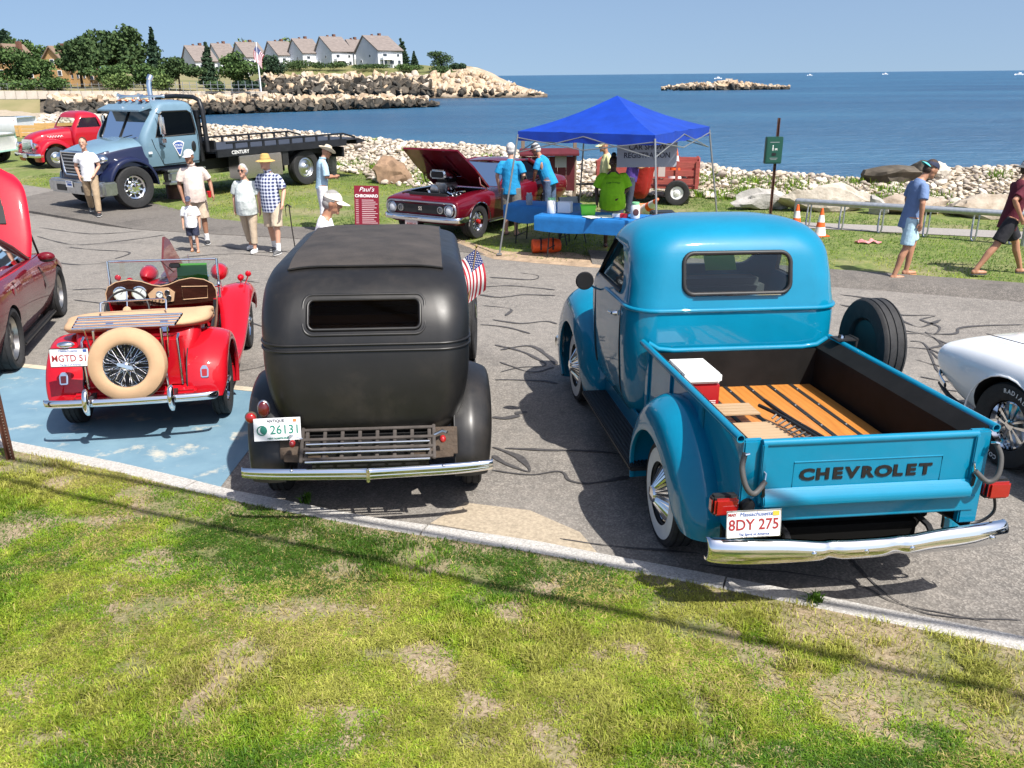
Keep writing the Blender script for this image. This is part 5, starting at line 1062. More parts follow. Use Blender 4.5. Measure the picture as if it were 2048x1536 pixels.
def red_muscle():
    M_ = paint('maroon_metallic', (.12, .002, .01), .3, .2); 
    t = empty('muscle_car', mw=flat_frame(.075, 19.665, 2.583, -.09)); tag(t, 'maroon muscle car with raised bonnet and blown chrome engine', 'car', 'classic cars on show')
    ST = [(-1.0, .42, .80, .6, .80, .6, .76, .75, .6, .02), (-.85, .3, .90, .74, .90, .6, .86, .84, .66, .02), (-.3, .26, .96, .80, .925, .62, .90, .87, .68, .02), (.2, .24, .95, .82, .92, .6, .9, .87, .7, .02), (1.2, .22, .90, .82, .90, .58, .88, .84, .72, .02), (2.2, .24, .88, .82, .91, .6, .89, .82, .76, .0), (2.74, .26, .88, .82, .92, .62, .89, .82, .76, .0), (3.2, .3, .84, .80, .90, .58, .87, .78, .74, .0), (3.38, .34, .80, .78, .88, .56, .86, .76, .72, .0), (3.42, .4, .76, .74, .85, .56, .84, .74, .7, .0)]
    bay = B(); bay.box((0, 2.62, .9), (1.24, 1.05, .7)); bc = bay.build('c', BLACK, t)
    carbody(t, 'body', ST, M_, (0, 2.74), .37, extra=[bc])
    for s in (-1, 1):
        for y in (0, 2.74):
            w_ = wheel(t, (s*.78, y, .335), .335, .23, .195, s, 'spoke5', CHROME); lathe('red_hub', [(s*.08, .05), (s*.13, .045), (s*.14, 0)], REDLENS, w_, 16)
            tube('arch_trim', [(s*.928, y+.378*math.cos(a), .335+.378*math.sin(a)) for a in np.linspace(-.1, math.pi+.1, 17)], .012, CHROME, t, 6)
        tube('sill_trim', [(s*.84, .45, .26), (s*.84, 2.3, .26)], .012, CHROME, t, 6)
        hl = empty('headlamp', (s*.69, 3.435, .615), 0, t); lathe('bezel', [(-.02, .115), (.03, .11), (.035, .1), (.01, .095)], CHROME, hl, 24, 'y'); B().ell((0, .0, 0), (.095, .03, .095), 20, 10).build('lens', mat('lamp_glass', (.75, .78, .8), .1, coat=1.), hl)
        ml = empty('parking_lamp', (s*.48, 3.44, .615), 0, t); lathe('ring', [(-.02, .07), (.02, .068), (.022, .05)], DULLCHROME, ml, 20, 'y'); B().ell((0, 0, 0), (.05, .015, .05), 14, 8).build('lens', mat('grey_lens', (.2, .2, .2), .2), ml)
    box('grille', (0, 3.41, .615), (1.28, .04, .2), SATIN, t, .02); tube('grille_surround', [(x, 3.44, z) for x, z in rrect(-.84, .84, .48, .75, .12)], .018, DULLCHROME, t, 8, True)
    text('grille_badge', 'SS', .1, CHROME, t, (.0, 3.45, .62), (R(90), 0, R(180)), ext=.004, off=.003)
    P = [(-.93, 3.15, .44), (-.9, 3.42, .44), (-.6, 3.52, .44), (0, 3.55, .44), (.6, 3.52, .44), (.9, 3.42, .44), (.93, 3.15, .44)]
    patch('front_bumper', [[Vector((x, y+.03*math.cos(a), z+.05*math.sin(a))) for a in np.linspace(0, 2*math.pi, 13)[:-1]] for x, y, z in P], CHROME, t, 5, 2, False, True, capu=True)
    p = plate(t, 'number_plate', (.15, 3.56, .335), (0, 0, R(180)), mat('plate_pinkish', (.6, .5, .48), .5)); ptext(p, 'ROSES 67', .06, INKRED, 0, -.01, sx=.9, off=.001)
    greenhouse(t, M_, ((1.75, .74, .90), (-.35, .68, .96)), ((1.05, .58, 1.30), (.25, .55, 1.30)), SMOKE, None, .03, .55)
    box('seats', (0, .7, .75), (1.2, .2, .5), DARKIN, t, .06); box('floor_pan', (0, 1., .26), (1.2, 3., .05), SATIN, t)
    # raised bonnet with its centre cut out
    h = empty('raised_bonnet', (0, 2.06, .92), 0, t); h.rotation_euler = (R(38), 0, 0)
    b = B(); o = [(-.70, 0), (.70, 0), (.72, .7), (.66, 1.28), (-.66, 1.28), (-.72, .7)]; i_ = [(-.24, .3), (.24, .3), (.2, .92), (-.2, .92)]
    bp_ = prism_obj('bonnet_panel', o, -.02, .02, M_, h, 'z'); c = prism_obj('c', i_, -.2, .2, M_, h, 'z'); cut(bp_, [c])
    for s in (-1, 1): box('bonnet_rib', (s*.3, .6, -.03), (.05, 1.0, .04), mat('maroon_inside', (.08, .004, .01), .4), h, .01, (0, 0, R(4)*s)); tube('hinge_arm', [(s*.68, 2.1, .88), (s*.69, 2.35, 1.0), (s*.69, 2.4, 1.15)], .014, CHROME, t, 6)
    box('bonnet_scoop', (0, .62, .06), (.5, .66, .1), M_, h, .03)
    e = empty('engine', (0, 2.6, .62), 0, t); DK = mat('engine_black', (.02, .02, .022), .35, .6, var=.3)
    box('block', (0, 0, .05), (.5, .6, .3), DK, e, .03); box('blower', (0, -.03, .32), (.3, .42, .2), DULLCHROME, e, .03); box('carburettor', (0, -.05, .46), (.28, .3, .1), DK, e, .02)
    prism_obj('air_scoop', [(-.18, .5), (.18, .5), (.2, .58), (.17, .68), (-.17, .68), (-.2, .58)], -.22, .26, CHROME, e, 'y', .03); prism_obj('scoop_mouth', [(-.14, .53), (.14, .53), (.15, .59), (.13, .65), (-.13, .65), (-.15, .59)], .255, .268, BLACK, e, 'y', .01)
    for s in (-1, 1):
        box('valve_cover', (s*.26, 0, .22), (.16, .58, .12), CHROME, e, .03, (0, R(25)*s, 0))
        for k in range(4): tube('header_pipe', [(s*.3, -.2+.14*k, .1), (s*.42, -.2+.14*k, .08), (s*.46, -.22+.14*k, -.05)], .022, CHROME, e, 8, sm=4)
    for x, z, r_ in ((0, .30, .1), (0, .05, .1), (-.2, .12, .07), (.22, .14, .07), (.34, .05, .06)): lathe('pulley', [(.32, 0), (.32, r_*.5), (.34, r_), (.37, r_), (.38, r_*.6), (.38, 0)], DULLCHROME, e, 20, 'y', (x, 0, z))
    tube('drive_belt', [(.1, .35, .30), (0, .35, .40), (-.1, .35, .30), (-.1, .35, .05), (0, .35, -.05), (.1, .35, .05)], .012, RUBBER, e, 6, True)
    for k in range(8): tube('hose', [(-.4+.1*k, .2-.06*k, .1), (-.3+.08*k, .1, .3+.02*(k % 3)), (-.1+.04*k, -.1, .35)], .012, [BLACK, CHROME, REDLENS][k % 3], e, 6, sm=4)
    box('radiator', (0, .58, .12), (.9, .06, .3), SATIN, e, .01)
    for s in (-1, 1): box('bay_wall', (s*.64, 2.62, .72), (.03, 1.1, .3), SATIN, t)
mustang(); white_coupe(); red_muscle()
# ================================================================== tow truck and the cars behind it
def tow_truck():
    PB = paint('pale_blue_paint', (.135, .225, .295), .35); NV = paint('navy_paint', (.008, .012, .045), .3); BK = mat('deck_black', (.012, .013, .016), .45, var=.3)
    DK = mat('deck_steel', (.05, .052, .062), .5, .3, var=.2, vscale=2)
    wb = 5.6
    t = empty('tow_truck', mw=flat_frame(-7.0, 26.75, 2.535, -.085)); tag(t, 'pale blue and navy flatbed tow truck with long black deck', 'truck')
    for s in (-1, 1):
        wheel(t, (s*.98, wb, .51), .51, .30, .30, s, 'truck'); wheel(t, (s*1.0, 0, .51), .51, .30, .30, s, 'dish', DULLCHROME)
    # cab
    RG = [ring(1.0, wb-2.05, wb-.42, .08, .1, .95), ring(1.06, wb-2.08, wb-.40, .1, .12, 1.3), ring(1.06, wb-2.08, wb-.42, .1, .14, 1.65), ring(1.03, wb-2.06, wb-.62, .1, .2, 2.0), ring(.98, wb-2.02, wb-.88, .12, .25, 2.35), ring(.90, wb-1.95, wb-1.0, .2, .25, 2.48), ring(.6, wb-1.8, wb-1.15, .2, .2, 2.53)]
    cb = ringloft('cab', RG, [PB, BLACK], t, 4); solidify(cb, .03)
    sw = [(wb-1.95, 1.68), (wb-1.98, 1.8), (wb-1.92, 2.2), (wb-1.82, 2.26), (wb-1.1, 2.26), (wb-1.0, 2.2), (wb-.78, 1.66)]
    def C(o_, a0, a1, ax):
        o = prism_obj('c', o_, a0, a1, BLACK, None, ax); o.parent = t; return o
    cut(cb, [C(sw, -1.5, 1.5, 'x'), C(rrect(-.9, .9, 1.62, 2.3, .12), wb-1.2, wb+.3, 'y')])
    for s in (-1, 1):
        mk('side_window', [(s*(1.04-.05*(z-1.66)/.6), y, z) for y, z in sw], [tuple(range(len(sw)))], SMOKE, t, 0); tube('window_seal', [(s*(1.052-.055*(z-1.66)/.6), y, z) for y, z in sw], .022, BLACK, t, 6, True)
        tube('door_gap', [(s*1.015, wb-2.0, 1.0), (s*1.068, wb-2.0, 1.3), (s*1.068, wb-2.0, 1.65), (s*1.0, wb-1.95, 2.3)], .008, BLACK, t, 6); tube('door_gap', [(s*1.015, wb-.95, .98), (s*1.068, wb-.72, 1.4), (s*1.068, wb-.66, 1.62)], .008, BLACK, t, 6); tube('door_gap', [(s*1.015, wb-2.0, 1.0), (s*1.015, wb-.95, .98)], .008, BLACK, t, 6)
        B().ell((s*1.07, wb-1.85, 1.38), (.02, .07, .13), 12, 10).build('door_handle', BLACK, t)
        m = empty('wing_mirror', (s*1.28, wb-.86, 1.88), 0, t); box('mirror_head', (0, 0, .06), (.13, .12, .5), CHROME, m, .045); box('convex_mirror', (0, 0, -.3), (.13, .11, .2), CHROME, m, .05); tube('mirror_arm', [(0, 0, .3), (-s*.18, .0, .36)], .014, BLACK, m, 6); tube('mirror_arm', [(0, 0, -.4), (0, 0, -.45), (-s*.2, -.02, -.38)], .016, BLACK, m, 6)
        # steps and tanks
        for z in (.5, .82): box('step', (s*1.0, wb-1.5, z), (.3, 1.15, .05), DULLCHROME, t, .01)
        box('fuel_tank', (s*.92, wb-1.55, .66), (.34, 1.1, .28), DULLCHROME, t, .06)
        # wings over the front wheels
        tab = [(-5, .72, .62, .9, 1.12, 1.15), (25, .76, .62, .88, 1.12, 1.16), (60, .78, .62, .86, 1.12, 1.16), (95, .76, .62, .86, 1.12, 1.16), (130, .74, .62, .88, 1.12, 1.16), (160, .74, .62, .9, 1.1, 1.14), (180, .74, .64, .92, 1.08, 1.12)]
        arch_fender('front_wing', wb, .52, tab, NV, t, s, .62, .03)
        hl = empty('headlamp', (s*.84, wb+.62, 1.22), 0, t); B().ell((0, .0, 0), (.2, .16, .12), 16, 10).build('lens', CHROME, hl)
    mk('windscreen', [(-.9, wb-.46, 1.62), (.9, wb-.46, 1.62), (.86, wb-.86, 2.3), (-.86, wb-.86, 2.3)], [(0, 1, 2, 3)], SMOKE, t, 0)
    tube('windscreen_divider', [(0, wb-.44, 1.62), (0, wb-.84, 2.3)], .02, BLACK, t, 6); tube('wiper', [(-.1, wb-.40, 1.62), (-.6, wb-.44, 1.72)], .012, BLACK, t, 5)
    prism_obj('sun_visor', [(wb-.9, 2.36), (wb-.52, 2.27), (wb-.52, 2.31), (wb-.86, 2.44)], -.93, .93, PB, t, 'x', .008)
    for x in (-.6, -.3, 0, .3, .6): B().ell((x, wb-1.0, 2.52), (.06, .05, .03), 10, 6).build('marker_lamp', AMBER, t)
    for s in (-1, 1):
        a = empty('air_horn', (s*.45, wb-1.3, 2.62), 0, t); lathe('horn_bell', [(.42, .085), (.36, .05), (.2, .03), (-.2, .025), (-.28, .05), (-.28, 0)], CHROME, a, 16, 'y'); tube('horn_foot', [(0, 0, -.12), (0, 0, 0)], .02, CHROME, a, 6)
    tube('exhaust_stack', [(1.05, wb-2.2, .9), (1.05, wb-2.2, 2.9), (1.05, wb-2.25, 3.05)], .065, CHROME, t, 14); tube('stack_elbow', [(1.05, wb-2.22, 3.0), (1.05, wb-2.3, 3.12)], .08, CHROME, t, 14)
    # bonnet
    G = []
    for y, w, zt, zs in ((wb-.5, .98, 1.66, 1.1), (wb-.1, .95, 1.62, 1.1), (wb+.4, .86, 1.53, 1.05), (wb+.75, .74, 1.43, .95), (wb+.80, .70, 1.38, .72)): G.append([Vector((x*w, y, zs+(zt-zs)*q)) for x, q in ((-1.08, -.2), (-1.04, .35), (-.97, .75), (-.6, .96), (0, 1), (.6, .96), (.97, .75), (1.04, .35), (1.08, -.2))])
    bo = patch('bonnet', G, [PB, NV], t, 5, 4, thick=.02)
    for p in bo.data.polygons:
        if abs(p.normal.z) < .62: p.material_index = 1
    box('nose', (0, wb+.74, .98), (1.42, .12, .62), NV, t, .05)
    gr = empty('grille', (0, wb+.815, 1.10), 0, t); tube('surround', [(x, 0, z) for x, z in ((-.56, .27), (.56, .27), (.52, -.2), (.45, -.27), (-.45, -.27), (-.52, -.2))], .028, CHROME, gr, 8, True); box('dark_core', (0, -.02, 0), (1.06, .03, .52), BLACK, gr)
    for k in range(6): box('grille_bar', (0, .012, -.2+.08*k), (1.0-.02*abs(k-3), .02, .026), DULLCHROME, gr, .006)
    prism_obj('front_bumper', [(-1.15, .38), (1.15, .38), (1.17, .5), (1.15, .72), (-1.15, .72), (-1.17, .5)], wb+.72, wb+.96, DULLCHROME, t, 'y', .05)
    for s in (-1, 1): box('bumper_recess', (s*.55, wb+.965, .52), (.42, .02, .15), BLACK, t, .03); box('bumper_corner', (s*1.15, wb+.7, .55), (.1, .35, .32), DULLCHROME, t, .03)
    p = plate(t, 'number_plate', (0.15, wb+.98, .62), (0, 0, R(180)), PLATEW); box('blue_print', (.02, -.003, -.01), (.2, .003, .05), INKBLUE, p); box('blue_print', (0, -.003, .05), (.24, .003, .02), INKBLUE, p)
    # crest on both doors
    for s in (-1, 1):
        cr = empty('door_crest', (s*1.071, wb-1.40, 1.36), 0, t); n3 = [(-.17, .12), (-.1, .17), (0, .185), (.1, .17), (.17, .12), (.02, -.2), (-.02, -.2)]; n2 = [(a*.82, b_*.82) for a, b_ in n3]
        prism_obj('white_shield', n3, -.002, .002, WHITE, cr, 'x'); prism_obj('dark_field', n2, .002 if s > 0 else -.005, .005 if s > 0 else -.002, INKBLUE, cr, 'x')
        for wd_, z, sz in (('STATE', .065, .075), ('POLICE', -.005, .05)): text('lettering', wd_, sz, WHITE, cr, (s*.006, 0, z), (R(90), 0, R(90)*s), ext=.001, off=.001)
        box('flag_decal', (s*1.10, wb-.55, 1.30), (.004, .1, .05), WHITE, t)
    box('inner_cab', (0, wb-1.5, 1.35), (1.7, .5, .7), DARKIN, t, .05); box('dash', (0, wb-.75, 1.52), (1.8, .3, .15), DARKIN, t); box('cab_base', (0, wb-1.2, .9), (1.7, 1.6, .15), NV, t)
    # deck
    dk = empty('tilt_deck', (0, 0, 0), 0, t); y0, y1 = -2.1, wb-2.4
    box('deck_plate', (0, (y0+y1)/2, 1.22), (2.45, y1-y0, .05), DK, dk)
    for s in (-1, 1):
        box('side_beam', (s*1.23, (y0+.5+y1)/2, 1.14), (.08, y1-y0-.5, .2), BK, dk, .008); tube('side_rail', [(s*1.23, y1-.35, 1.40), (s*1.23, y0+.6, 1.40), (s*1.23, y0+.1, 1.27)], .028, BK, dk, 6)
        for k in range(9): box('rail_post', (s*1.23, y1-.6-k*(y1-y0-1.3)/8, 1.31), (.03, .07, .17), BK, dk)
        tube('headboard_hoop', [(s*1.02, y1+.1, 1.2), (s*1.02, y1+.12, 2.25), (s*.94, y1+.12, 2.5), (s*.7, y1+.12, 2.58), (0, y1+.12, 2.6)], .06, BK, dk, 8)
    prism_obj('deck_tail', [(y0-.45, 1.13), (y0, 1.05), (y0, 1.245), (y0-.4, 1.15)], -1.2, 1.2, BK, dk, 'x'); box('front_stop', (0, y1-.05, 1.35), (2.3, .06, .25), BK, dk)
    box('winch', (0, y1-.35, 1.36), (.5, .35, .26), BK, dk, .04)
    for k in range(4): tube('headboard_bar', [(-1.0, y1+.12, 1.4+.22*k), (1.0, y1+.12, 1.4+.22*k)], .025, BK, dk, 6)
    text('deck_lettering', 'CENTURY', .13, WHITE, dk, (-1.275, y1-.75, 1.14), (R(90), 0, R(-90)), ext=.001, off=.002)
    box('frame_rail', (0, 1.6, .82), (.95, 6.6, .28), SATIN, t)
    for s in (-1, 1):
        box('tool_box', (s*1.0, 1.75, .72), (.5, 1.5, .62), mat('polished_aluminium', (.6, .6, .58), .16, 1.), t, .02); box('valve_box', (s*1.0, .85, .85), (.45, .22, .4), SATIN, t); box('mud_flap', (s*1.0, -.75, .55), (.55, .03, .6), RUBBER, t)
    box('stinger', (0, -1.9, .72), (.5, .7, .2), BK, t, .03); box('tail_bar', (0, -1.55, .85), (2.3, .1, .3), BK, t, .02)
    for s in (-1, 1): box('tail_light', (s*.95, -1.61, .9), (.25, .03, .1), REDLENS, t)
    for s in (-1, 1): box('bunk', (s*.7, wb-2.25, 1.6), (.3, .12, 1.3), BK, t)
def old_red_truck():
    RD = paint('fire_red', (.4, .006, .02), .3)
    t = empty('vintage_red_truck', mw=flat_frame(-15.3, 34.9, 2.46, -.09)); tag(t, 'bright red vintage truck with chrome grille behind the tow truck', 'truck', 'vehicles parked by the beach')
    wb = 3.0
    RG = [ring(.8, 1.0, 2.2, .2, .1, .6), ring(.86, .98, 2.25, .2, .1, 1.0), ring(.86, 1.0, 2.2, .22, .15, 1.35), ring(.8, 1.08, 2.0, .3, .2, 1.7), ring(.66, 1.2, 1.9, .3, .2, 1.87), ring(.3, 1.4, 1.7, .15, .1, 1.95)]
    c = ringloft('cab', RG, RD, t, 4); solidify(c, .03)
    o = prism_obj('c', [(1.2, 1.38), (1.28, 1.72), (1.85, 1.72), (2.1, 1.38)], -1.5, 1.5, BLACK, None, 'x'); o.parent = t; o2 = prism_obj('c', rrect(-.65, .65, 1.4, 1.72, .06), 1.6, 2.6, BLACK, None, 'y'); o2.parent = t; cut(c, [o, o2])
    G = [[Vector((x*w, y, .75+(zt-.75)*q)) for x, q in ((-1, 0), (-1, .6), (-.75, .92), (0, 1), (.75, .92), (1, .6), (1, 0))] for y, w, zt in ((2.2, .66, 1.38), (2.7, .58, 1.34), (3.2, .5, 1.25), (3.5, .42, 1.1), (3.55, .38, .9))]
    patch('bonnet', G, RD, t, 4, 4, thick=.02)
    tab = [(-15, .6, .5, .8, .92, .94), (20, .66, .48, .8, .94, .97), (60, .66, .48, .78, .94, .97), (95, .64, .48, .78, .94, .97), (130, .66, .48, .8, .93, .96), (160, .72, .52, .82, .92, .95)]
    for s in (-1, 1):
        arch_fender('front_wing', wb, .4, tab, RD, t, s, .4); arch_fender('rear_wing', 0, .4, tab, RD, t, s, .7)
        wheel(t, (s*.8, wb, .38), .38, .18, .21, s, 'dish'); wheel(t, (s*.8, 0, .38), .38, .18, .21, s, 'dish')
        lathe('headlamp', [(.08, 0), (.08, .09), (.05, .11), (-.1, .06), (-.15, 0)], CHROME, t, 20, 'y', (s*.68, 3.58, .82)); box('running_board', (s*.85, 1.5, .42), (.25, 1.9, .04), BLACK, t, .01)
        mk('side_window', [(s*.8, 1.2, 1.38), (s*.76, 1.28, 1.72), (s*.76, 1.85, 1.72), (s*.82, 2.1, 1.38)], [(0, 1, 2, 3)], PANE, t, 0)
    gr = prism_obj('grille', [(-.45, .5), (.45, .5), (.36, 1.02), (-.36, 1.02)], 3.5, 3.6, CHROME, t, 'y', .02)
    for k in range(7): box('grille_bar', (0, 3.62, .55+.065*k), (.84-.02*k, .03, .03), CHROME, gr, .008)
    tube('front_bumper', [(-.95, 3.5, .48), (-.85, 3.72, .48), (0, 3.8, .48), (.85, 3.72, .48), (.95, 3.5, .48)], [(.07, .02)]*5, CHROME, t, 10)
    for s in (-1, 1): box('bed_side', (s*.72, -.2, .95), (.05, 2.2, .5), RD, t, .01)
    box('bed_floor', (0, -.2, .72), (1.4, 2.2, .05), SATIN, t); box('tailgate', (0, -1.3, .95), (1.4, .05, .5), RD, t, .01); box('chassis', (0, 1.3, .5), (.9, 4.2, .16), SATIN, t)
    tube('painted_scroll', [(-.645+.05*k/30-.003, 3.1-.65*k/30, 1.10+.035*math.sin(k*1.35)) for k in range(31)], .011, WHITE, t, 5)
    p = plate(t, 'number_plate', (-.2, 3.83, .48), (0, 0, R(180)), PLATEW)
def bronco():
    WH = paint('utility_white', (.75, .76, .75), .4); GN = paint('mint_green', (.25, .42, .34), .4)
    t = empty('utility_wagon', mw=flat_frame(-22.7, 34.2, -1.57, -.09)); tag(t, 'white and mint green boxy utility wagon at far left', 'car', 'vehicles parked by the beach')
    ST = [(-.7, .5, 1.1, .8, .88, .8, .88, 1.05, .8, .0), (-.6, .4, 1.15, .86, .92, .8, .92, 1.1, .84, .0), (1.5, .4, 1.15, .86, .92, .8, .92, 1.1, .84, .0), (3.0, .42, 1.12, .86, .92, .8, .9, 1.06, .8, .02), (3.1, .5, 1.0, .8, .86, .8, .86, .96, .76, .0)]
    bd = carbody(t, 'body', ST, [WH, GN], (0, 2.4), .42, 3, 3)
    for p in bd.data.polygons:
        if (.86 < p.center.z < 1.06 or p.center.z < .6) and p.material_index == 0: p.material_index = 1
    for s in (-1, 1):
        for y in (0, 2.4): wheel(t, (s*.82, y, .39), .39, .24, .2, s, 'dish')
        tube('side_stripe', [(s*.925, -.5, 1.06), (s*.925, 2.9, 1.06)], .015, WH, t, 6)
    greenhouse(t, WH, ((1.75, .86, 1.14), (-.6, .86, 1.14)), ((1.45, .8, 1.72), (-.5, .8, 1.72)), SMOKE, WH, .04, .42)
    for s in (-1, 1): prism_obj('green_pillar', [(.5, 1.14), (.75, 1.14), (.65, 1.72), (.42, 1.72)], s*.84, s*.87, GN, t, 'x')
    box('interior', (0, .6, 1.0), (1.5, 1.8, .3), DARKIN, t, .05)
def wood_truck():
    t = empty('stake_bed_truck', mw=flat_frame(-19.6, 38.2, -1.5, -.05)); tag(t, 'pickup with tall honey coloured wooden sides behind the red truck', 'truck', 'vehicles parked by the beach')
    WD = mat('honey_wood', (.52, .30, .1), .5, col2=(.62, .4, .16), vscale=3, stretch=(1, .5, 9))
    for s in (-1, 1):
        for k in range(3): box('side_board', (s*.9, .6, .86+.15*k), (.03, 3.6, .14), WD, t, .005)
        for k in range(4): box('stake', (s*.93, -1.0+1.1*k, .98), (.05, .08, .5), WD, t)
        wheel(t, (s*.8, 0, .38), .38, .2, .2, s, 'dish'); wheel(t, (s*.8, 3.2, .38), .38, .2, .2, s, 'dish')
    box('bed_floor', (0, .6, .8), (1.8, 3.6, .08), SATIN, t); box('cab', (0, 3.1, 1.1), (1.7, 1.3, 1.0), paint('cream_cab', (.6, .58, .5), .4), t, .15); box('bonnet', (0, 4.1, .9), (1.3, .9, .5), paint('cream_cab', (.6, .58, .5), .4), t, .12)
def silver_truck():
    t = empty('silver_pickup', mw=flat_frame(-25.9, 45.0, 1.6, -.05)); tag(t, 'silver white modern pickup parked furthest back by the beach', 'pickup truck', 'vehicles parked by the beach')
    SV = paint('silver_white', (.6, .62, .66), .4)
    ST = [(-1.4, .5, 1.2, .8, .95, .8, .95, 1.15, .8, 0), (-1.3, .45, 1.28, .9, 1.0, .85, .98, 1.22, .9, 0), (1.0, .45, 1.28, .9, 1.0, .85, .98, 1.22, .9, 0), (2.6, .45, 1.28, .9, 1.0, .85, .98, 1.22, .9, 0), (4.2, .45, 1.2, .9, 1.0, .85, .98, 1.12, .88, .03), (4.4, .55, 1.0, .8, .9, .8, .9, .95, .8, 0)]
    carbody(t, 'body', ST, SV, (0, 3.4), .46, 3, 3)
    for s in (-1, 1):
        for y in (0, 3.4): wheel(t, (s*.85, y, .41), .41, .26, .24, s, 'spoke5')
        box('tail_lamp', (s*.93, -1.36, 1.0), (.12, .06, .35), REDLENS, t, .01)
    greenhouse(t, SV, ((2.8, .9, 1.28), (.9, .9, 1.28)), ((2.3, .78, 1.85), (1.1, .78, 1.85)), SMOKE, SV, .04, .5)
tow_truck(); old_red_truck(); bronco(); wood_truck(); silver_truck()
# ================================================================== tent, tables and street furniture
TENTB = mat('tarp_blue', (.005, .04, .33), .42, var=.15, vscale=3, bump=.25, bscale=6); GREYLEG = mat('tent_leg', (.3, .31, .31), .4, .6)
def tent():
    A, Bc, C, D = [Vector(p) for p in ((.146, 15.3, 1.885), (2.30, 13.94, 1.885), (3.64, 16.10, 1.885), (1.486, 17.46, 1.885))]; ce = (A+C)/2
    t = tag(empty('canopy_tent', (ce.x, ce.y, LAWN)), 'blue pop-up canopy tent over the registration table', 'tent'); O = Vector((ce.x, ce.y, LAWN)); pk = Vector((0, 0, 2.60-LAWN))
    cs = [p-O for p in (A, Bc, C, D)]
    for i in range(4):
        p, q = cs[i], cs[(i+1) % 4]; up = Vector((0, 0, .155)); G = []
        for v in np.linspace(0, 1, 9):
            row = []
            for u in np.linspace(0, 1, 13):
                e = (p+up).lerp(q+up, u); w = e.lerp(pk, v); w.z -= .055*math.sin(math.pi*v)*(1-.0*u)-.012*math.sin(u*23+v*9)*math.sin(math.pi*u)*(1-v); row.append(w)
            G.append(row)
        V, F = grid_geo(G); mk('roof_panel', V, F, TENTB, t, 180)
        G = []
        for v in (0, .3, .6, 1): G.append([p.lerp(q, u)+up*(1-v)+(p.lerp(q, u).normalized())*(.012*math.sin(u*31+i)*v+.004)*math.sin(math.pi*u)*1.0+Vector((0, 0, -.012*math.sin(u*math.pi)*v)) for u in np.linspace(0, 1, 25)])
        V, F = grid_geo(G); mk('valance', V, F, TENTB, t, 180)
        base = Vector((p.x*1.2, p.y*1.2, .0)); leg = B(); leg.tube([base, p+Vector((0, 0, .1))], .0165, 6); leg.box((base.x, base.y, .01), (.09, .09, .02)); leg.build('leg', GREYLEG, t); 
        tube('truss_bar', [p+Vector((0, 0, .05)), p.lerp(q, .5)+Vector((0, 0, -.12)), q+Vector((0, 0, .05))], .01, GREYLEG, t, 6); tube('truss_bar', [p+Vector((0, 0, -.2)), p.lerp(q, .5)+Vector((0, 0, .1)), q+Vector((0, 0, -.2))], .01, GREYLEG, t, 6); tube('roof_pole', [p+up*.6, p.lerp(pk, .5)+up*.3-Vector((0, 0, .13)), pk-Vector((0, 0, .12))], .012, GREYLEG, t, 6)
    s = tag(empty('hanging_sign', (2.42, 15.45, 1.40)), 'grey hanging sign board for car show registration under the tent', 'sign')
    box('board', (0, 0, .27), (1.06, .012, .54), mat('sign_grey', (.34, .35, .39), .6), s, .003)
    INK = mat('sign_ink', (.03, .03, .05), .6)
    text('lettering', 'CAR SHOW', .13, INK, s, (0, -.009, .34), ext=.001, off=.002, sx=.95); text('lettering', 'REGISTRATION', .13, INK, s, (0, -.009, .20), ext=.001, off=.002, sx=.92)
    for x in (-.45, .45): tube('cord', [(x, 0, .53), (x*.9, .0, .75)], .004, SATIN, s, 4)
def table(name, label, c, rz, L_, W_, seed, skirt):
    g = np.random.default_rng(seed); t = tag(empty(name, (c[0], c[1], LAWN), rz), label, 'table', 'cloth covered folding tables'); CL = mat('tablecloth_blue', (.012, .15, .42), .55, var=.1, bump=.3, bscale=9)
    box('table_top', (0, 0, .715), (L_, W_, .03), mat('grey_plastic', (.4, .4, .39), .5), t, .01)
    n = 40; per = []
    for i in range(n):
        a = i/n*4; k = int(a); u = a-k; P = [(-L_/2, -W_/2), (L_/2, -W_/2), (L_/2, W_/2), (-L_/2, W_/2)]; p, q = P[k], P[(k+1) % 4]; per.append((p[0]+(q[0]-p[0])*u, p[1]+(q[1]-p[1])*u))
    rows = []
    for v in (0, .02, .3, .65, 1):
        row = []
        for i, (x, y) in enumerate(per):
            d = skirt(i/n*4)*v; o = 1.0+(.016 if v else 0)+.02*math.sin(i*1.9)*v; row.append(Vector((x*o, y*o*1.01, .735-d+(.0 if v else .003))))
        rows.append(row)
    V, F = grid_geo(rows, False, True); F.append(tuple(range(n))[::-1]); o = mk('tablecloth', V, F, CL, t, 60); fix_normals(o.data)
    for s in (-1, 1):
        lg = B(); lg.tube([(s*(L_/2-.25), -W_/2+.1, .7), (s*(L_/2-.2), -W_/2+.08, 0)], .014, 6); lg.tube([(s*(L_/2-.25), W_/2-.1, .7), (s*(L_/2-.2), W_/2-.08, 0)], .014, 6); lg.tube([(s*(L_/2-.21), -W_/2+.09, .15), (s*(L_/2-.21), W_/2-.09, .15)], .012, 6); lg.build('leg', SATIN, t)
    return t
tent()
tA = table('registration_table', 'blue cloth table with jars and green tub under the tent', (1.50, 14.90), R(-24), 2.0, .75, 3, lambda a: (.09+.16*abs(math.sin(a*2.6+.4))+.1*(a < 1)*abs(2*a-1)))
tB = table('side_table', 'small blue cloth table behind the left tent leg', (.62, 16.35), R(-24), 1.3, .7, 5, lambda a: .25+.08*math.sin(a*5))
TZ = LAWN+.74
def on_table(x, y):
    a = R(-24); return (1.50+x*math.cos(a)-y*math.sin(a), 14.90+x*math.sin(a)+y*math.cos(a), TZ)
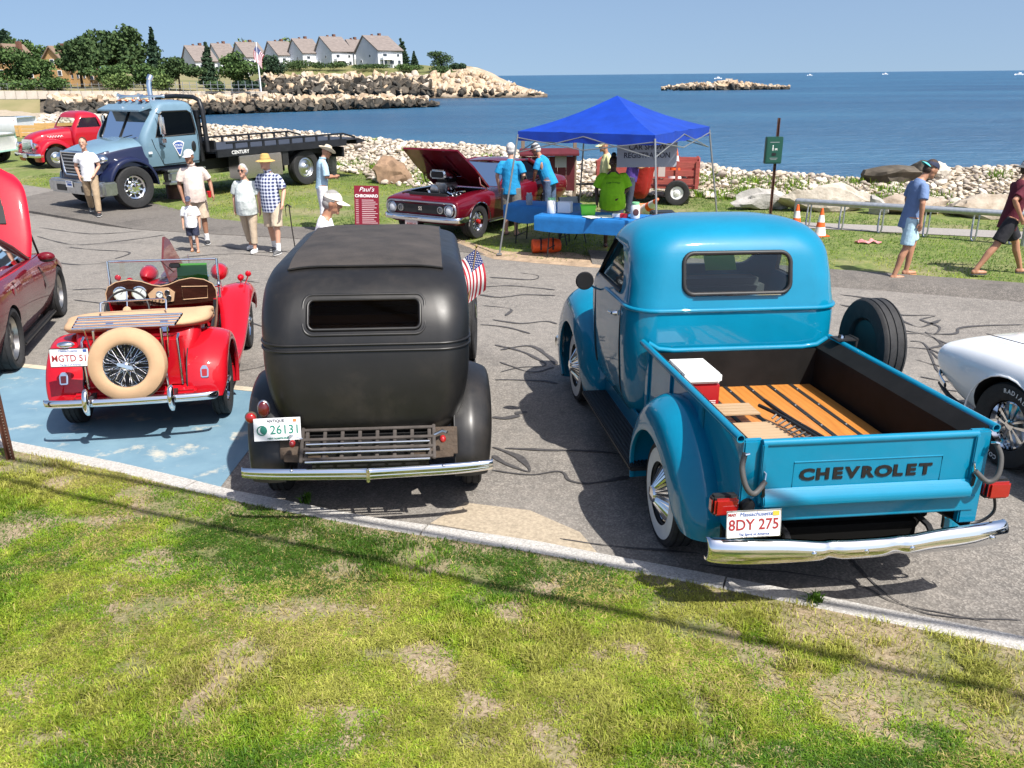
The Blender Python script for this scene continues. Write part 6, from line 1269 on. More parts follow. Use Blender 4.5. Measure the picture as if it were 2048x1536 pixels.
def jar(label, x, y, dark):
    p = tag(empty('plastic_jar', on_table(x, y)), label, 'jar', 'jars on the registration table'); lathe('jar_body', [(0, 0), (0, .075), (.01, .08), (.2, .08), (.225, .065), (.235, .06), (.235, 0)], mat('milky_plastic', (.72, .73, .72), .4), p, 24, 'z'); lathe('lid', [(.235, .066), (.27, .066), (.272, 0)], mat('lid_green', (.2, .5, .25), .4), p, 24, 'z')
    if dark: B().ell((0, -.079, .11), (.05, .006, .06), 16, 8).build('round_label', mat('label_dark', (.08, .03, .03), .6), p)
jar('white jar with green lid at left end of registration table', -.82, -.05, False); jar('white jar with dark round label at right end of registration table', .72, -.1, True)
p = tag(empty('green_tub', on_table(-.15, -.02)), 'bright lime green plastic tub on the registration table', 'tub')
b_ = B(); G = [[Vector((x*(1+.18*v), y*(1+.18*v), z)) for x, y in ((-.11, -.08), (.11, -.08), (.11, .08), (-.11, .08))] for v, z in ((0, 0), (1, .15), (1.25, .15), (1.25, .17), (1, .17), (.3, .02))]; V, F = grid_geo(G, False, True); F.append((3, 2, 1, 0)); F.append((20, 21, 22, 23)); mk('tub', V, F, mat('lime_plastic', (.12, .55, .03), .4), p, 30)
for x in (-.04, .03): B().ell((x, 0, .1), (.06, .05, .05), 8, 6).build('crumpled_paper', WHITE, p)
o = box('white_carton', on_table(-.62, .1), (.24, .16, .19), mat('carton_white', (.7, .71, .72), .6), None, .004, (0, 0, R(-20))); o.location.z += .097; tag(o, 'white paper carton beside the left jar on table', 'box')
o = box('red_white_packet', on_table(.45, -.08), (.26, .09, .06), [WHITE], None, .006, (0, 0, R(-24))); o.location.z += .032; tag(o, 'small white and red packet on registration table', 'packet'); box('red_end', (.07, -.001, .0), (.121, .094, .063), mat('packet_red', (.5, .02, .03), .5), o)
for k, (x, y) in enumerate(((.05, -.2), (.22, -.12), (.0, -.3))): o = box('paper_sheet', on_table(x, y), (.2, .28, .003), WHITE, None, 0, (0, 0, R(-20+25*k))); o.location.z += .004+.004*k; tag(o, 'loose white paper sheet on the registration table', 'paper', 'papers on the registration table')
p = tag(empty('water_jug', (.36, 16.25, TZ)), 'clear drinks jar standing on the small side table', 'jar'); lathe('jug', [(0, 0), (0, .06), (.16, .065), (.2, .045), (.22, .05)], mat('jug_glass', (.5, .55, .56), .1, trans=.6), p, 16, 'z')
# metal folding chair, carry bag, crate
p = tag(empty('folding_chair', (1.18, 16.3, LAWN), R(20)), 'pale grey folding chair standing under the tent', 'chair'); box('seat', (0, 0, .44), (.42, .4, .03), mat('chair_grey', (.5, .5, .48), .5), p, .01); box('backrest', (0, .2, .75), (.42, .03, .2), mat('chair_grey', (.5, .5, .48), .5), p, .01)
for s in (-1, 1):
    tube('leg', [(s*.2, -.22, 0), (s*.2, .0, .42), (s*.2, .2, .85)], .012, SATIN, p, 6); tube('leg', [(s*.17, .25, 0), (s*.17, -.1, .43)], .012, SATIN, p, 6)
p = tag(empty('duffel_bag', (.65, 15.35, LAWN), R(8)), 'bright orange duffel bag lying on grass under table', 'bag'); OR = mat('hi_vis_orange', (.75, .09, .015), .6, var=.2, bump=.6, bscale=14)
patch('bag_body', [[Vector((x, .13*k*math.cos(a), .13+.125*k*math.sin(a)*(1+.12*math.sin(x*17)))) for a in np.linspace(0, 2*math.pi, 13)[:-1]] for x, k in ((-.26, .5), (-.25, .9), (-.1, 1.05), (.08, .98), (.24, .95), (.26, .5))], OR, p, 4, 2, False, True, capu=True)
for x in (-.12, .1): tube('strap', [(x, -.14, .08), (x, -.12, .2), (x+.02, 0, .27), (x, .12, .2)], .015, BLACK, p, 6, sm=4)
b_ = B(); b_.box((0, 0, .2), (.42, .34, .38)); o = b_.build('plastic_crate', mat('crate_black', (.02, .022, .024), .5), None, 35, (2.72, 15.3, LAWN+.35), None, .02); tag(o, 'black plastic crate on a stand right of the green shirt', 'crate'); box('crate_stand', (0, 0, -.17), (.4, .3, .35), SATIN, o, .01)
# display board for the maroon car
p = tag(empty('display_board', (-3.08, 18.35, LAWN), R(4)), 'maroon display board listing the maroon car details', 'sign'); p.rotation_euler = (R(-6), R(2), R(4))
box('panel', (0, 0, .44), (.52, .02, .86), mat('board_maroon', (.2, .008, .025), .45), p, .004); text('lettering', 'Paul\'s', .13, WHITE, p, (0, -.013, .79), ext=.001, shear=.35, sx=1.1); text('lettering', 'CHROMARO', .085, WHITE, p, (0, -.013, .655), ext=.001, off=.003, sx=1.0)
b_ = B()
for k in range(13): w = .25+.1*((k*7) % 5)/5; b_.box((-.1+w/2, -.012, .57-.04*k), (w, .003, .013)); b_.box((-.2, -.012, .57-.04*k), (.06, .003, .01))
tag(b_.build('print_lines', mat('print_pink', (.6, .45, .47), .6), p), kind='stuff'); tube('stand', [(-.2, .3, 0), (-.2, .02, .8)], .012, SATIN, p, 6); tube('stand', [(.2, .3, 0), (.2, .02, .8)], .012, SATIN, p, 6)
# notice kiosk
p = tag(empty('notice_kiosk', (1.0, 22.3, LAWN)), 'dark red wooden notice kiosk behind the maroon car', 'kiosk'); MAR = mat('kiosk_maroon', (.085, .008, .014), .6, var=.15)
for k in range(6): box('board', (-.55+.22*k, 0, .66), (.215, .05, .86), MAR, p, .004)
prism_obj('roof', [(-.28, 1.12), (.28, 1.12), (.28, 1.17), (0, 1.30), (-.28, 1.17)], -.75, .75, MAR, p, 'x', .01)
for x in (-.66, .66): box('post', (x, .06, .8), (.09, .09, 1.6), mat('weathered_post', (.2, .15, .11), .8), p, .005)
box('notice', (.3, -.03, 1.0), (.3, .01, .36), mat('notice_paper', (.35, .36, .35), .7), p, 0, (0, 0, R(4)))
# stake sided trailer
p = tag(empty('stake_trailer', (3.5, 22.0, LAWN), R(-12)), 'faded red stake sided trailer loaded with cones and bags', 'trailer'); TR = mat('faded_red_wood', (.34, .075, .06), .7, var=.25, vscale=4, stretch=(1, 4, 9))
box('trailer_floor', (0, 0, .42), (2.5, 1.3, .08), TR, p, .01)
for s in (-1, 1):
    for k in range(3): box('side_slat', (0, s*.66, .56+.2*k), (2.5, .03, .14), TR, p, .004)
    for k in range(6): box('stake', (-1.2+.48*k, s*.69, .72), (.07, .04, .66), TR, p, .004)
for s in (-1, 1):
    for k in range(3): box('end_slat', (s*1.25, 0, .56+.2*k), (.03, 1.25, .14), TR, p, .004)
    wheel(p, (.75, s*.72, .3), .3, .2, .16, s, 'dish', WHITE, None, (0, 0, R(90)))
tube('tow_bar', [(-1.2, 0, .4), (-2.0, 0, .38)], .03, SATIN, p); box('paper_sign', (.3, -.70, .82), (.28, .012, .28), mat('sign_pink', (.55, .45, .42), .6), p)
def cone(label, loc, h, tilt=0, grp='traffic cones'):
    c = tag(empty('traffic_cone', loc), label, 'traffic cone', grp); c.rotation_euler = (tilt, 0, .3); CO = mat('cone_orange', (.8, .12, .02), .5); CW = mat('cone_white', (.75, .75, .73), .5); k = h/.7
    box('base', (0, 0, .015*k), (.36*k, .36*k, .03*k), CO, c, .006)
    rr = lambda z: .135*k*(1-z/.72)+.022*k
    for z0, z1, m, n in ((.03, .24, CW, 'lower_collar'), (.24, .36, CO, 'orange_band'), (.36, .54, CW, 'upper_collar'), (.54, .7, CO, 'tip')): lathe(n, [(z0*k, rr(z0)), (z1*k, rr(z1))]+([(z1*k, 0)] if z1 == .7 else []), m, c, 20, 'z')
cone('traffic cone just left of the bike rail end', (5.80, 17.3, LAWN), .54); cone('traffic cone beside the bike rail, nearer the footpath', (6.1, 16.75, LAWN), .54); cone('traffic cone standing in the red trailer', (4.15, 21.9, LAWN+.46), .85); cone('toppled traffic cone leaning behind the tent leg', (3.05, 19.4, LAWN+.12), .7, R(60))
o = patch('red_tarp_bundle', [[Vector((3.05+.22*k*math.cos(a)+.05*math.sin(3*a), 20.2+.18*k*math.sin(a), LAWN+z)) for a in np.linspace(0, 2*math.pi, 11)[:-1]] for z, k in ((.3, .3), (.42, .8), (.65, 1.1), (.9, 1.3), (1.1, 1.5), (1.18, .9))], mat('tarp_red', (.3, .015, .012), .5, bump=.8, bscale=8), None, 3, 3, False, True, capu=True); tag(o, 'crumpled dark red tarp bundle hanging at the trailer front', 'tarp')
# posts, dispenser, bike rail
RUSTP = mat('rust_brown_post', (.1, .04, .026), .6, .2, var=.25, vscale=12)
def hole_post(label, x, y, z0, z1, rz=0, hang=None):
    p = tag(empty('sign_post', (x, y, z0), rz), label, 'post', 'perforated sign posts'); h = z1-z0
    V, F = prism([(-.032, 0), (-.03, -.012), (-.016, -.012), (-.012, .024), (.012, .024), (.016, -.012), (.03, -.012), (.032, 0), (.018, 0), (.016, .036), (-.016, .036), (-.018, 0)], 0, h, 'z'); o = mk('channel', V, F, RUSTP, p, 20); fix_normals(o.data)
    b = B()
    for k in range(int(h/.026)): b.lathe([(.0, .0048), (-.0025, .0048), (-.0025, 0)], 8, 'y', (0, .0235, .03+.026*k))
    tag(b.build('holes', mat('hole_light', (.45, .4, .33), .9), p), kind='stuff'); return p
hole_post('perforated rust brown post standing in the near bank grass', -4.08, 6.30, .03, 2.3, R(14))
pp = hole_post('tall rust brown post carrying a green dispenser box', 5.76, 18.97, LAWN, 2.04, R(0))
d = empty('dispenser_box', (-.08, -.06, 1.47), 0, pp); GB = mat('box_green', (.01, .07, .05), .45); box('cabinet', (0, 0, 0), (.36, .12, .56), GB, d, .012); box('door_plate', (0, -.062, -.0), (.31, .006, .5), GB, d, .002)
b_ = B(); b_.ell((-.03, -.066, .1), (.011, .003, .011), 8, 6); b_.box((-.03, -.066, .06), (.016, .004, .06)); b_.box((-.04, -.066, .02), (.008, .004, .05)); b_.box((-.02, -.066, .02), (.008, .004, .05)); b_.box((.04, -.066, .03), (.05, .004, .018)); b_.box((.02, -.066, .012), (.007, .004, .03)); b_.box((.06, -.066, .012), (.007, .004, .03)); b_.build('walker_and_dog_mark', WHITE, d); box('bag_slot', (0, -.067, -.08), (.09, .006, .06), BLACK, d)
b_ = B(); b_.box((0, -.066, .17), (.2, .003, .012)); b_.box((0, -.066, -.16), (.17, .003, .01)); b_.box((0, -.066, -.19), (.13, .003, .01)); tag(b_.build('small_print', GALV, d), kind='stuff')
p = tag(empty('bike_rail', (6.0, 17.97, LAWN)), 'galvanised bike rail with hanging loops along the footpath', 'bike rack'); a0 = Vector((0, 0, .515)); a1 = Vector((3.42, -2.45, .57))
tube('top_rail', [a0, a1], .06, GALV, p, 12)
for q, n in ((a0, 0), (a1, 1)): tube('end_post', [q, (q.x, q.y, -.05)], .05, GALV, p, 12); B().ell(q, (.052, .052, .052), 12, 8).build('rail_elbow', GALV, p)
dv = (a1-a0); dv.z = 0; dv.normalize(); nv = Vector((-dv.y, dv.x, 0))
for f in (.06, .22, .40, .60, .80, .95):
    q = a0.lerp(a1, f); tube('loop', [q+nv*.02-dv*.05, q-dv*.06+nv*.14+Vector((0, 0, -.1)), q-dv*.045+nv*.05+Vector((0, 0, -.45)), q-Vector((0, 0, q.z-.01)), q+dv*.045-nv*.02+Vector((0, 0, -.45)), q+dv*.05-nv*.02+Vector((0, 0, -.1)), q+dv*.05], .017, GALV, p, 8, sm=5)
# large stones on the lawn
NR = [mat('lawn_granite_%d' % i, c, .9, col2=c2, vscale=5, bump=1., bscale=12, vdetail=7) for i, (c, c2) in enumerate((((.28, .22, .16), (.46, .4, .32)), ((.34, .29, .23), (.52, .47, .4)), ((.22, .17, .125), (.4, .33, .26)), ((.26, .25, .23), (.44, .42, .39))))]
for i, (x, y, d, m, rz, lab) in enumerate((( -3.45, 26.4, (1.25, .8, .95), mat('brown_granite', (.25, .16, .1), .9, var=.35, vscale=4, bump=.8, bscale=6), .2, 'big squarish brown granite boulder left of the maroon car'), (5.95, 20.4, (1.25, .7, .55), NR[3], .3, 'low grey stone block beside the dispenser post'), (7.3, 20.0, (2.0, .9, .75), NR[1], -.1, 'long pale granite block behind the bike rail'), (8.35, 19.5, (.6, .5, .5), NR[3], .8, 'small upright grey stone behind the bike rail'), (9.2, 19.6, (1.7, .8, .6), NR[2], -.2, 'flat topped granite slab behind the walking boys'), (10.6, 18.9, (2.2, .9, .7), NR[0], -.3, 'broad brownish granite block at the right edge'), (10.4, 23.6, (2.3, 1.0, .75), DARKROCK[1], .1, 'dark brown weathered boulder lying on the cobbles'), (11.25, 23.9, (1.0, .7, .55), DARKROCK[0], .5, 'dark boulder behind the brown one on the cobbles'), (11.5, 23.2, (.7, .6, .6), WHITE if False else STONE[1], .3, 'bright white boulder beside the dark ones'), (-5.75, 28.4, (.35, .3, 1.2), NR[3], .1, 'short granite marker stone by the tow truck tail'))):
    V_, F_ = cobble_geo(100+i, 3, 14, .24, (1, 1, 1)); V_ = V_*(1+.5*(vn(V_[:, 0]*6+i, V_[:, 1]*6+V_[:, 2]*7, 1., 4)-.5))[:, None]; me = mesh('boulder', V_*np.array(d)*1.2, F_.tolist(), m, 18); o = link('boulder', me, None, (x, y, float(ground_z(x, y))+d[2]*.28), (0, 0, rz)); tag(o, lab, 'boulder')
o = patch('beach_towel', [[Vector((6.5+.44*u+.03*math.sin(v*9), 15.85+.16*v+.03*math.sin(u*11), LAWN+.03+.022*math.sin(u*13+v*5)+.02*math.sin(u*29))) for v in (0, .3, .6, 1)] for u in np.linspace(0, 1, 8)], mat('towel_pink', (.62, .24, .24), .9, var=.15), None, 3, 3, thick=.012); tag(o, 'crumpled pink towel lying on the lawn', 'towel')
p = tag(empty('litter_barrel', (-9.0, 23.45, LAWN)), 'rust brown litter barrel beside the tow truck steps', 'barrel'); lathe('drum', [(0, 0), (0, .29), (.3, .29), (.31, .3), (.33, .29), (.62, .29), (.63, .3), (.65, .29), (.95, .29), (.96, .3), (.98, .28), (.9, .27), (.9, 0)], mat('barrel_brown', (.12, .06, .045), .6, var=.3), p, 28, 'z')
# tufts growing from the kerb joints
for i, (px, py) in enumerate(((1630, 1205), (612, 1002))):
    q = gp(px, py, .045); n = 60; pts = np.array([[q.x, q.y, .03]])+rng.normal(0, .02, (n, 3))*np.array([1, 1, 0]); o = blades('kerb_tuft', pts, rng.uniform(.05, .11, n), rng.uniform(.006, .012, n), pal(n, np.full(n, .2)), rng.uniform(.2, .9, n), BLADE, ('green tuft growing over the kerb behind the pickup', 'green tuft growing at the kerb behind the black sedan')[i]); o['kind'] = 'thing'; o['category'] = 'plant'
# overhead cables, out of frame; their shadows cross the bank
for lab, a, c in (('overhead cable whose shadow runs along the kerb', gp(60, 922, .07), gp(2048, 1275, .05)), ('overhead cable whose shadow crosses the middle of the bank', gp(0, 957, .09), gp(2048, 1378, .13))):
    sh = Vector((-SUN.x/-SUN.z, -SUN.y/-SUN.z, 1))*5.4; d = (c-a); P = [a+sh-d*2, a+sh, a+sh+d*.25+Vector((0, 0, -.02)), a+sh+d*.5+Vector((0, 0, -.03)), a+sh+d*.75+Vector((0, 0, -.02)), c+sh, c+sh+d*2]
    tag(tube('overhead_cable', P, .03, BLACK, None, 8), lab, 'cable')
# ================================================================== people
SKIN = {'fair': mat('skin_fair', (.52, .29, .2), .55, var=.08), 'tan': mat('skin_tan', (.40, .2, .12), .55, var=.08), 'dark': mat('skin_dark', (.075, .035, .022), .5, var=.1), 'olive': mat('skin_olive', (.28, .14, .085), .55, var=.08)}
def fab(name, col, **k): return mat('cloth_'+name, col, .85, var=.1, vscale=9, bump=1., bscale=9, **k)
PLAID = bpy.data.materials.new('cloth_plaid'); N, L, b = nodes_of(PLAID); s_ = N.new('ShaderNodeTexCoord').outputs['Object']; b.inputs['Roughness'].default_value = .85
fs = []
for ax in ('X', 'Z'):
    w = N.new('ShaderNodeTexWave'); w.bands_direction = ax; w.inputs['Scale'].default_value = 5.2; w.inputs['Distortion'].default_value = .4; L.new(s_, w.inputs['Vector']); fs.append(ramp(N, L, w.outputs['Fac'], [(.55, (0, 0, 0)), (.72, (1, 1, 1))]))
L.new(mixc(N, L, fs[0], mixc(N, L, fs[1], (.022, .03, .1), (.42, .46, .58)), mixc(N, L, fs[1], (.38, .42, .55), (.74, .76, .8))), b.inputs['Base Color'])
def remesh(o, vox, sm=2):
    r = o.modifiers.new('r', 'REMESH'); r.mode = 'VOXEL'; r.voxel_size = vox; r.use_smooth_shade = True
    q = o.modifiers.new('q', 'SMOOTH'); q.factor = .5; q.iterations = sm
    apply_mods(o)
def person(label, pos, yaw, H, skin, top, bottom, shoes, legs=((8, 5), (-8, 10)), lean=0., arms=None, sleeve=.45, hem=.0, bot_len=.5, hat=None, hair=None, glasses=False, belly=0., headturn=0., headtilt=0., build_=1., collar=False, group='people at the car show', low=False, socks=None, headfwd=0.):
    k = H/1.75; t = tag(empty('person', pos, yaw), label, 'person', group); sk = SKIN[skin]
    V3 = Vector
    def leg_pts(s, a, bnd, out=0):
        h = V3((s*.09, 0, 0)); a_ = R(a); kn = h+V3((s*.012, math.sin(a_)*.43, -math.cos(a_)*.43)); c_ = R(a-bnd); an = kn+V3((s*.005+out, math.sin(c_)*.41, -math.cos(c_)*.41)); return h, kn, an, c_
    LP = [leg_pts(-1, *legs[0]), leg_pts(1, *legs[1])]; hz = -min(p[2].z for p in LP)+.075; hip = V3((0, 0, hz))
    LP = [(a+hip, b_+hip, c+hip, w) for a, b_, c, w in LP]
    Rl = Matrix.Rotation(-R(lean), 3, 'X')
    U = lambda x, y, z: hip+Rl @ V3((x, y, z))                    # points of the upper body, from the hip
    w = build_
    sh = [U(-.168*w, 0, .452), U(.168*w, 0, .452)]; AR = []
    for i, s in enumerate((-1, 1)):
        sp = (arms or ({}, {}))[i] if arms else {}
        el = sp.get('el'); ha = sp.get('ha')
        el = U(*el) if el else sh[i]+V3((s*.06, -.03, -.285)); ha = U(*ha) if ha else el+V3((s*.0, .07, -.245)); AR.append((sh[i], el, ha))
    nk = U(0, .01, .565); Rh = Rl @ Matrix.Rotation(R(lean)*.5, 3, 'X') @ Matrix.Rotation(R(headturn), 3, 'Z') @ Matrix.Rotation(-R(headtilt), 3, 'X')
    hc = U(0, .015+headfwd, .56)+Rh @ V3((0, .02, .155)); HD = lambda x, y, z: hc+Rh @ V3((x, y, z))
    # ---- one continuous body
    B0 = B()
    def limb(P, r, n=10): B0.tube(P, r, n)
    for h, kn, an, c_ in LP:
        limb([h+V3((0, 0, .02)), h.lerp(kn, .5), kn, kn.lerp(an, .3)+V3((0, -.012, 0)), kn.lerp(an, .7), an, an-V3((0, 0, .03))], [.082*w, .072*w, .052, .054, .042, .036, .04]); f = an+V3((0, 0, -.03))
        B0.ell(f+V3((0, .055, -.015)), (.042, .12, .034)); B0.ell(f+V3((0, -.02, -.01)), (.036, .045, .04))
    B0.tube([U(0, 0, -.06), U(0, .0, .05), U(0, .01, .2), U(0, .015, .38), U(0, 0, .46), nk], [(.125*w, .088*w), (.125*w, .088*w), (.12*w, .088*w), (.14*w, .095*w), (.12*w, .08), (.052, .052)], 14)
    for i, (a, e, h_) in enumerate(AR):
        s = (-1, 1)[i]; B0.tube([a-V3((s*.04, 0, 0)), a, a.lerp(e, .5), e, e.lerp(h_, .25), e.lerp(h_, .75), h_], [.036, .043*w, .044*w, .038, .039, .029, .026], 10); d = (h_-e).normalized(); 
        sd = d.cross(V3((1, 0, 0))); sd = (sd if sd.length > .1 else V3((0, 1, 0))).normalized(); nn = d.cross(sd)
        B0.tube([h_-d*.01, h_+d*.04, h_+d*.08], [(.03, .018), (.04, .018), (.038, .014)] if False else [.026, .03, .026], 8)
        for q, ln in ((-.026, .062), (-.009, .075), (.009, .072), (.025, .056)): p0 = h_+d*.075+sd*q; B0.tube([p0, p0+d*ln*.5+nn*.006, p0+d*ln+nn*.02*s], [.0095, .009, .0075], 6)
        p0 = h_+d*.03+sd*.028; B0.tube([p0, p0+sd*.022+d*.025, p0+sd*.026+d*.06], [.011, .01, .008], 6)
    B0.tube([U(0, .0, .50), HD(0, -.015, -.05)], [.056, .052], 10)
    B0.ell(HD(0, 0, .02), (.081, .102, .112), 16, 12, Rh); B0.ell(HD(0, .03, -.055), (.058, .066, .06), 14, 10, Rh); B0.ell(HD(0, .1, -.012), (.014, .022, .024), 8, 6, Rh); B0.ell(HD(0, .085, -.09), (.03, .022, .022), 8, 6, Rh)
    for s in (-1, 1): B0.ell(HD(s*.078, -.01, -.01), (.012, .022, .032), 8, 6, Rh)
    body = B0.build('body', sk, t, 180); remesh(body, .0085*max(k, .8) if not low else .012)
    # ---- face
    if not glasses:
        for s in (-1, 1): B().ell(HD(s*.03, .088, .018), (.014, .01, .008), 8, 6, Rh).build('eye', mat('eye_white', (.6, .58, .55), .3), t); B().ell(HD(s*.03, .097, .018), (.006, .004, .006), 8, 6, Rh).build('iris', BLACK, t)
    else:
        b = B()
        for s in (-1, 1): b.ell(HD(s*.033, .093, .017), (.03, .012, .02), 10, 6, Rh); b.tube([HD(s*.06, .08, .022), HD(s*.082, -.01, .02)], .004, 5)
        b.tube([HD(-.02, .1, .022), HD(.02, .1, .022)], .004, 5); b.build('sunglasses', BLACK, t)
    for s in (-1, 1): B().ell(HD(s*.031, .094, .042), (.022, .007, .005), 8, 5, Rh).build('eyebrow', mat('brow', (.06, .04, .03), .9), t)
    B().ell(HD(0, .094, -.058), (.024, .008, .006), 8, 5, Rh).build('mouth', mat('lips', (.3, .1, .09), .6), t)
    # ---- clothes
    S = B(); e = .016; bl = belly
    S.tube([U(0, -.0+bl*.3, -.10+hem), U(0, .004+bl*.5, 0), U(0, .01+bl*.55, .13), U(0, .015+bl*.3, .28), U(0, .012, .39), U(0, 0, .452), U(0, .0, .505), U(0, .005, .552)], [(.160*w+bl*.5, .122*w+bl*.8), (.158*w+bl*.5, .118*w+bl*.85), (.15*w+bl*.5, .115*w+bl*.9), (.155*w+bl*.3, .116*w+bl*.45), (.164*w, .114*w), (.142*w, .098), (.098, .084), (.060, .062)], 18)
    for i, (a, el, h_) in enumerate(AR):
        s = (-1, 1)[i]; P = [a-V3((s*.09, 0, -.012)), a-V3((s*.015, 0, 0)), a.lerp(el, .2), a.lerp(el, .45), a.lerp(el, min(1, sleeve*1.55))]; S.tube(P, [.05, .063*w, .066*w, .068*w, .071*w], 12)
    so_ = S.build('shirt', top, t, 180); remesh(so_, .011*max(k, .8), 3)
    if collar:
        b = B(); b.tube([U(.062*math.cos(a), .012+.066*math.sin(a), .565+.012*math.cos(a*2)) for a in np.linspace(0, 2*math.pi, 17)[:-1]], [(.022, .008)]*16, 6, True); b.build('collar', top, t)
    T = B(); bw = w*1.0
    T.tube([U(0, .0, .07), U(0, 0, 0)-V3((0, 0, .0)), hip-V3((0, 0, .10))], [(.138*bw+bl*.25, .098*bw+bl*.35), (.15*bw+bl*.15, .11*bw+bl*.25), (.146*bw, .112*bw)], 16)
    for h, kn, an, c_ in LP:
        if bot_len <= .5: T.tube([h, h.lerp(kn, bot_len), h.lerp(kn, min(1, bot_len*2))], [.098*bw, .10*bw, .098*bw], 12)
        else: T.tube([h, h.lerp(kn, .5), kn, kn.lerp(an, .5), kn.lerp(an, min(1., (bot_len-.5)*2))], [.098*bw, .09*bw, .078, .07, .066], 12)
    tr_ = T.build('shorts' if bot_len <= .55 else 'trousers', bottom, t, 180); remesh(tr_, .011*max(k, .8), 3)
    for h, kn, an, c_ in LP:
        f = an+V3((0, 0, -.03))
        if shoes[0] == 'sandal':
            b = B(); b.ell(f+V3((0, .05, -.042)), (.05, .135, .012), 14, 8); b.tube([f+V3((-.045, .04, -.03)), f+V3((0, .08, .022)), f+V3((.045, .04, -.03))], .007, 6); b.build('sandal', shoes[1], t)
        else:
            b = B(); b.ell(f+V3((0, .05, -.012)), (.052, .142, .042), 14, 10); b.ell(f+V3((0, -.025, .008)), (.045, .06, .045), 12, 8); b.build('shoe', shoes[1], t); b = B(); b.ell(f+V3((0, .045, -.036)), (.054, .148, .014), 14, 6); b.build('sole', shoes[2] if len(shoes) > 2 else WHITE, t)
            if socks: tube('sock', [an+V3((0, 0, -.02)), an.lerp(kn, .3)], .046, socks, t, 10)
    # ---- hair and hats
    if hair:
        b = B(); b.ell(HD(0, -.016, .034), (.085, .1, .108), 16, 12, Rh)
        if hair[1] == 'bob': b.ell(HD(0, -.03, .0), (.1, .095, .10), 16, 12, Rh)
        if hair[1] == 'bun': b.ell(HD(0, -.03, .15), (.05, .05, .05), 12, 8, Rh)
        if hair[1] == 'nape': b.ell(HD(0, -.045, -.02), (.078, .065, .07), 12, 10, Rh)
        hb = b.build('hair', hair[0], t, 180)
        V_ = [v.co.copy() for v in hb.data.vertices]; Ri = Rh.inverted()
        bm = bmesh.new(); bm.from_mesh(hb.data); kill = [v for v in bm.verts if (lambda q: q.y > .035 and q.z < .075-(.02 if hair[1] == 'bob' else 0))(Ri @ (v.co-hc))]; bmesh.ops.delete(bm, geom=kill, context='VERTS'); bm.to_mesh(hb.data); bm.free()
    if hat:
        ht = empty('hat', hc, 0, t); ht.rotation_euler = Rh.to_euler(); m, kind = hat[0], hat[1]; m2 = hat[2] if len(hat) > 2 else m
        if kind in ('cap', 'capback'):
            f_ = 1 if kind == 'cap' else -1; V_, F_ = [], []; b = B(); b.ell((0, -.008, .045), (.088, .108, .088), 18, 12); cr = b.build('crown', m, ht, 180)
            bm = bmesh.new(); bm.from_mesh(cr.data); bmesh.ops.delete(bm, geom=[v for v in bm.verts if v.co.z < .035], context='VERTS'); bm.to_mesh(cr.data); bm.free()
            G = [[V3((.075*math.sin(a)*(1+.0*v), f_*(.085*math.cos(a)+.11*v*max(0, math.cos(a*.9))), .045-.022*v+.012*math.cos(a*1.0)-.012*abs(a))) for a in np.linspace(-1.25, 1.25, 11)] for v in np.linspace(0, 1, 4)]; patch('peak', G, m2, ht, 2, 2, thick=.005)
        else:
            cw, ch_, bw_, dip = (.092, .12, .17, .015) if kind == 'straw' else (.095, .125, .185, -.02)
            P = [(ch_-.012+.03, .0), (ch_+.03, .045), (ch_+.02, .07), (.06, cw), (.045, cw+.008), (.04, cw+.03), (.038-dip, bw_), (.032-dip, bw_), (.034, cw+.03), (.03, cw)]
            o = lathe('brim_and_crown', P, m, ht, 36, 'z'); 
            if kind == 'cowboy':
                for v in o.data.vertices:
                    if v.co.xy.length > .1: v.co.z += .055*(abs(v.co.x)/.185)**2-.01
            lathe('band', [(.05, cw+.004), (.075, cw-.001)], m2, ht, 30, 'z')
    t.scale = (k, k, k); return t, AR, HD
PI = math.pi
GL = lambda x, y: float(ground_z(x, y))
RZ = lambda x, y: float(road_z(x, y))
white = fab('white', (.74, .74, .76)); khaki = fab('khaki', (.34, .25, .16)); beige = fab('beige', (.52, .42, .31)); cyan = fab('cyan', (.012, .26, .52)); grey_short = fab('grey_shorts', (.15, .14, .125)); WSHOE = mat('shoe_white', (.7, .7, .7), .6); BSHOE = mat('shoe_black', (.03, .03, .033), .6); GSHOE = mat('shoe_grey', (.1, .1, .1), .6); TANS = mat('sandal_tan', (.35, .17, .07), .7); WSOCK = fab('sock', (.7, .7, .7))
BROWNH = mat('hair_brown', (.045, .025, .016), .7, bump=.6, bscale=60); GREYH = mat('hair_grey', (.48, .47, .46), .7, bump=.8, bscale=40, var=.2); DARKH = mat('hair_dark', (.012, .01, .009), .6, bump=.6, bscale=60)
person('young man in white T-shirt and khaki trousers stepping off the sidewalk', (-9.85, 20.4, -.068), R(198), 1.80, 'fair', white, khaki, ('shoe', BSHOE), ((20, 6), (-14, 22)), 3, ({'el': (-.24, -.02, .21), 'ha': (-.13, .12, .05)}, {'el': (.25, -.08, .22), 'ha': (.2, -.02, -.02)}), .4, bot_len=.97, hair=(BROWNH, 'short'), headturn=-8)
person('man in pale polo shirt and beige shorts holding a red cup', (-6.1, 16.75, -.115), R(200), 1.80, 'olive', fab('polo', (.62, .52, .46)), beige, ('shoe', BSHOE), ((4, 4), (-4, 6)), 0, ({'el': (-.29, -.04, .23), 'ha': (-.31, .10, .02)}, {'el': (.26, -.02, .2), 'ha': (.22, .06, -.04)}), .48, .0, .5, (fab('cap_white', (.72, .7, .7)), 'cap'), None, True, .05, -30, 8, 1.08, True, socks=WSOCK)
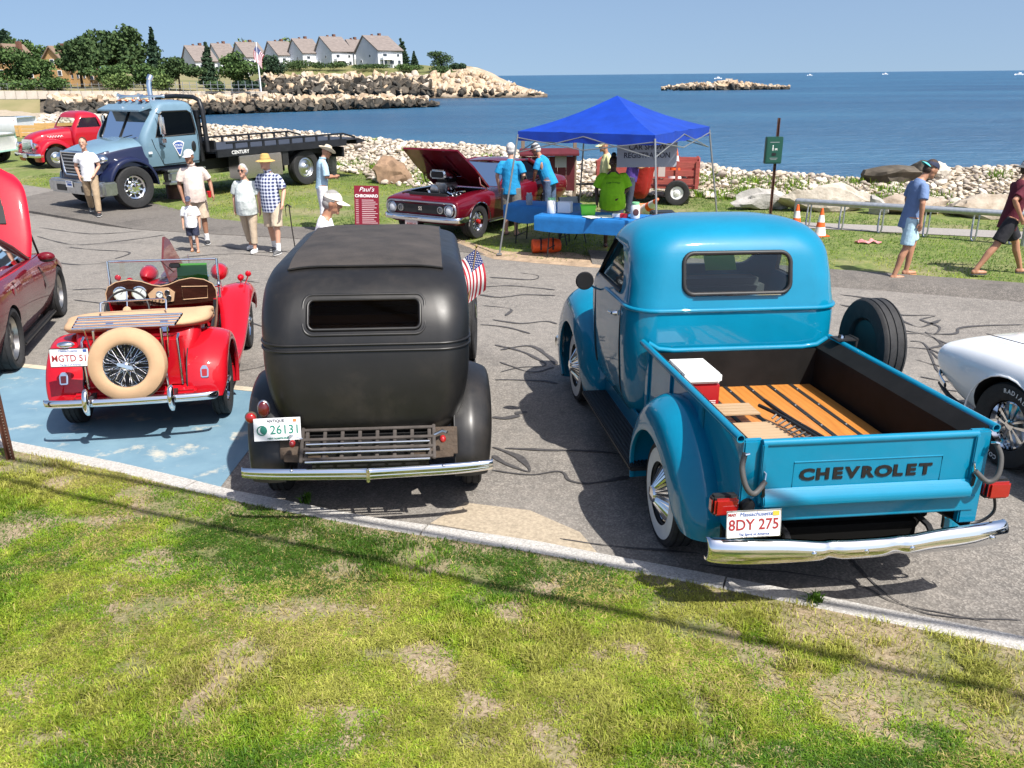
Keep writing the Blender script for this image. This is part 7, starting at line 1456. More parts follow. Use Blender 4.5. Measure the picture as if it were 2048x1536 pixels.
p = tag(empty('red_cup', (-5.78, 16.62, .80)), 'red plastic cup in the polo shirt man\'s hand', 'cup'); lathe('cup', [(0, 0), (0, .03), (.11, .044), (.115, .046), (.11, .041), (.01, .028)], mat('cup_red', (.5, .01, .015), .35), p, 18, 'z')
person('small boy in printed white T-shirt and navy shorts', (-5.95, 15.95, -.122), R(190), 1.04, 'fair', white, fab('navy', (.025, .03, .06)), ('sandal', TANS), ((6, 4), (-6, 8)), 0, None, .5, -.02, .46, (fab('cap_navy', (.05, .06, .1)), 'cap'), None, False, .03, 0, 12, 1.12)
o = B(); o.box((0, 0, .09), (.12, .004, .02)); o.box((.0, 0, .03), (.15, .004, .03)); o.box((0, 0, -.03), (.1, .004, .025))
kid = [q for q in bpy.data.objects if q.get('label', '').startswith('small boy')][0]; bb_ = o.build('shirt_print', mat('print_multi', (.1, .15, .3), .7, col2=(.6, .4, .1), vscale=20), kid, 35, (0, .168, 1.13))
person('grey haired woman in light blouse and beige trousers with sunglasses', (-4.87, 15.95, -.122), R(172), 1.60, 'fair', fab('blouse', (.42, .47, .46), col2=(.62, .66, .64)), fab('stone', (.46, .37, .27)), ('shoe', WSHOE), ((10, 6), (-8, 12)), 0, ({'el': (-.26, -.02, .22), 'ha': (-.27, .03, -.04)}, {'el': (.27, -.03, .22), 'ha': (.25, .05, -.03)}), .55, -.03, .88, None, (GREYH, 'bob'), True, .07, 0, 4, 1.16)
person('older man in straw hat and navy plaid shirt with a cane', (-4.38, 15.82, -.122), R(168), 1.78, 'fair', PLAID, beige, ('shoe', GSHOE), ((12, 6), (-6, 10)), 2, ({'el': (-.27, .0, .22), 'ha': (-.3, .17, .03)}, {'el': (.26, -.06, .22), 'ha': (.19, .03, .0)}), .55, -.05, .5, (fab('straw', (.52, .34, .11)), 'straw', fab('straw_band', (.4, .25, .09))), None, True, .03, -25, 0, 1.05, True, socks=WSOCK)
p = tag(empty('walking_cane', (-3.97, 15.62, -.12)), 'dark walking cane in the plaid shirt man\'s hand', 'cane'); tube('shaft', [(0, 0, 0), (-.03, 0, .45), (-.045, 0, .88)], .011, mat('cane_black', (.02, .018, .016), .4), p, 8); tube('handle', [(-.11, .02, .87), (-.08, .015, .9), (-.045, 0, .89), (.0, -.01, .86)], .013, mat('cane_black', (.02, .018, .016), .4), p, 8, sm=3); box('strap', (-.12, .02, .79), (.012, .006, .2), BLACK, p)
person('man in pale cowboy hat and light blue shirt looking down', (-3.92, 18.05, LAWN+.02), R(-62), 1.72, 'tan', fab('light_blue', (.36, .52, .63)), white, ('shoe', BSHOE), ((3, 4), (-3, 4)), 6, ({'el': (-.25, .03, .2), 'ha': (-.1, .27, .21)}, {'el': (.25, .03, .2), 'ha': (.1, .27, .21)}), .6, .03, .97, (fab('hat_cream', (.64, .56, .42)), 'cowboy'), None, True, .0, 0, 24, 1.05, True)
p = tag(empty('phone', (-3.62, 18.15, 1.02)), 'black phone held by the man in cowboy hat', 'phone'); box('case', (0, 0, 0), (.14, .075, .012), BLACK, p, .004, (0, R(20), 0))
person('man in white shirt and cream cap seen above the black sedan roof', (-3.25, 15.0, -.125), R(-75), 1.20, 'tan', white, khaki, ('shoe', BSHOE), ((0, 0), (0, 0)), 10, None, .5, 0, .5, (fab('cap_cream', (.66, .62, .54)), 'cap'), (mat('hair_beard', (.25, .24, .23), .8), 'nape'), False, .06, -6, 18, 1.2) if False else None
person('man in white shirt and cream cap seen above the black sedan roof', (-2.25, 10.05, -.12), R(-78), 1.84, 'tan', white, khaki, ('shoe', BSHOE), ((2, 2), (-2, 2)), 8, None, .5, 0, .5, (fab('cap_cream', (.66, .62, .54)), 'cap'), (mat('hair_beard', (.25, .24, .23), .8), 'nape'), True, .06, -6, 16, 1.12)
person('man in cyan T-shirt and grey shorts standing with his back turned', (.02, 17.2, LAWN+.01), R(-12), 1.78, 'fair', cyan, grey_short, ('sandal', BSHOE), ((2, 2), (-2, 3)), 0, ({'el': (-.27, -.02, .23), 'ha': (-.26, .08, .0)}, {'el': (.26, -.04, .24), 'ha': (.2, .15, .16)}), .52, -.03, .5, (fab('cap_camo', (.4, .4, .38), col2=(.7, .7, .68)), 'cap'), (GREYH, 'nape'), False, .03, 20, 6, 1.1)
person('man in cyan T-shirt leaning forward over the side table', (.85, 18.7, LAWN), R(62), 1.74, 'tan', cyan, fab('denim', (.07, .11, .19)), ('shoe', WSHOE), ((2, 4), (-4, 4)), 24, ({'el': (-.22, .14, .26), 'ha': (-.12, .3, .12)}, {'el': (.22, .14, .26), 'ha': (.12, .3, .12)}), .5, -.03, .95, (fab('cap_dark', (.05, .05, .06)), 'cap', fab('cap_red', (.3, .03, .05))), (GREYH, 'nape'), False, .02, 0, 15, 1.05)
gp_, _, _ = person('woman in lime green T-shirt behind the registration table', (1.88, 15.85, LAWN), R(176), 1.66, 'dark', fab('lime', (.30, .66, .015)), fab('grey_blue', (.28, .31, .36)), ('sandal', TANS), ((2, 2), (-2, 3)), 2, ({'el': (-.30, .02, .23), 'ha': (-.14, .2, .1)}, {'el': (.31, -.02, .23), 'ha': (.30, .1, .0)}), .6, -.03, .5, None, (DARKH, 'bun'), False, .10, 0, 14, 1.28)
for s, z, sz in (('CAR SHOW', 1.36, .05), ('ROCKPORT', 1.30, .035)): pass
o = text('shirt_print', 'CAR SHOW', .05, mat('print_dark_green', (.02, .09, .02), .8), gp_, (0, .215, 1.26), (R(86), 0, R(180)), ext=.002); box('print_block', (0, .228, 1.19), (.13, .004, .06), mat('print_dark_green', (.02, .09, .02), .8), gp_, .01)
person('man in pale yellow shirt and cap behind the registration tent', (2.15, 19.0, LAWN), R(100), 1.72, 'tan', fab('pale_yellow', (.66, .62, .3)), khaki, ('shoe', BSHOE), ((2, 3), (-3, 3)), 6, None, .5, 0, .95, (fab('cap_yellow', (.6, .58, .33)), 'cap'), None, True, .04, 0, 8, 1.05)
person('person in purple shirt and dark jeans by the red trailer', (2.72, 19.6, LAWN), R(-80), 1.66, 'tan', fab('purple', (.06, .03, .2)), fab('dark_jeans', (.04, .05, .08)), ('shoe', BSHOE), ((3, 4), (-3, 4)), 8, ({'el': (-.24, .1, .24), 'ha': (-.16, .3, .3)}, {'el': (.24, .1, .24), 'ha': (.16, .3, .3)}), .5, 0, .97, None, (BROWNH, 'nape'), False, .03, 0, 8, 1.05)
person('boy in dusty blue T-shirt walking with head bowed', (6.1, 13.05, -.085), R(-84), 1.84, 'tan', fab('dusty_blue', (.13, .2, .36)), fab('sky_shorts', (.38, .55, .64)), ('sandal', TANS), ((24, 30), (-6, 12)), 8, ({'el': (-.24, .03, .23), 'ha': (-.2, .12, .0)}, {'el': (.25, -.02, .23), 'ha': (.22, .05, -.03)}), .5, -.06, .45, (fab('cap_navy2', (.02, .028, .06)), 'capback', fab('cap_teal', (.08, .38, .4))), (BROWNH, 'nape'), False, .0, 0, 24, 1.0, headfwd=.03)
person('boy in maroon T-shirt striding past the bike rail end', (7.72, 13.2, -.085), R(-90), 1.86, 'tan', fab('maroon', (.09, .008, .02)), fab('black_shorts', (.014, .014, .018)), ('sandal', BSHOE), ((30, 10), (-26, 8)), 9, ({'el': (-.25, .16, .26), 'ha': (-.2, .38, .22)}, {'el': (.24, -.16, .27), 'ha': (.22, .02, .06)}), .5, -.06, .42, (fab('cap_grey', (.5, .47, .46)), 'capback', fab('cap_darkgrey', (.07, .08, .09))), (BROWNH, 'nape'), True, .0, 0, -4, 1.0, headfwd=.02)
# ================================================================== far shore
FROCK = bpy.data.materials.new('headland_rock'); N, L, b = nodes_of(FROCK); s = N.new('ShaderNodeTexCoord').outputs['Object']
c1 = ramp(N, L, noise(N, L, s, .22, 6, .7), [(.3, (.25, .175, .11)), (.5, (.47, .36, .25)), (.7, (.6, .5, .38))])
sx_ = N.new('ShaderNodeSeparateXYZ'); g_ = N.new('ShaderNodeNewGeometry'); L.new(g_.outputs['Position'], sx_.inputs[0])
ad = N.new('ShaderNodeMath'); ad.operation = 'MULTIPLY_ADD'; L.new(noise(N, L, s, .3, 4, .6), ad.inputs[0]); ad.inputs[1].default_value = 2.2; L.new(sx_.outputs[2], ad.inputs[2])
tide = ramp(N, L, ad.outputs[0], [(0, (1, 1, 1)), (1, (0, 0, 0))]); mr = N.new('ShaderNodeMapRange'); mr.inputs[1].default_value = -2.2; mr.inputs[2].default_value = -.9; L.new(ad.outputs[0], mr.inputs[0])
L.new(mixc(N, L, mr.outputs[0], (.055, .043, .03), c1), b.inputs['Base Color']); b.inputs['Roughness'].default_value = .9
bp = N.new('ShaderNodeBump'); bp.inputs['Distance'].default_value = .8; L.new(noise(N, L, s, .6, 6, .7), bp.inputs['Height']); L.new(bp.outputs[0], b.inputs['Normal'])
FGRASS = mat('headland_grass', (.10, .12, .035), .95, col2=(.2, .18, .07), vscale=.15, vdetail=6)
def land(name, cols, m, label, cat, amp=.6, sub=(5, 6), sc=.18):
    D = crn(cols, sub[0], sub[1]); 
    for i, row in enumerate(D):
        for j, p in enumerate(row):
            if p.z > SEA-.3: k = amp*min(1, (p.z-SEA+.3)); p.z += k*2*(float(vn(p.x, p.y, sc, 3))-.5); p.y += k*1.6*(float(vn2(p.x+p.z*3, p.z*2+p.y, sc*1.7, 3))-.5)
    V, F = grid_geo(D); o = mk(name, V, F, m, None, 30); fix_normals(o.data); return tag(o, label, cat, kind='structure')
# headland: columns left to right, each from the water line up and over
HC = [(470, 189, 176, 168), (540, 190, 152, 134), (600, 190, 150, 133), (660, 190, 151, 133), (720, 190, 152, 132), (780, 190, 152, 133), (830, 190, 152, 135), (870, 190, 150, 136), (905, 190, 147, 137), (935, 190, 143, 136), (960, 190, 148, 139), (990, 190.5, 158, 153), (1020, 190.5, 170, 166), (1050, 190.5, 180, 177), (1075, 190, 186, 184), (1095, 190, 189.5, 189)]
cols = []
for px, yw, yt, yc in HC:
    a = at(px, yw+1.5, 272); a.z = SEA-1; w_ = at(px, yw, 276); r1 = at(px, yw+(yt-yw)*.45, 281); r2 = at(px, yw+(yt-yw)*.8, 287); r3 = at(px, yt, 293); g1 = at(px, yt+(yc-yt)*.6, 302); g2 = at(px, yc, 315); bk = at(px, yc+1, 345); e = Vector((bk.x*1.05, 380, SEA-1)); cols.append([a, w_, r1, r2, r3, g1, g2, bk, e])
hd = land('headland', cols, FROCK, 'rocky headland running out to a low point', 'headland', .55)
hd.data.materials.append(FGRASS)
for p in hd.data.polygons:
    c = p.center
    if c.y > 293+2*math.sin(c.x*.3) and p.normal.z > .45 and c.x < -14+6*math.sin(c.y*.2): p.material_index = 1
# left shore behind the cove
LCOL = []
for px, yw, ywall, yc, Yb in ((-160, 236, 186, 140, 152), (-60, 234, 186, 142, 154), (60, 232, 186, 143, 156), (180, 229, 185, 145, 159), (300, 227, 185, 147, 166), (400, 226, 185, 150, 173), (490, 224, 187, 152, 179)):
    a = at(px, yw, Yb-2); a.z = SEA-1; w_ = at(px, yw, Yb); f = at(px, ywall+8, Yb+7); g = at(px, ywall, Yb+9); g2 = at(px, 176, Yb+22); g3 = at(px, 168, Yb+50); h = at(px, yc, Yb+110); h2 = at(px, yc-2, Yb+220); LCOL.append([a, w_, f, g, g2, g3, h, h2])
land('far_shore', LCOL, mat('far_lawn', (.13, .14, .05), .95, col2=(.27, .22, .12), vscale=.08, vdetail=6), 'grassy far shore behind the cove', 'shore', .1, (4, 4))
# riprap breakwater, each boulder of its own
RM = {k: [rock_mesh('boulder', 300+i+50*j, m, 9, (1.35, 1.0, .9), 0, 8) for j, m in enumerate(ms) for i in range(4)] for k, ms in (('p', PALEROCK), ('d', DARKROCK))}
bw_ = tag(empty('breakwater', (-40, 175, SEA)), 'long riprap breakwater of pale boulders over dark weedy ones', 'breakwater'); cnt = 0; extra = []; em = []
def put_rock(parent, origin, p, sz, kind):
    global cnt
    me = RM[kind][int(rng.integers(len(RM[kind])))]
    if cnt < 290: o = link('boulder', me, parent, p-origin, tuple(rng.uniform(-.6, .6, 2))+(float(rng.uniform(0, 6.3)),)); o.scale = (sz,)*3; cnt += 1
    else:
        V = np.array([v.co for v in me.vertices]); me.calc_loop_triangles(); F = np.array([t_.vertices for t_ in me.loop_triangles]); extra.append((((V*sz) @ euler_m(*rng.uniform(-3, 3, 3)).T+np.array(p-origin)), F)); em.append({'p': int(rng.integers(4)), 'd': 4+int(rng.integers(3))}[kind])
rows = []
for px in np.arange(100, 912, 6.5):
    f = min(max((px-300)/600, -.3), 1.); Yw = 159+f*40; yw = 227-20*max(f, 0)-(0 if px > 300 else 0); yt = 193+(9 if px > 860 else 0)+max(0, (px-760))*.05
    for r in range(6):
        v = (r+rng.random()*.7)/6; yy = yw+(yt-yw)*v+rng.normal(0, .8); 
        if yy > yw-1: continue
        p = at(px+rng.normal(0, 3), yy, Yw+v*6); rows.append((p, rng.uniform(1.0, 2.0), 'd' if v < .5+.1*rng.normal() or px > 850 else 'p'))
rng.shuffle(rows)
rows.sort(key=lambda q: -q[1])
O = Vector((-40, 175, SEA))
for p, sz, kd in rows: put_rock(bw_, O, Vector(p), sz, kd)
if extra:
    o = merged('rest_of_boulders', extra, PALEROCK+DARKROCK, em, False); o.parent = bw_; tag(o, kind='stuff')
# core so that no gap shows the water through it
G = []
for px in np.arange(80, 890, 40):
    f = min(max((px-300)/600, -.3), 1.); Yw = 159+f*40; G.append([at(px, 229-20*max(f, 0), Yw+2), at(px, 213-8*max(f, 0), Yw+5), at(px, 198+max(0, px-760)*.07, Yw+8), at(px, 196+max(0, px-760)*.08, Yw+12), at(px, 203, Yw+20)])
V, F = grid_geo(G); o = mk('core', [v-O for v in V], F, DARKROCK[1], bw_, 0); fix_normals(o.data)
# capped granite wall above it
wl = tag(empty('sea_wall', (-60, 170, .3)), 'low pale granite sea wall along the far shore', 'wall'); O2 = Vector((-60, 170, .3)); CAP = mat('wall_granite', (.5, .44, .36), .85, var=.15, vscale=.6, bump=.4, bscale=3)
for px in np.arange(-60, 520, 22):
    f = (px-300)/600; Yw = 168+f*38; a = at(px, 187, Yw); c = at(px+21.4, 187, Yw+1.4); d = c-a; o = box('wall_block', (a+c)/2-O2+Vector((0, 0, -.25)), (d.length, 1.1, 1.35), CAP, wl, .05, (0, 0, math.atan2(d.y, d.x)))
# dark rock face with its own boulders
cf = tag(empty('cliff_boulders', (-70, 283, 0)), 'dark streaked boulder face below the white houses', 'cliff'); O3 = Vector((-70, 283, 0)); cnt = 0; extra = []; em = []
for _ in range(420):
    px = rng.uniform(525, 862); v = rng.random(); p = at(px, 188+(151-188)*v, 273.5+v*9); put_rock(cf, O3, p, rng.uniform(1.6, 3.2), 'd' if v < .78 and rng.random() < .85 else 'p')
for _ in range(260):
    px = 850+235*rng.random()**1.2; k = (px-850)/245; yt = np.interp(px, [h[0] for h in HC], [h[2] for h in HC]); v = rng.random()**.8; p = at(px, 190+(yt-190)*v, 274.5+v*14); put_rock(cf, O3, p, rng.uniform(1.2, 3.0)*(1-.5*k), 'p' if v > .22 else 'd')
o = merged('rest_of_boulders', extra, PALEROCK+DARKROCK, em, False); o.parent = cf; tag(o, kind='stuff')
# islet and boats
isl = tag(empty('rock_islet', (95, 366, SEA)), 'low bare rock islet out in the bay', 'islet'); O4 = Vector((95, 366, SEA)); cnt = 0; extra = []; em = []
prof = lerpc([(1325, 1.2), (1345, 2.5), (1375, 7), (1400, 8), (1420, 6), (1440, 9), (1460, 12), (1475, 7), (1500, 8), (1520, 4), (1545, 3), (1575, 1)])
for px in np.arange(1325, 1578, 2.6):
    h = float(prof(px))
    for v in np.linspace(0, 1, 3): p = at(px, 176.3-h*v, 364+3*v+rng.normal(0, 1)); put_rock(isl, O4, p, rng.uniform(1.2, 2.6)*(.7+.06*h), 'p' if v > .35 else 'd')
if extra: o = merged('rest_of_boulders', extra, PALEROCK+DARKROCK, em, False); o.parent = isl; tag(o, kind='stuff')
BW = mat('boat_white', (.8, .8, .8), .4)
for px, py, Y, ln, lab in ((1018, 155.5, 900, 6, 'white speedboat with a wake near the headland point'), (1437, 152, 1100, 9, 'white motor cruiser beyond the rock islet'), (1620, 148.4, 1900, 11, 'small white boat on the horizon right of the islet'), (1771, 147.2, 2100, 13, 'white boat on the horizon left of the far cruiser'), (2040, 143.8, 1300, 13, 'white cruiser on the horizon at the right edge')):
    q = at(px, py, Y); t = tag(empty('motor_boat', (q.x, Y, SEA), R(8)), lab, 'boat', 'boats far out'); G = [[Vector((x, .16*ln*k*y_, z*ln)) for y_, z in ((-1, .12), (-.8, 0), (.8, 0), (1, .12))] for x, k in ((-.5*ln, .9), (-.2*ln, 1), (.2*ln, .9), (.5*ln, .05))]; patch('hull', G, BW, t, 3, 2, thick=.1); box('cabin', (-.02*ln, 0, .19*ln), (.34*ln, .2*ln, .14*ln), BW, t, .1); box('windscreen', (.1*ln, 0, .21*ln), (.06*ln, .19*ln, .07*ln), BLACK, t); tube('mast', [(-.1*ln, 0, .25*ln), (-.12*ln, 0, .42*ln)], .05, BW, t, 5)
q = at(1005, 156, 900); tag(mk('boat_wake', [(q.x-13, 900, SEA+.03), (q.x+6, 899, SEA+.03), (q.x+6, 901, SEA+.03), (q.x-13, 903, SEA+.03)], [(0, 1, 2, 3)], mat('foam', (.7, .75, .78), .8), None, 0), 'white foam wake trailing behind the speedboat', 'wake')
# ---- houses
SHW = mat('shingle_white', (.62, .64, .66), .8, var=.06, vscale=.6); SHSHADE = mat('shingle_shaded', (.52, .55, .60), .85, var=.06, vscale=.5); RFM = mat('cedar_roof', (.19, .16, .145), .9, var=.2, vscale=.7, stretch=(1, 1, 6)); WINM = mat('house_glass', (.04, .05, .06), .12, coat=.5); TRIM = mat('trim_white', (.78, .79, .8), .6); CHIM = mat('chimney_brick', (.16, .075, .05), .9)  # gable shingle is a greyer copy of the wall's, shade painted in
def townhouse(px, ybase, Y, wpx, hpx, lab, rz=.35, sky_=True, solar=False):
    a = at(px, ybase, Y); sc = Y/FPX; w = wpx*sc*.76; H = hpx*sc*.97; he = H*.50; dp = wpx*sc*.86
    t = tag(empty('townhouse', (a.x, Y, a.z), rz), lab, 'house', 'row of townhouses on the headland')
    V, F = prism([(-dp*.3, -1.5), (dp*.7, -1.5), (dp*.7, he*.9), (dp*.32, H), (-dp*.3, he)], -w/2, w/2, 'x'); V = [(x, y, z) for x, y, z in V]; o = mk('wall', V, F, SHW, t, 0); fix_normals(o.data); o.data.materials.append(SHSHADE)
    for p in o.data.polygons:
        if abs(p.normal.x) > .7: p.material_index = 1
    rf = B(); q = [(-dp*.34, he-.25), (dp*.32, H+.12), (dp*.32, H+.45), (-dp*.36, he+.05)]; rf.add(*prism(q, -w/2-.35, w/2+.35, 'x')); q = [(dp*.32, H+.12), (dp*.74, he*.85), (dp*.76, he*.9+.25), (dp*.32, H+.45)]; rf.add(*prism(q, -w/2-.35, w/2+.35, 'x')); ro = rf.build('roof', RFM, t, 20); fix_normals(ro.data)
    box('chimney', (w*.2, dp*.36, H+.4), (.9, .9, 1.6), CHIM, ro); box('vent_stack', (-w*.12, dp*.34, H+.35), (.6, .6, 1.0), CHIM, ro)
    sl_ = math.atan2(H-he, dp*.62)
    if sky_:
        for k in (-1, 0): sk_ = box('skylight', (-w*.12+k*w*.14, -dp*.3+dp*.62*.45, he+(H-he)*.45+.32), (w*.1, dp*.2, .15), TRIM if not solar else WINM, ro, .02, (sl_, 0, 0))
        if solar: box('solar_panel', (-w*.2, -dp*.3+dp*.62*.5, he+(H-he)*.5+.3), (w*.36, dp*.5, .12), TRIM, ro, 0, (sl_, 0, 0)); box('panel_glass', (-w*.2, -dp*.3+dp*.62*.42, he+(H-he)*.42+.36), (w*.28, dp*.2, .1), WINM, ro, 0, (sl_, 0, 0))
    def win(x, z, ww, hh, sidex=None):
        if sidex is None: f = box('window', (x, -dp*.3-.04, z), (ww, .12, hh), TRIM, t); box('pane', (0, -.05, 0), (ww*.8, .06, hh*.82), WINM, f)
        else: f = box('window', (sidex*(w/2+.04), x, z), (.12, ww, hh), TRIM, t); box('pane', (sidex*.05, 0, 0), (.06, ww*.8, hh*.82), WINM, f)
    win(-w*.22, he*.70, w*.2, he*.24); win(w*.32, he*.70, w*.12, he*.2); win(-w*.25, he*.22, w*.26, he*.3); win(.05*w, he*.22, w*.2, he*.3); win(w*.36, he*.22, w*.14, he*.3); win(dp*.05, he*.66, dp*.09, he*.2, -1); win(dp*.45, he*.3, dp*.09, he*.2, -1)
    box('balcony', (-w*.18, -dp*.3-.9, he*.46), (w*.5, 1.8, he*.16), TRIM, t); 
    for x in (-w*.40, w*.03): box('porch_post', (x, -dp*.3-1.6, he*.15), (.22, .22, he*.5+1), TRIM, t)
townhouse(768, 131, 312, 76, 52, 'right-most white townhouse on the headland, the nearest to the point', .82)
townhouse(716, 131, 328, 40, 45, 'half hidden townhouse between the two right-most gables', .82, False)
townhouse(676, 133, 318, 62, 52, 'townhouse with bright solar panel on its roof', .82, True, True)
townhouse(618, 135, 320, 56, 50, 'townhouse just left of the solar panel roof', .82)
townhouse(570, 138, 322, 56, 48, 'townhouse with dark skylights in the middle of the row', .82)
townhouse(508, 144, 324, 58, 52, 'townhouse behind the far flagpole', .82)
townhouse(455, 150, 330, 48, 55, 'narrow townhouse roof between two trees', .82)
townhouse(408, 153, 300, 58, 54, 'left-most townhouse of the headland row', .82)
def cottage(px, yb, Y, wpx, hpx, lab):
    a = at(px, yb, Y); sc = Y/FPX; w = wpx*sc; H = hpx*sc; he = H*.42; dp = w*.7; OC = mat('ochre_clapboard', (.44, .27, .12), .85, var=.05, vscale=.8); R2 = mat('brown_roof', (.2, .14, .1), .9, var=.15, vscale=.8)
    t = tag(empty('cottage', (a.x, Y, a.z), R(-12)), lab, 'house', 'ochre cottages behind the trees'); V, F = prism([(-w/2, -1), (w/2, -1), (w/2, he), (0, H), (-w/2, he)], 0, dp, 'y'); o = mk('wall', V, F, OC, t, 0); fix_normals(o.data)
    for s in (-1, 1): q = [(0, H+.05), (s*(w/2+.5), he-.35), (s*(w/2+.5), he-.05), (0, H+.4)]; prism_obj('roof_slope', q, -.5, dp+.5, R2, t, 'y')
    for x, z in ((-.2, .28), (.2, .28), (0, .6)): f = box('window', (x*w, -.04, z*H), (w*.14, .12, H*.16), TRIM, t); box('pane', (0, -.05, 0), (w*.11, .06, H*.13), WINM, f)
    box('chimney', (w*.2, dp*.5, H), (.9, .9, 1.8), CHIM, t)
    cb = box('side_wing', (w*.62, dp*.5, he*.5-.4), (w*.5, dp*.8, he+.8), OC, t); f = box('window', (w*.62, dp*.1-.05, he*.5), (w*.2, .12, he*.4), TRIM, t); box('pane', (0, -.05, 0), (w*.17, .06, he*.33), WINM, f)
cottage(20, 166, 205, 70, 66, 'ochre cottage with steep brown roof at the far left'); cottage(112, 166, 200, 62, 62, 'ochre cottage with tall brown gable left of the big tree'); cottage(165, 166, 196, 34, 42, 'small ochre cottage peeping out behind the big tree')
# ---- trees
LEAF = [bpy.data.materials.new('foliage_%d' % i) for i in range(4)]
for m, (ca, cb_) in zip(LEAF, (((.026, .052, .02), (.08, .125, .045)), ((.034, .07, .022), (.1, .16, .05)), ((.018, .04, .024), (.05, .085, .045)), ((.06, .1, .03), (.16, .22, .07)))):
    N, L, b = nodes_of(m); at_ = N.new('ShaderNodeAttribute'); at_.attribute_name = 'v'; L.new(mixc(N, L, at_.outputs['Fac'], ca, cb_), b.inputs['Base Color']); b.inputs['Roughness'].default_value = .8; b.inputs['Specular IOR Level'].default_value = .15
BARK = mat('bark', (.07, .05, .035), .9, var=.3, vscale=3)
def crown_mesh(name, m, lobes, leaf, n, seed):
    g = np.random.default_rng(seed); P = []; 
    wts = np.array([l[3]*l[4] for l in lobes]); wts = wts/wts.sum()
    for (cx, cy, cz, rx, rz), w in zip(lobes, wts):
        k = int(n*w)+1; d = g.normal(size=(k, 3)); d /= np.linalg.norm(d, axis=1)[:, None]; r = (.35+.68*g.random(k)**.6)[:, None]; P.append(np.array([cx, cy, cz])+d*r*np.array([rx, rx, rz]))
    P = np.concatenate(P); k = len(P); a = g.normal(size=(k, 3)); a /= np.linalg.norm(a, axis=1)[:, None]; b_ = np.cross(a, g.normal(size=(k, 3))); b_ /= np.linalg.norm(b_, axis=1)[:, None]; s = leaf*g.uniform(.6, 1.4, (k, 1))
    V = np.stack([P-a*s-b_*s*.2, P-b_*s*.7, P+a*s, P+b_*s*.7], 1).reshape(-1, 3); i = np.arange(k)[:, None]*4+np.arange(4)
    me = bpy.data.meshes.new(name); me.vertices.add(k*4); me.vertices.foreach_set('co', V.astype(np.float32).ravel()); me.loops.add(k*4); me.loops.foreach_set('vertex_index', i.astype(np.int32).ravel()); me.polygons.add(k); me.polygons.foreach_set('loop_start', (np.arange(k)*4).astype(np.int32)); me.update(calc_edges=True)
    A = me.attributes.new('v', 'FLOAT', 'POINT'); A.data.foreach_set('value', np.repeat(g.random(k), 4).astype(np.float32)); me.materials.append(m); return me
def tree(px, yb, yt, Y, wpx, mi, lab, name='broadleaf_tree', seed=1, kind='round', n=1500, grp='trees on the far shore'):
    a = at(px, yb, Y); sc = Y/FPX; H = (yb-yt)*sc; w = wpx*sc/2; g = np.random.default_rng(seed); t = tag(empty(name, (a.x, Y, a.z)), lab, 'tree' if kind != 'bush' else 'shrub', grp)
    if kind == 'conifer':
        lob = []
        for k in range(9): f = k/8; r = w*(1-f*.88); lob.append((g.normal(0, .05*w), 0, H*(.14+.8*f), r*.95, H*.06))
        lb = lob; th = H*.95
    elif kind == 'bush': lb = [(g.normal(0, w*.45), g.normal(0, w*.3), H*(.45+.2*g.random()), w*.5, H*.42) for _ in range(6)]; th = H*.4
    else: lb = [(g.normal(0, w*.42), g.normal(0, w*.35), H*(.25+.53*g.random()**.9), w*g.uniform(.34, .54), H*g.uniform(.10, .19)) for _ in range(20)]; lb = [(x, y, z, rx*(1.15-.5*abs(z/H-.6)), rz) for x, y, z, rx, rz in lb]; th = H*.6
    link('crown', crown_mesh('crown', LEAF[mi], lb, max(.25, H*.034), n, seed), t)
    b = B(); b.tube([(0, 0, -.6), (.02*w, 0, th*.5), (0, 0, th)], [.03*H, .022*H, .008*H], 7)
    if kind == 'round':
        for l in lb[:7]: b.tube([(0, 0, th*.45), (l[0]*.5, l[1]*.5, (th*.5+l[2])/2), (l[0], l[1], l[2])], [.013*H, .009*H, .004*H], 5)
    b.build('trunk', BARK, t)
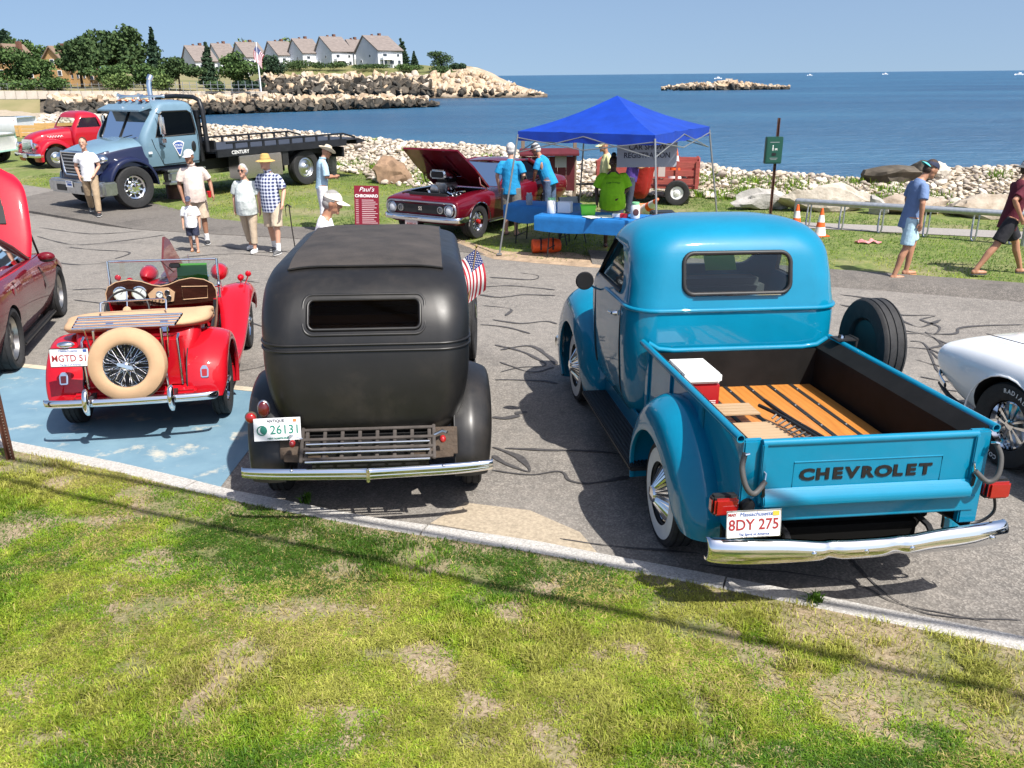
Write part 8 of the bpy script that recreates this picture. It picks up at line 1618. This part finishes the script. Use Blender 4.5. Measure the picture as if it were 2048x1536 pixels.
for k, (px, yb, yt, Y, w, mi, lab, nm, kd) in enumerate(((5, 172, 62, 240, 70, 2, 'dark tall tree at the far left edge', 'broadleaf_tree', 'round'), (62, 172, 78, 232, 62, 1, 'rounded tree behind the left-most cottage roof', 'broadleaf_tree', 'round'), (45, 176, 98, 178, 90, 1, 'loose green tree in front of the left-most cottage', 'broadleaf_tree', 'round'), (88, 176, 118, 176, 50, 1, 'low rounded tree right of the left-most cottage', 'broadleaf_tree', 'round'), (165, 174, 78, 180, 88, 0, 'dark spreading tree in front of the tall gable', 'broadleaf_tree', 'round'), (192, 172, 64, 215, 60, 0, 'tall dark tree behind the spreading tree', 'broadleaf_tree', 'round'), (250, 172, 54, 190, 105, 0, 'tallest broad tree of the far shore', 'broadleaf_tree', 'round'), (318, 172, 70, 186, 42, 2, 'tall pointed spruce right of the tallest tree', 'conifer_tree', 'conifer'), (222, 176, 128, 176, 60, 1, 'mid green tree below the tallest tree', 'broadleaf_tree', 'round'), (288, 178, 128, 174, 60, 1, 'mid green tree at the foot of the spruce', 'broadleaf_tree', 'round'), (360, 178, 114, 182, 66, 0, 'dark bushy tree left of the white townhouses', 'broadleaf_tree', 'round'), (422, 178, 96, 196, 44, 2, 'layered pine in front of the left-most townhouse', 'conifer_tree', 'conifer'), (478, 178, 104, 190, 66, 1, 'full green tree left of the flagpole', 'broadleaf_tree', 'round'), (545, 168, 108, 286, 40, 2, 'small dark pine right of the flagpole', 'broadleaf_tree', 'round'), (495, 150, 80, 370, 50, 3, 'pale green tree behind the townhouse roofs', 'broadleaf_tree', 'round'), (575, 140, 76, 372, 46, 3, 'pale green treetop behind the middle townhouse', 'broadleaf_tree', 'round'), (805, 136, 84, 325, 34, 2, 'tall pine at the right of the last townhouse', 'conifer_tree', 'conifer'), (829, 134, 106, 318, 18, 2, 'small pointed pine right of the last townhouse', 'conifer_tree', 'conifer'), (878, 141, 101, 300, 42, 0, 'lone round tree near the headland point', 'broadleaf_tree', 'round'))): tree(px, yb, yt, Y, w, mi, lab, nm, 40+k, kd, 4200 if w > 60 else 2000)
for k, (px, yb, yt, Y, w, mi, lab) in enumerate(((245, 182, 150, 172, 60, 3, 'pale shrub behind the exhaust stack'), (318, 182, 152, 171, 50, 3, 'pale shrub below the spruce'), (20, 182, 160, 172, 90, 1, 'hedge shrub before the left-most cottage'), (110, 182, 158, 172, 80, 1, 'hedge shrub before the tall gable'), (600, 141, 122, 300, 60, 0, 'dark shrubs below the middle townhouses'), (545, 150, 128, 290, 60, 2, 'dark shrubs left of the cliff top'), (660, 138, 126, 300, 60, 0, 'shrubs below the solar panel townhouse'), (740, 138, 129, 300, 70, 0, 'clipped shrubs before the right-most townhouse'), (820, 142, 130, 300, 60, 1, 'shrubs right of the right-most townhouse'), (885, 150, 134, 296, 56, 0, 'dark shrubs around the lone tree'), (912, 140, 128, 298, 30, 2, 'low dark juniper beside the lone tree'), (430, 182, 165, 175, 50, 0, 'shrubs at the foot of the layered pine'), (510, 180, 163, 178, 50, 2, 'shrubs beside the flagpole foot'))): tree(px, yb, yt, Y, w, mi, lab, 'shrub', 80+k, 'bush', 1500, 'shrubs on the far shore')
# far flagpole and chain fence
q = at(522, 180, 172); f = tag(empty('flagpole', (q.x, 172, q.z)), 'white flagpole flying an American flag on the far shore', 'flagpole'); hp = (180-96)*172/FPX; tube('pole', [(0, 0, -.3), (0, 0, hp)], .13, TRIM, f, 8); fl = us_flag(f, 2.0, 2.2, 1.5, 13, 12); fl.location = (0, -.1, hp-.6); fl.rotation_euler = (0, R(38), R(180))
q0 = at(-40, 184, 170); q1 = at(520, 186, 172); cf2 = tag(empty('chain_link_fence', (q0.x, q0.y, q0.z)), 'thin chain link fence along the far sea wall', 'fence')
for k in range(41): p = q0.lerp(q1, k/40)-q0; tube('fence_post', [(p.x, p.y, -.3), (p.x, p.y, 1.5)], .05, GALV, cf2, 5)
d = q1-q0
for z in (.1, .75, 1.45): tube('fence_rail', [(0, 0, z), (d.x, d.y, d.z+z)], .035, GALV, cf2, 5)
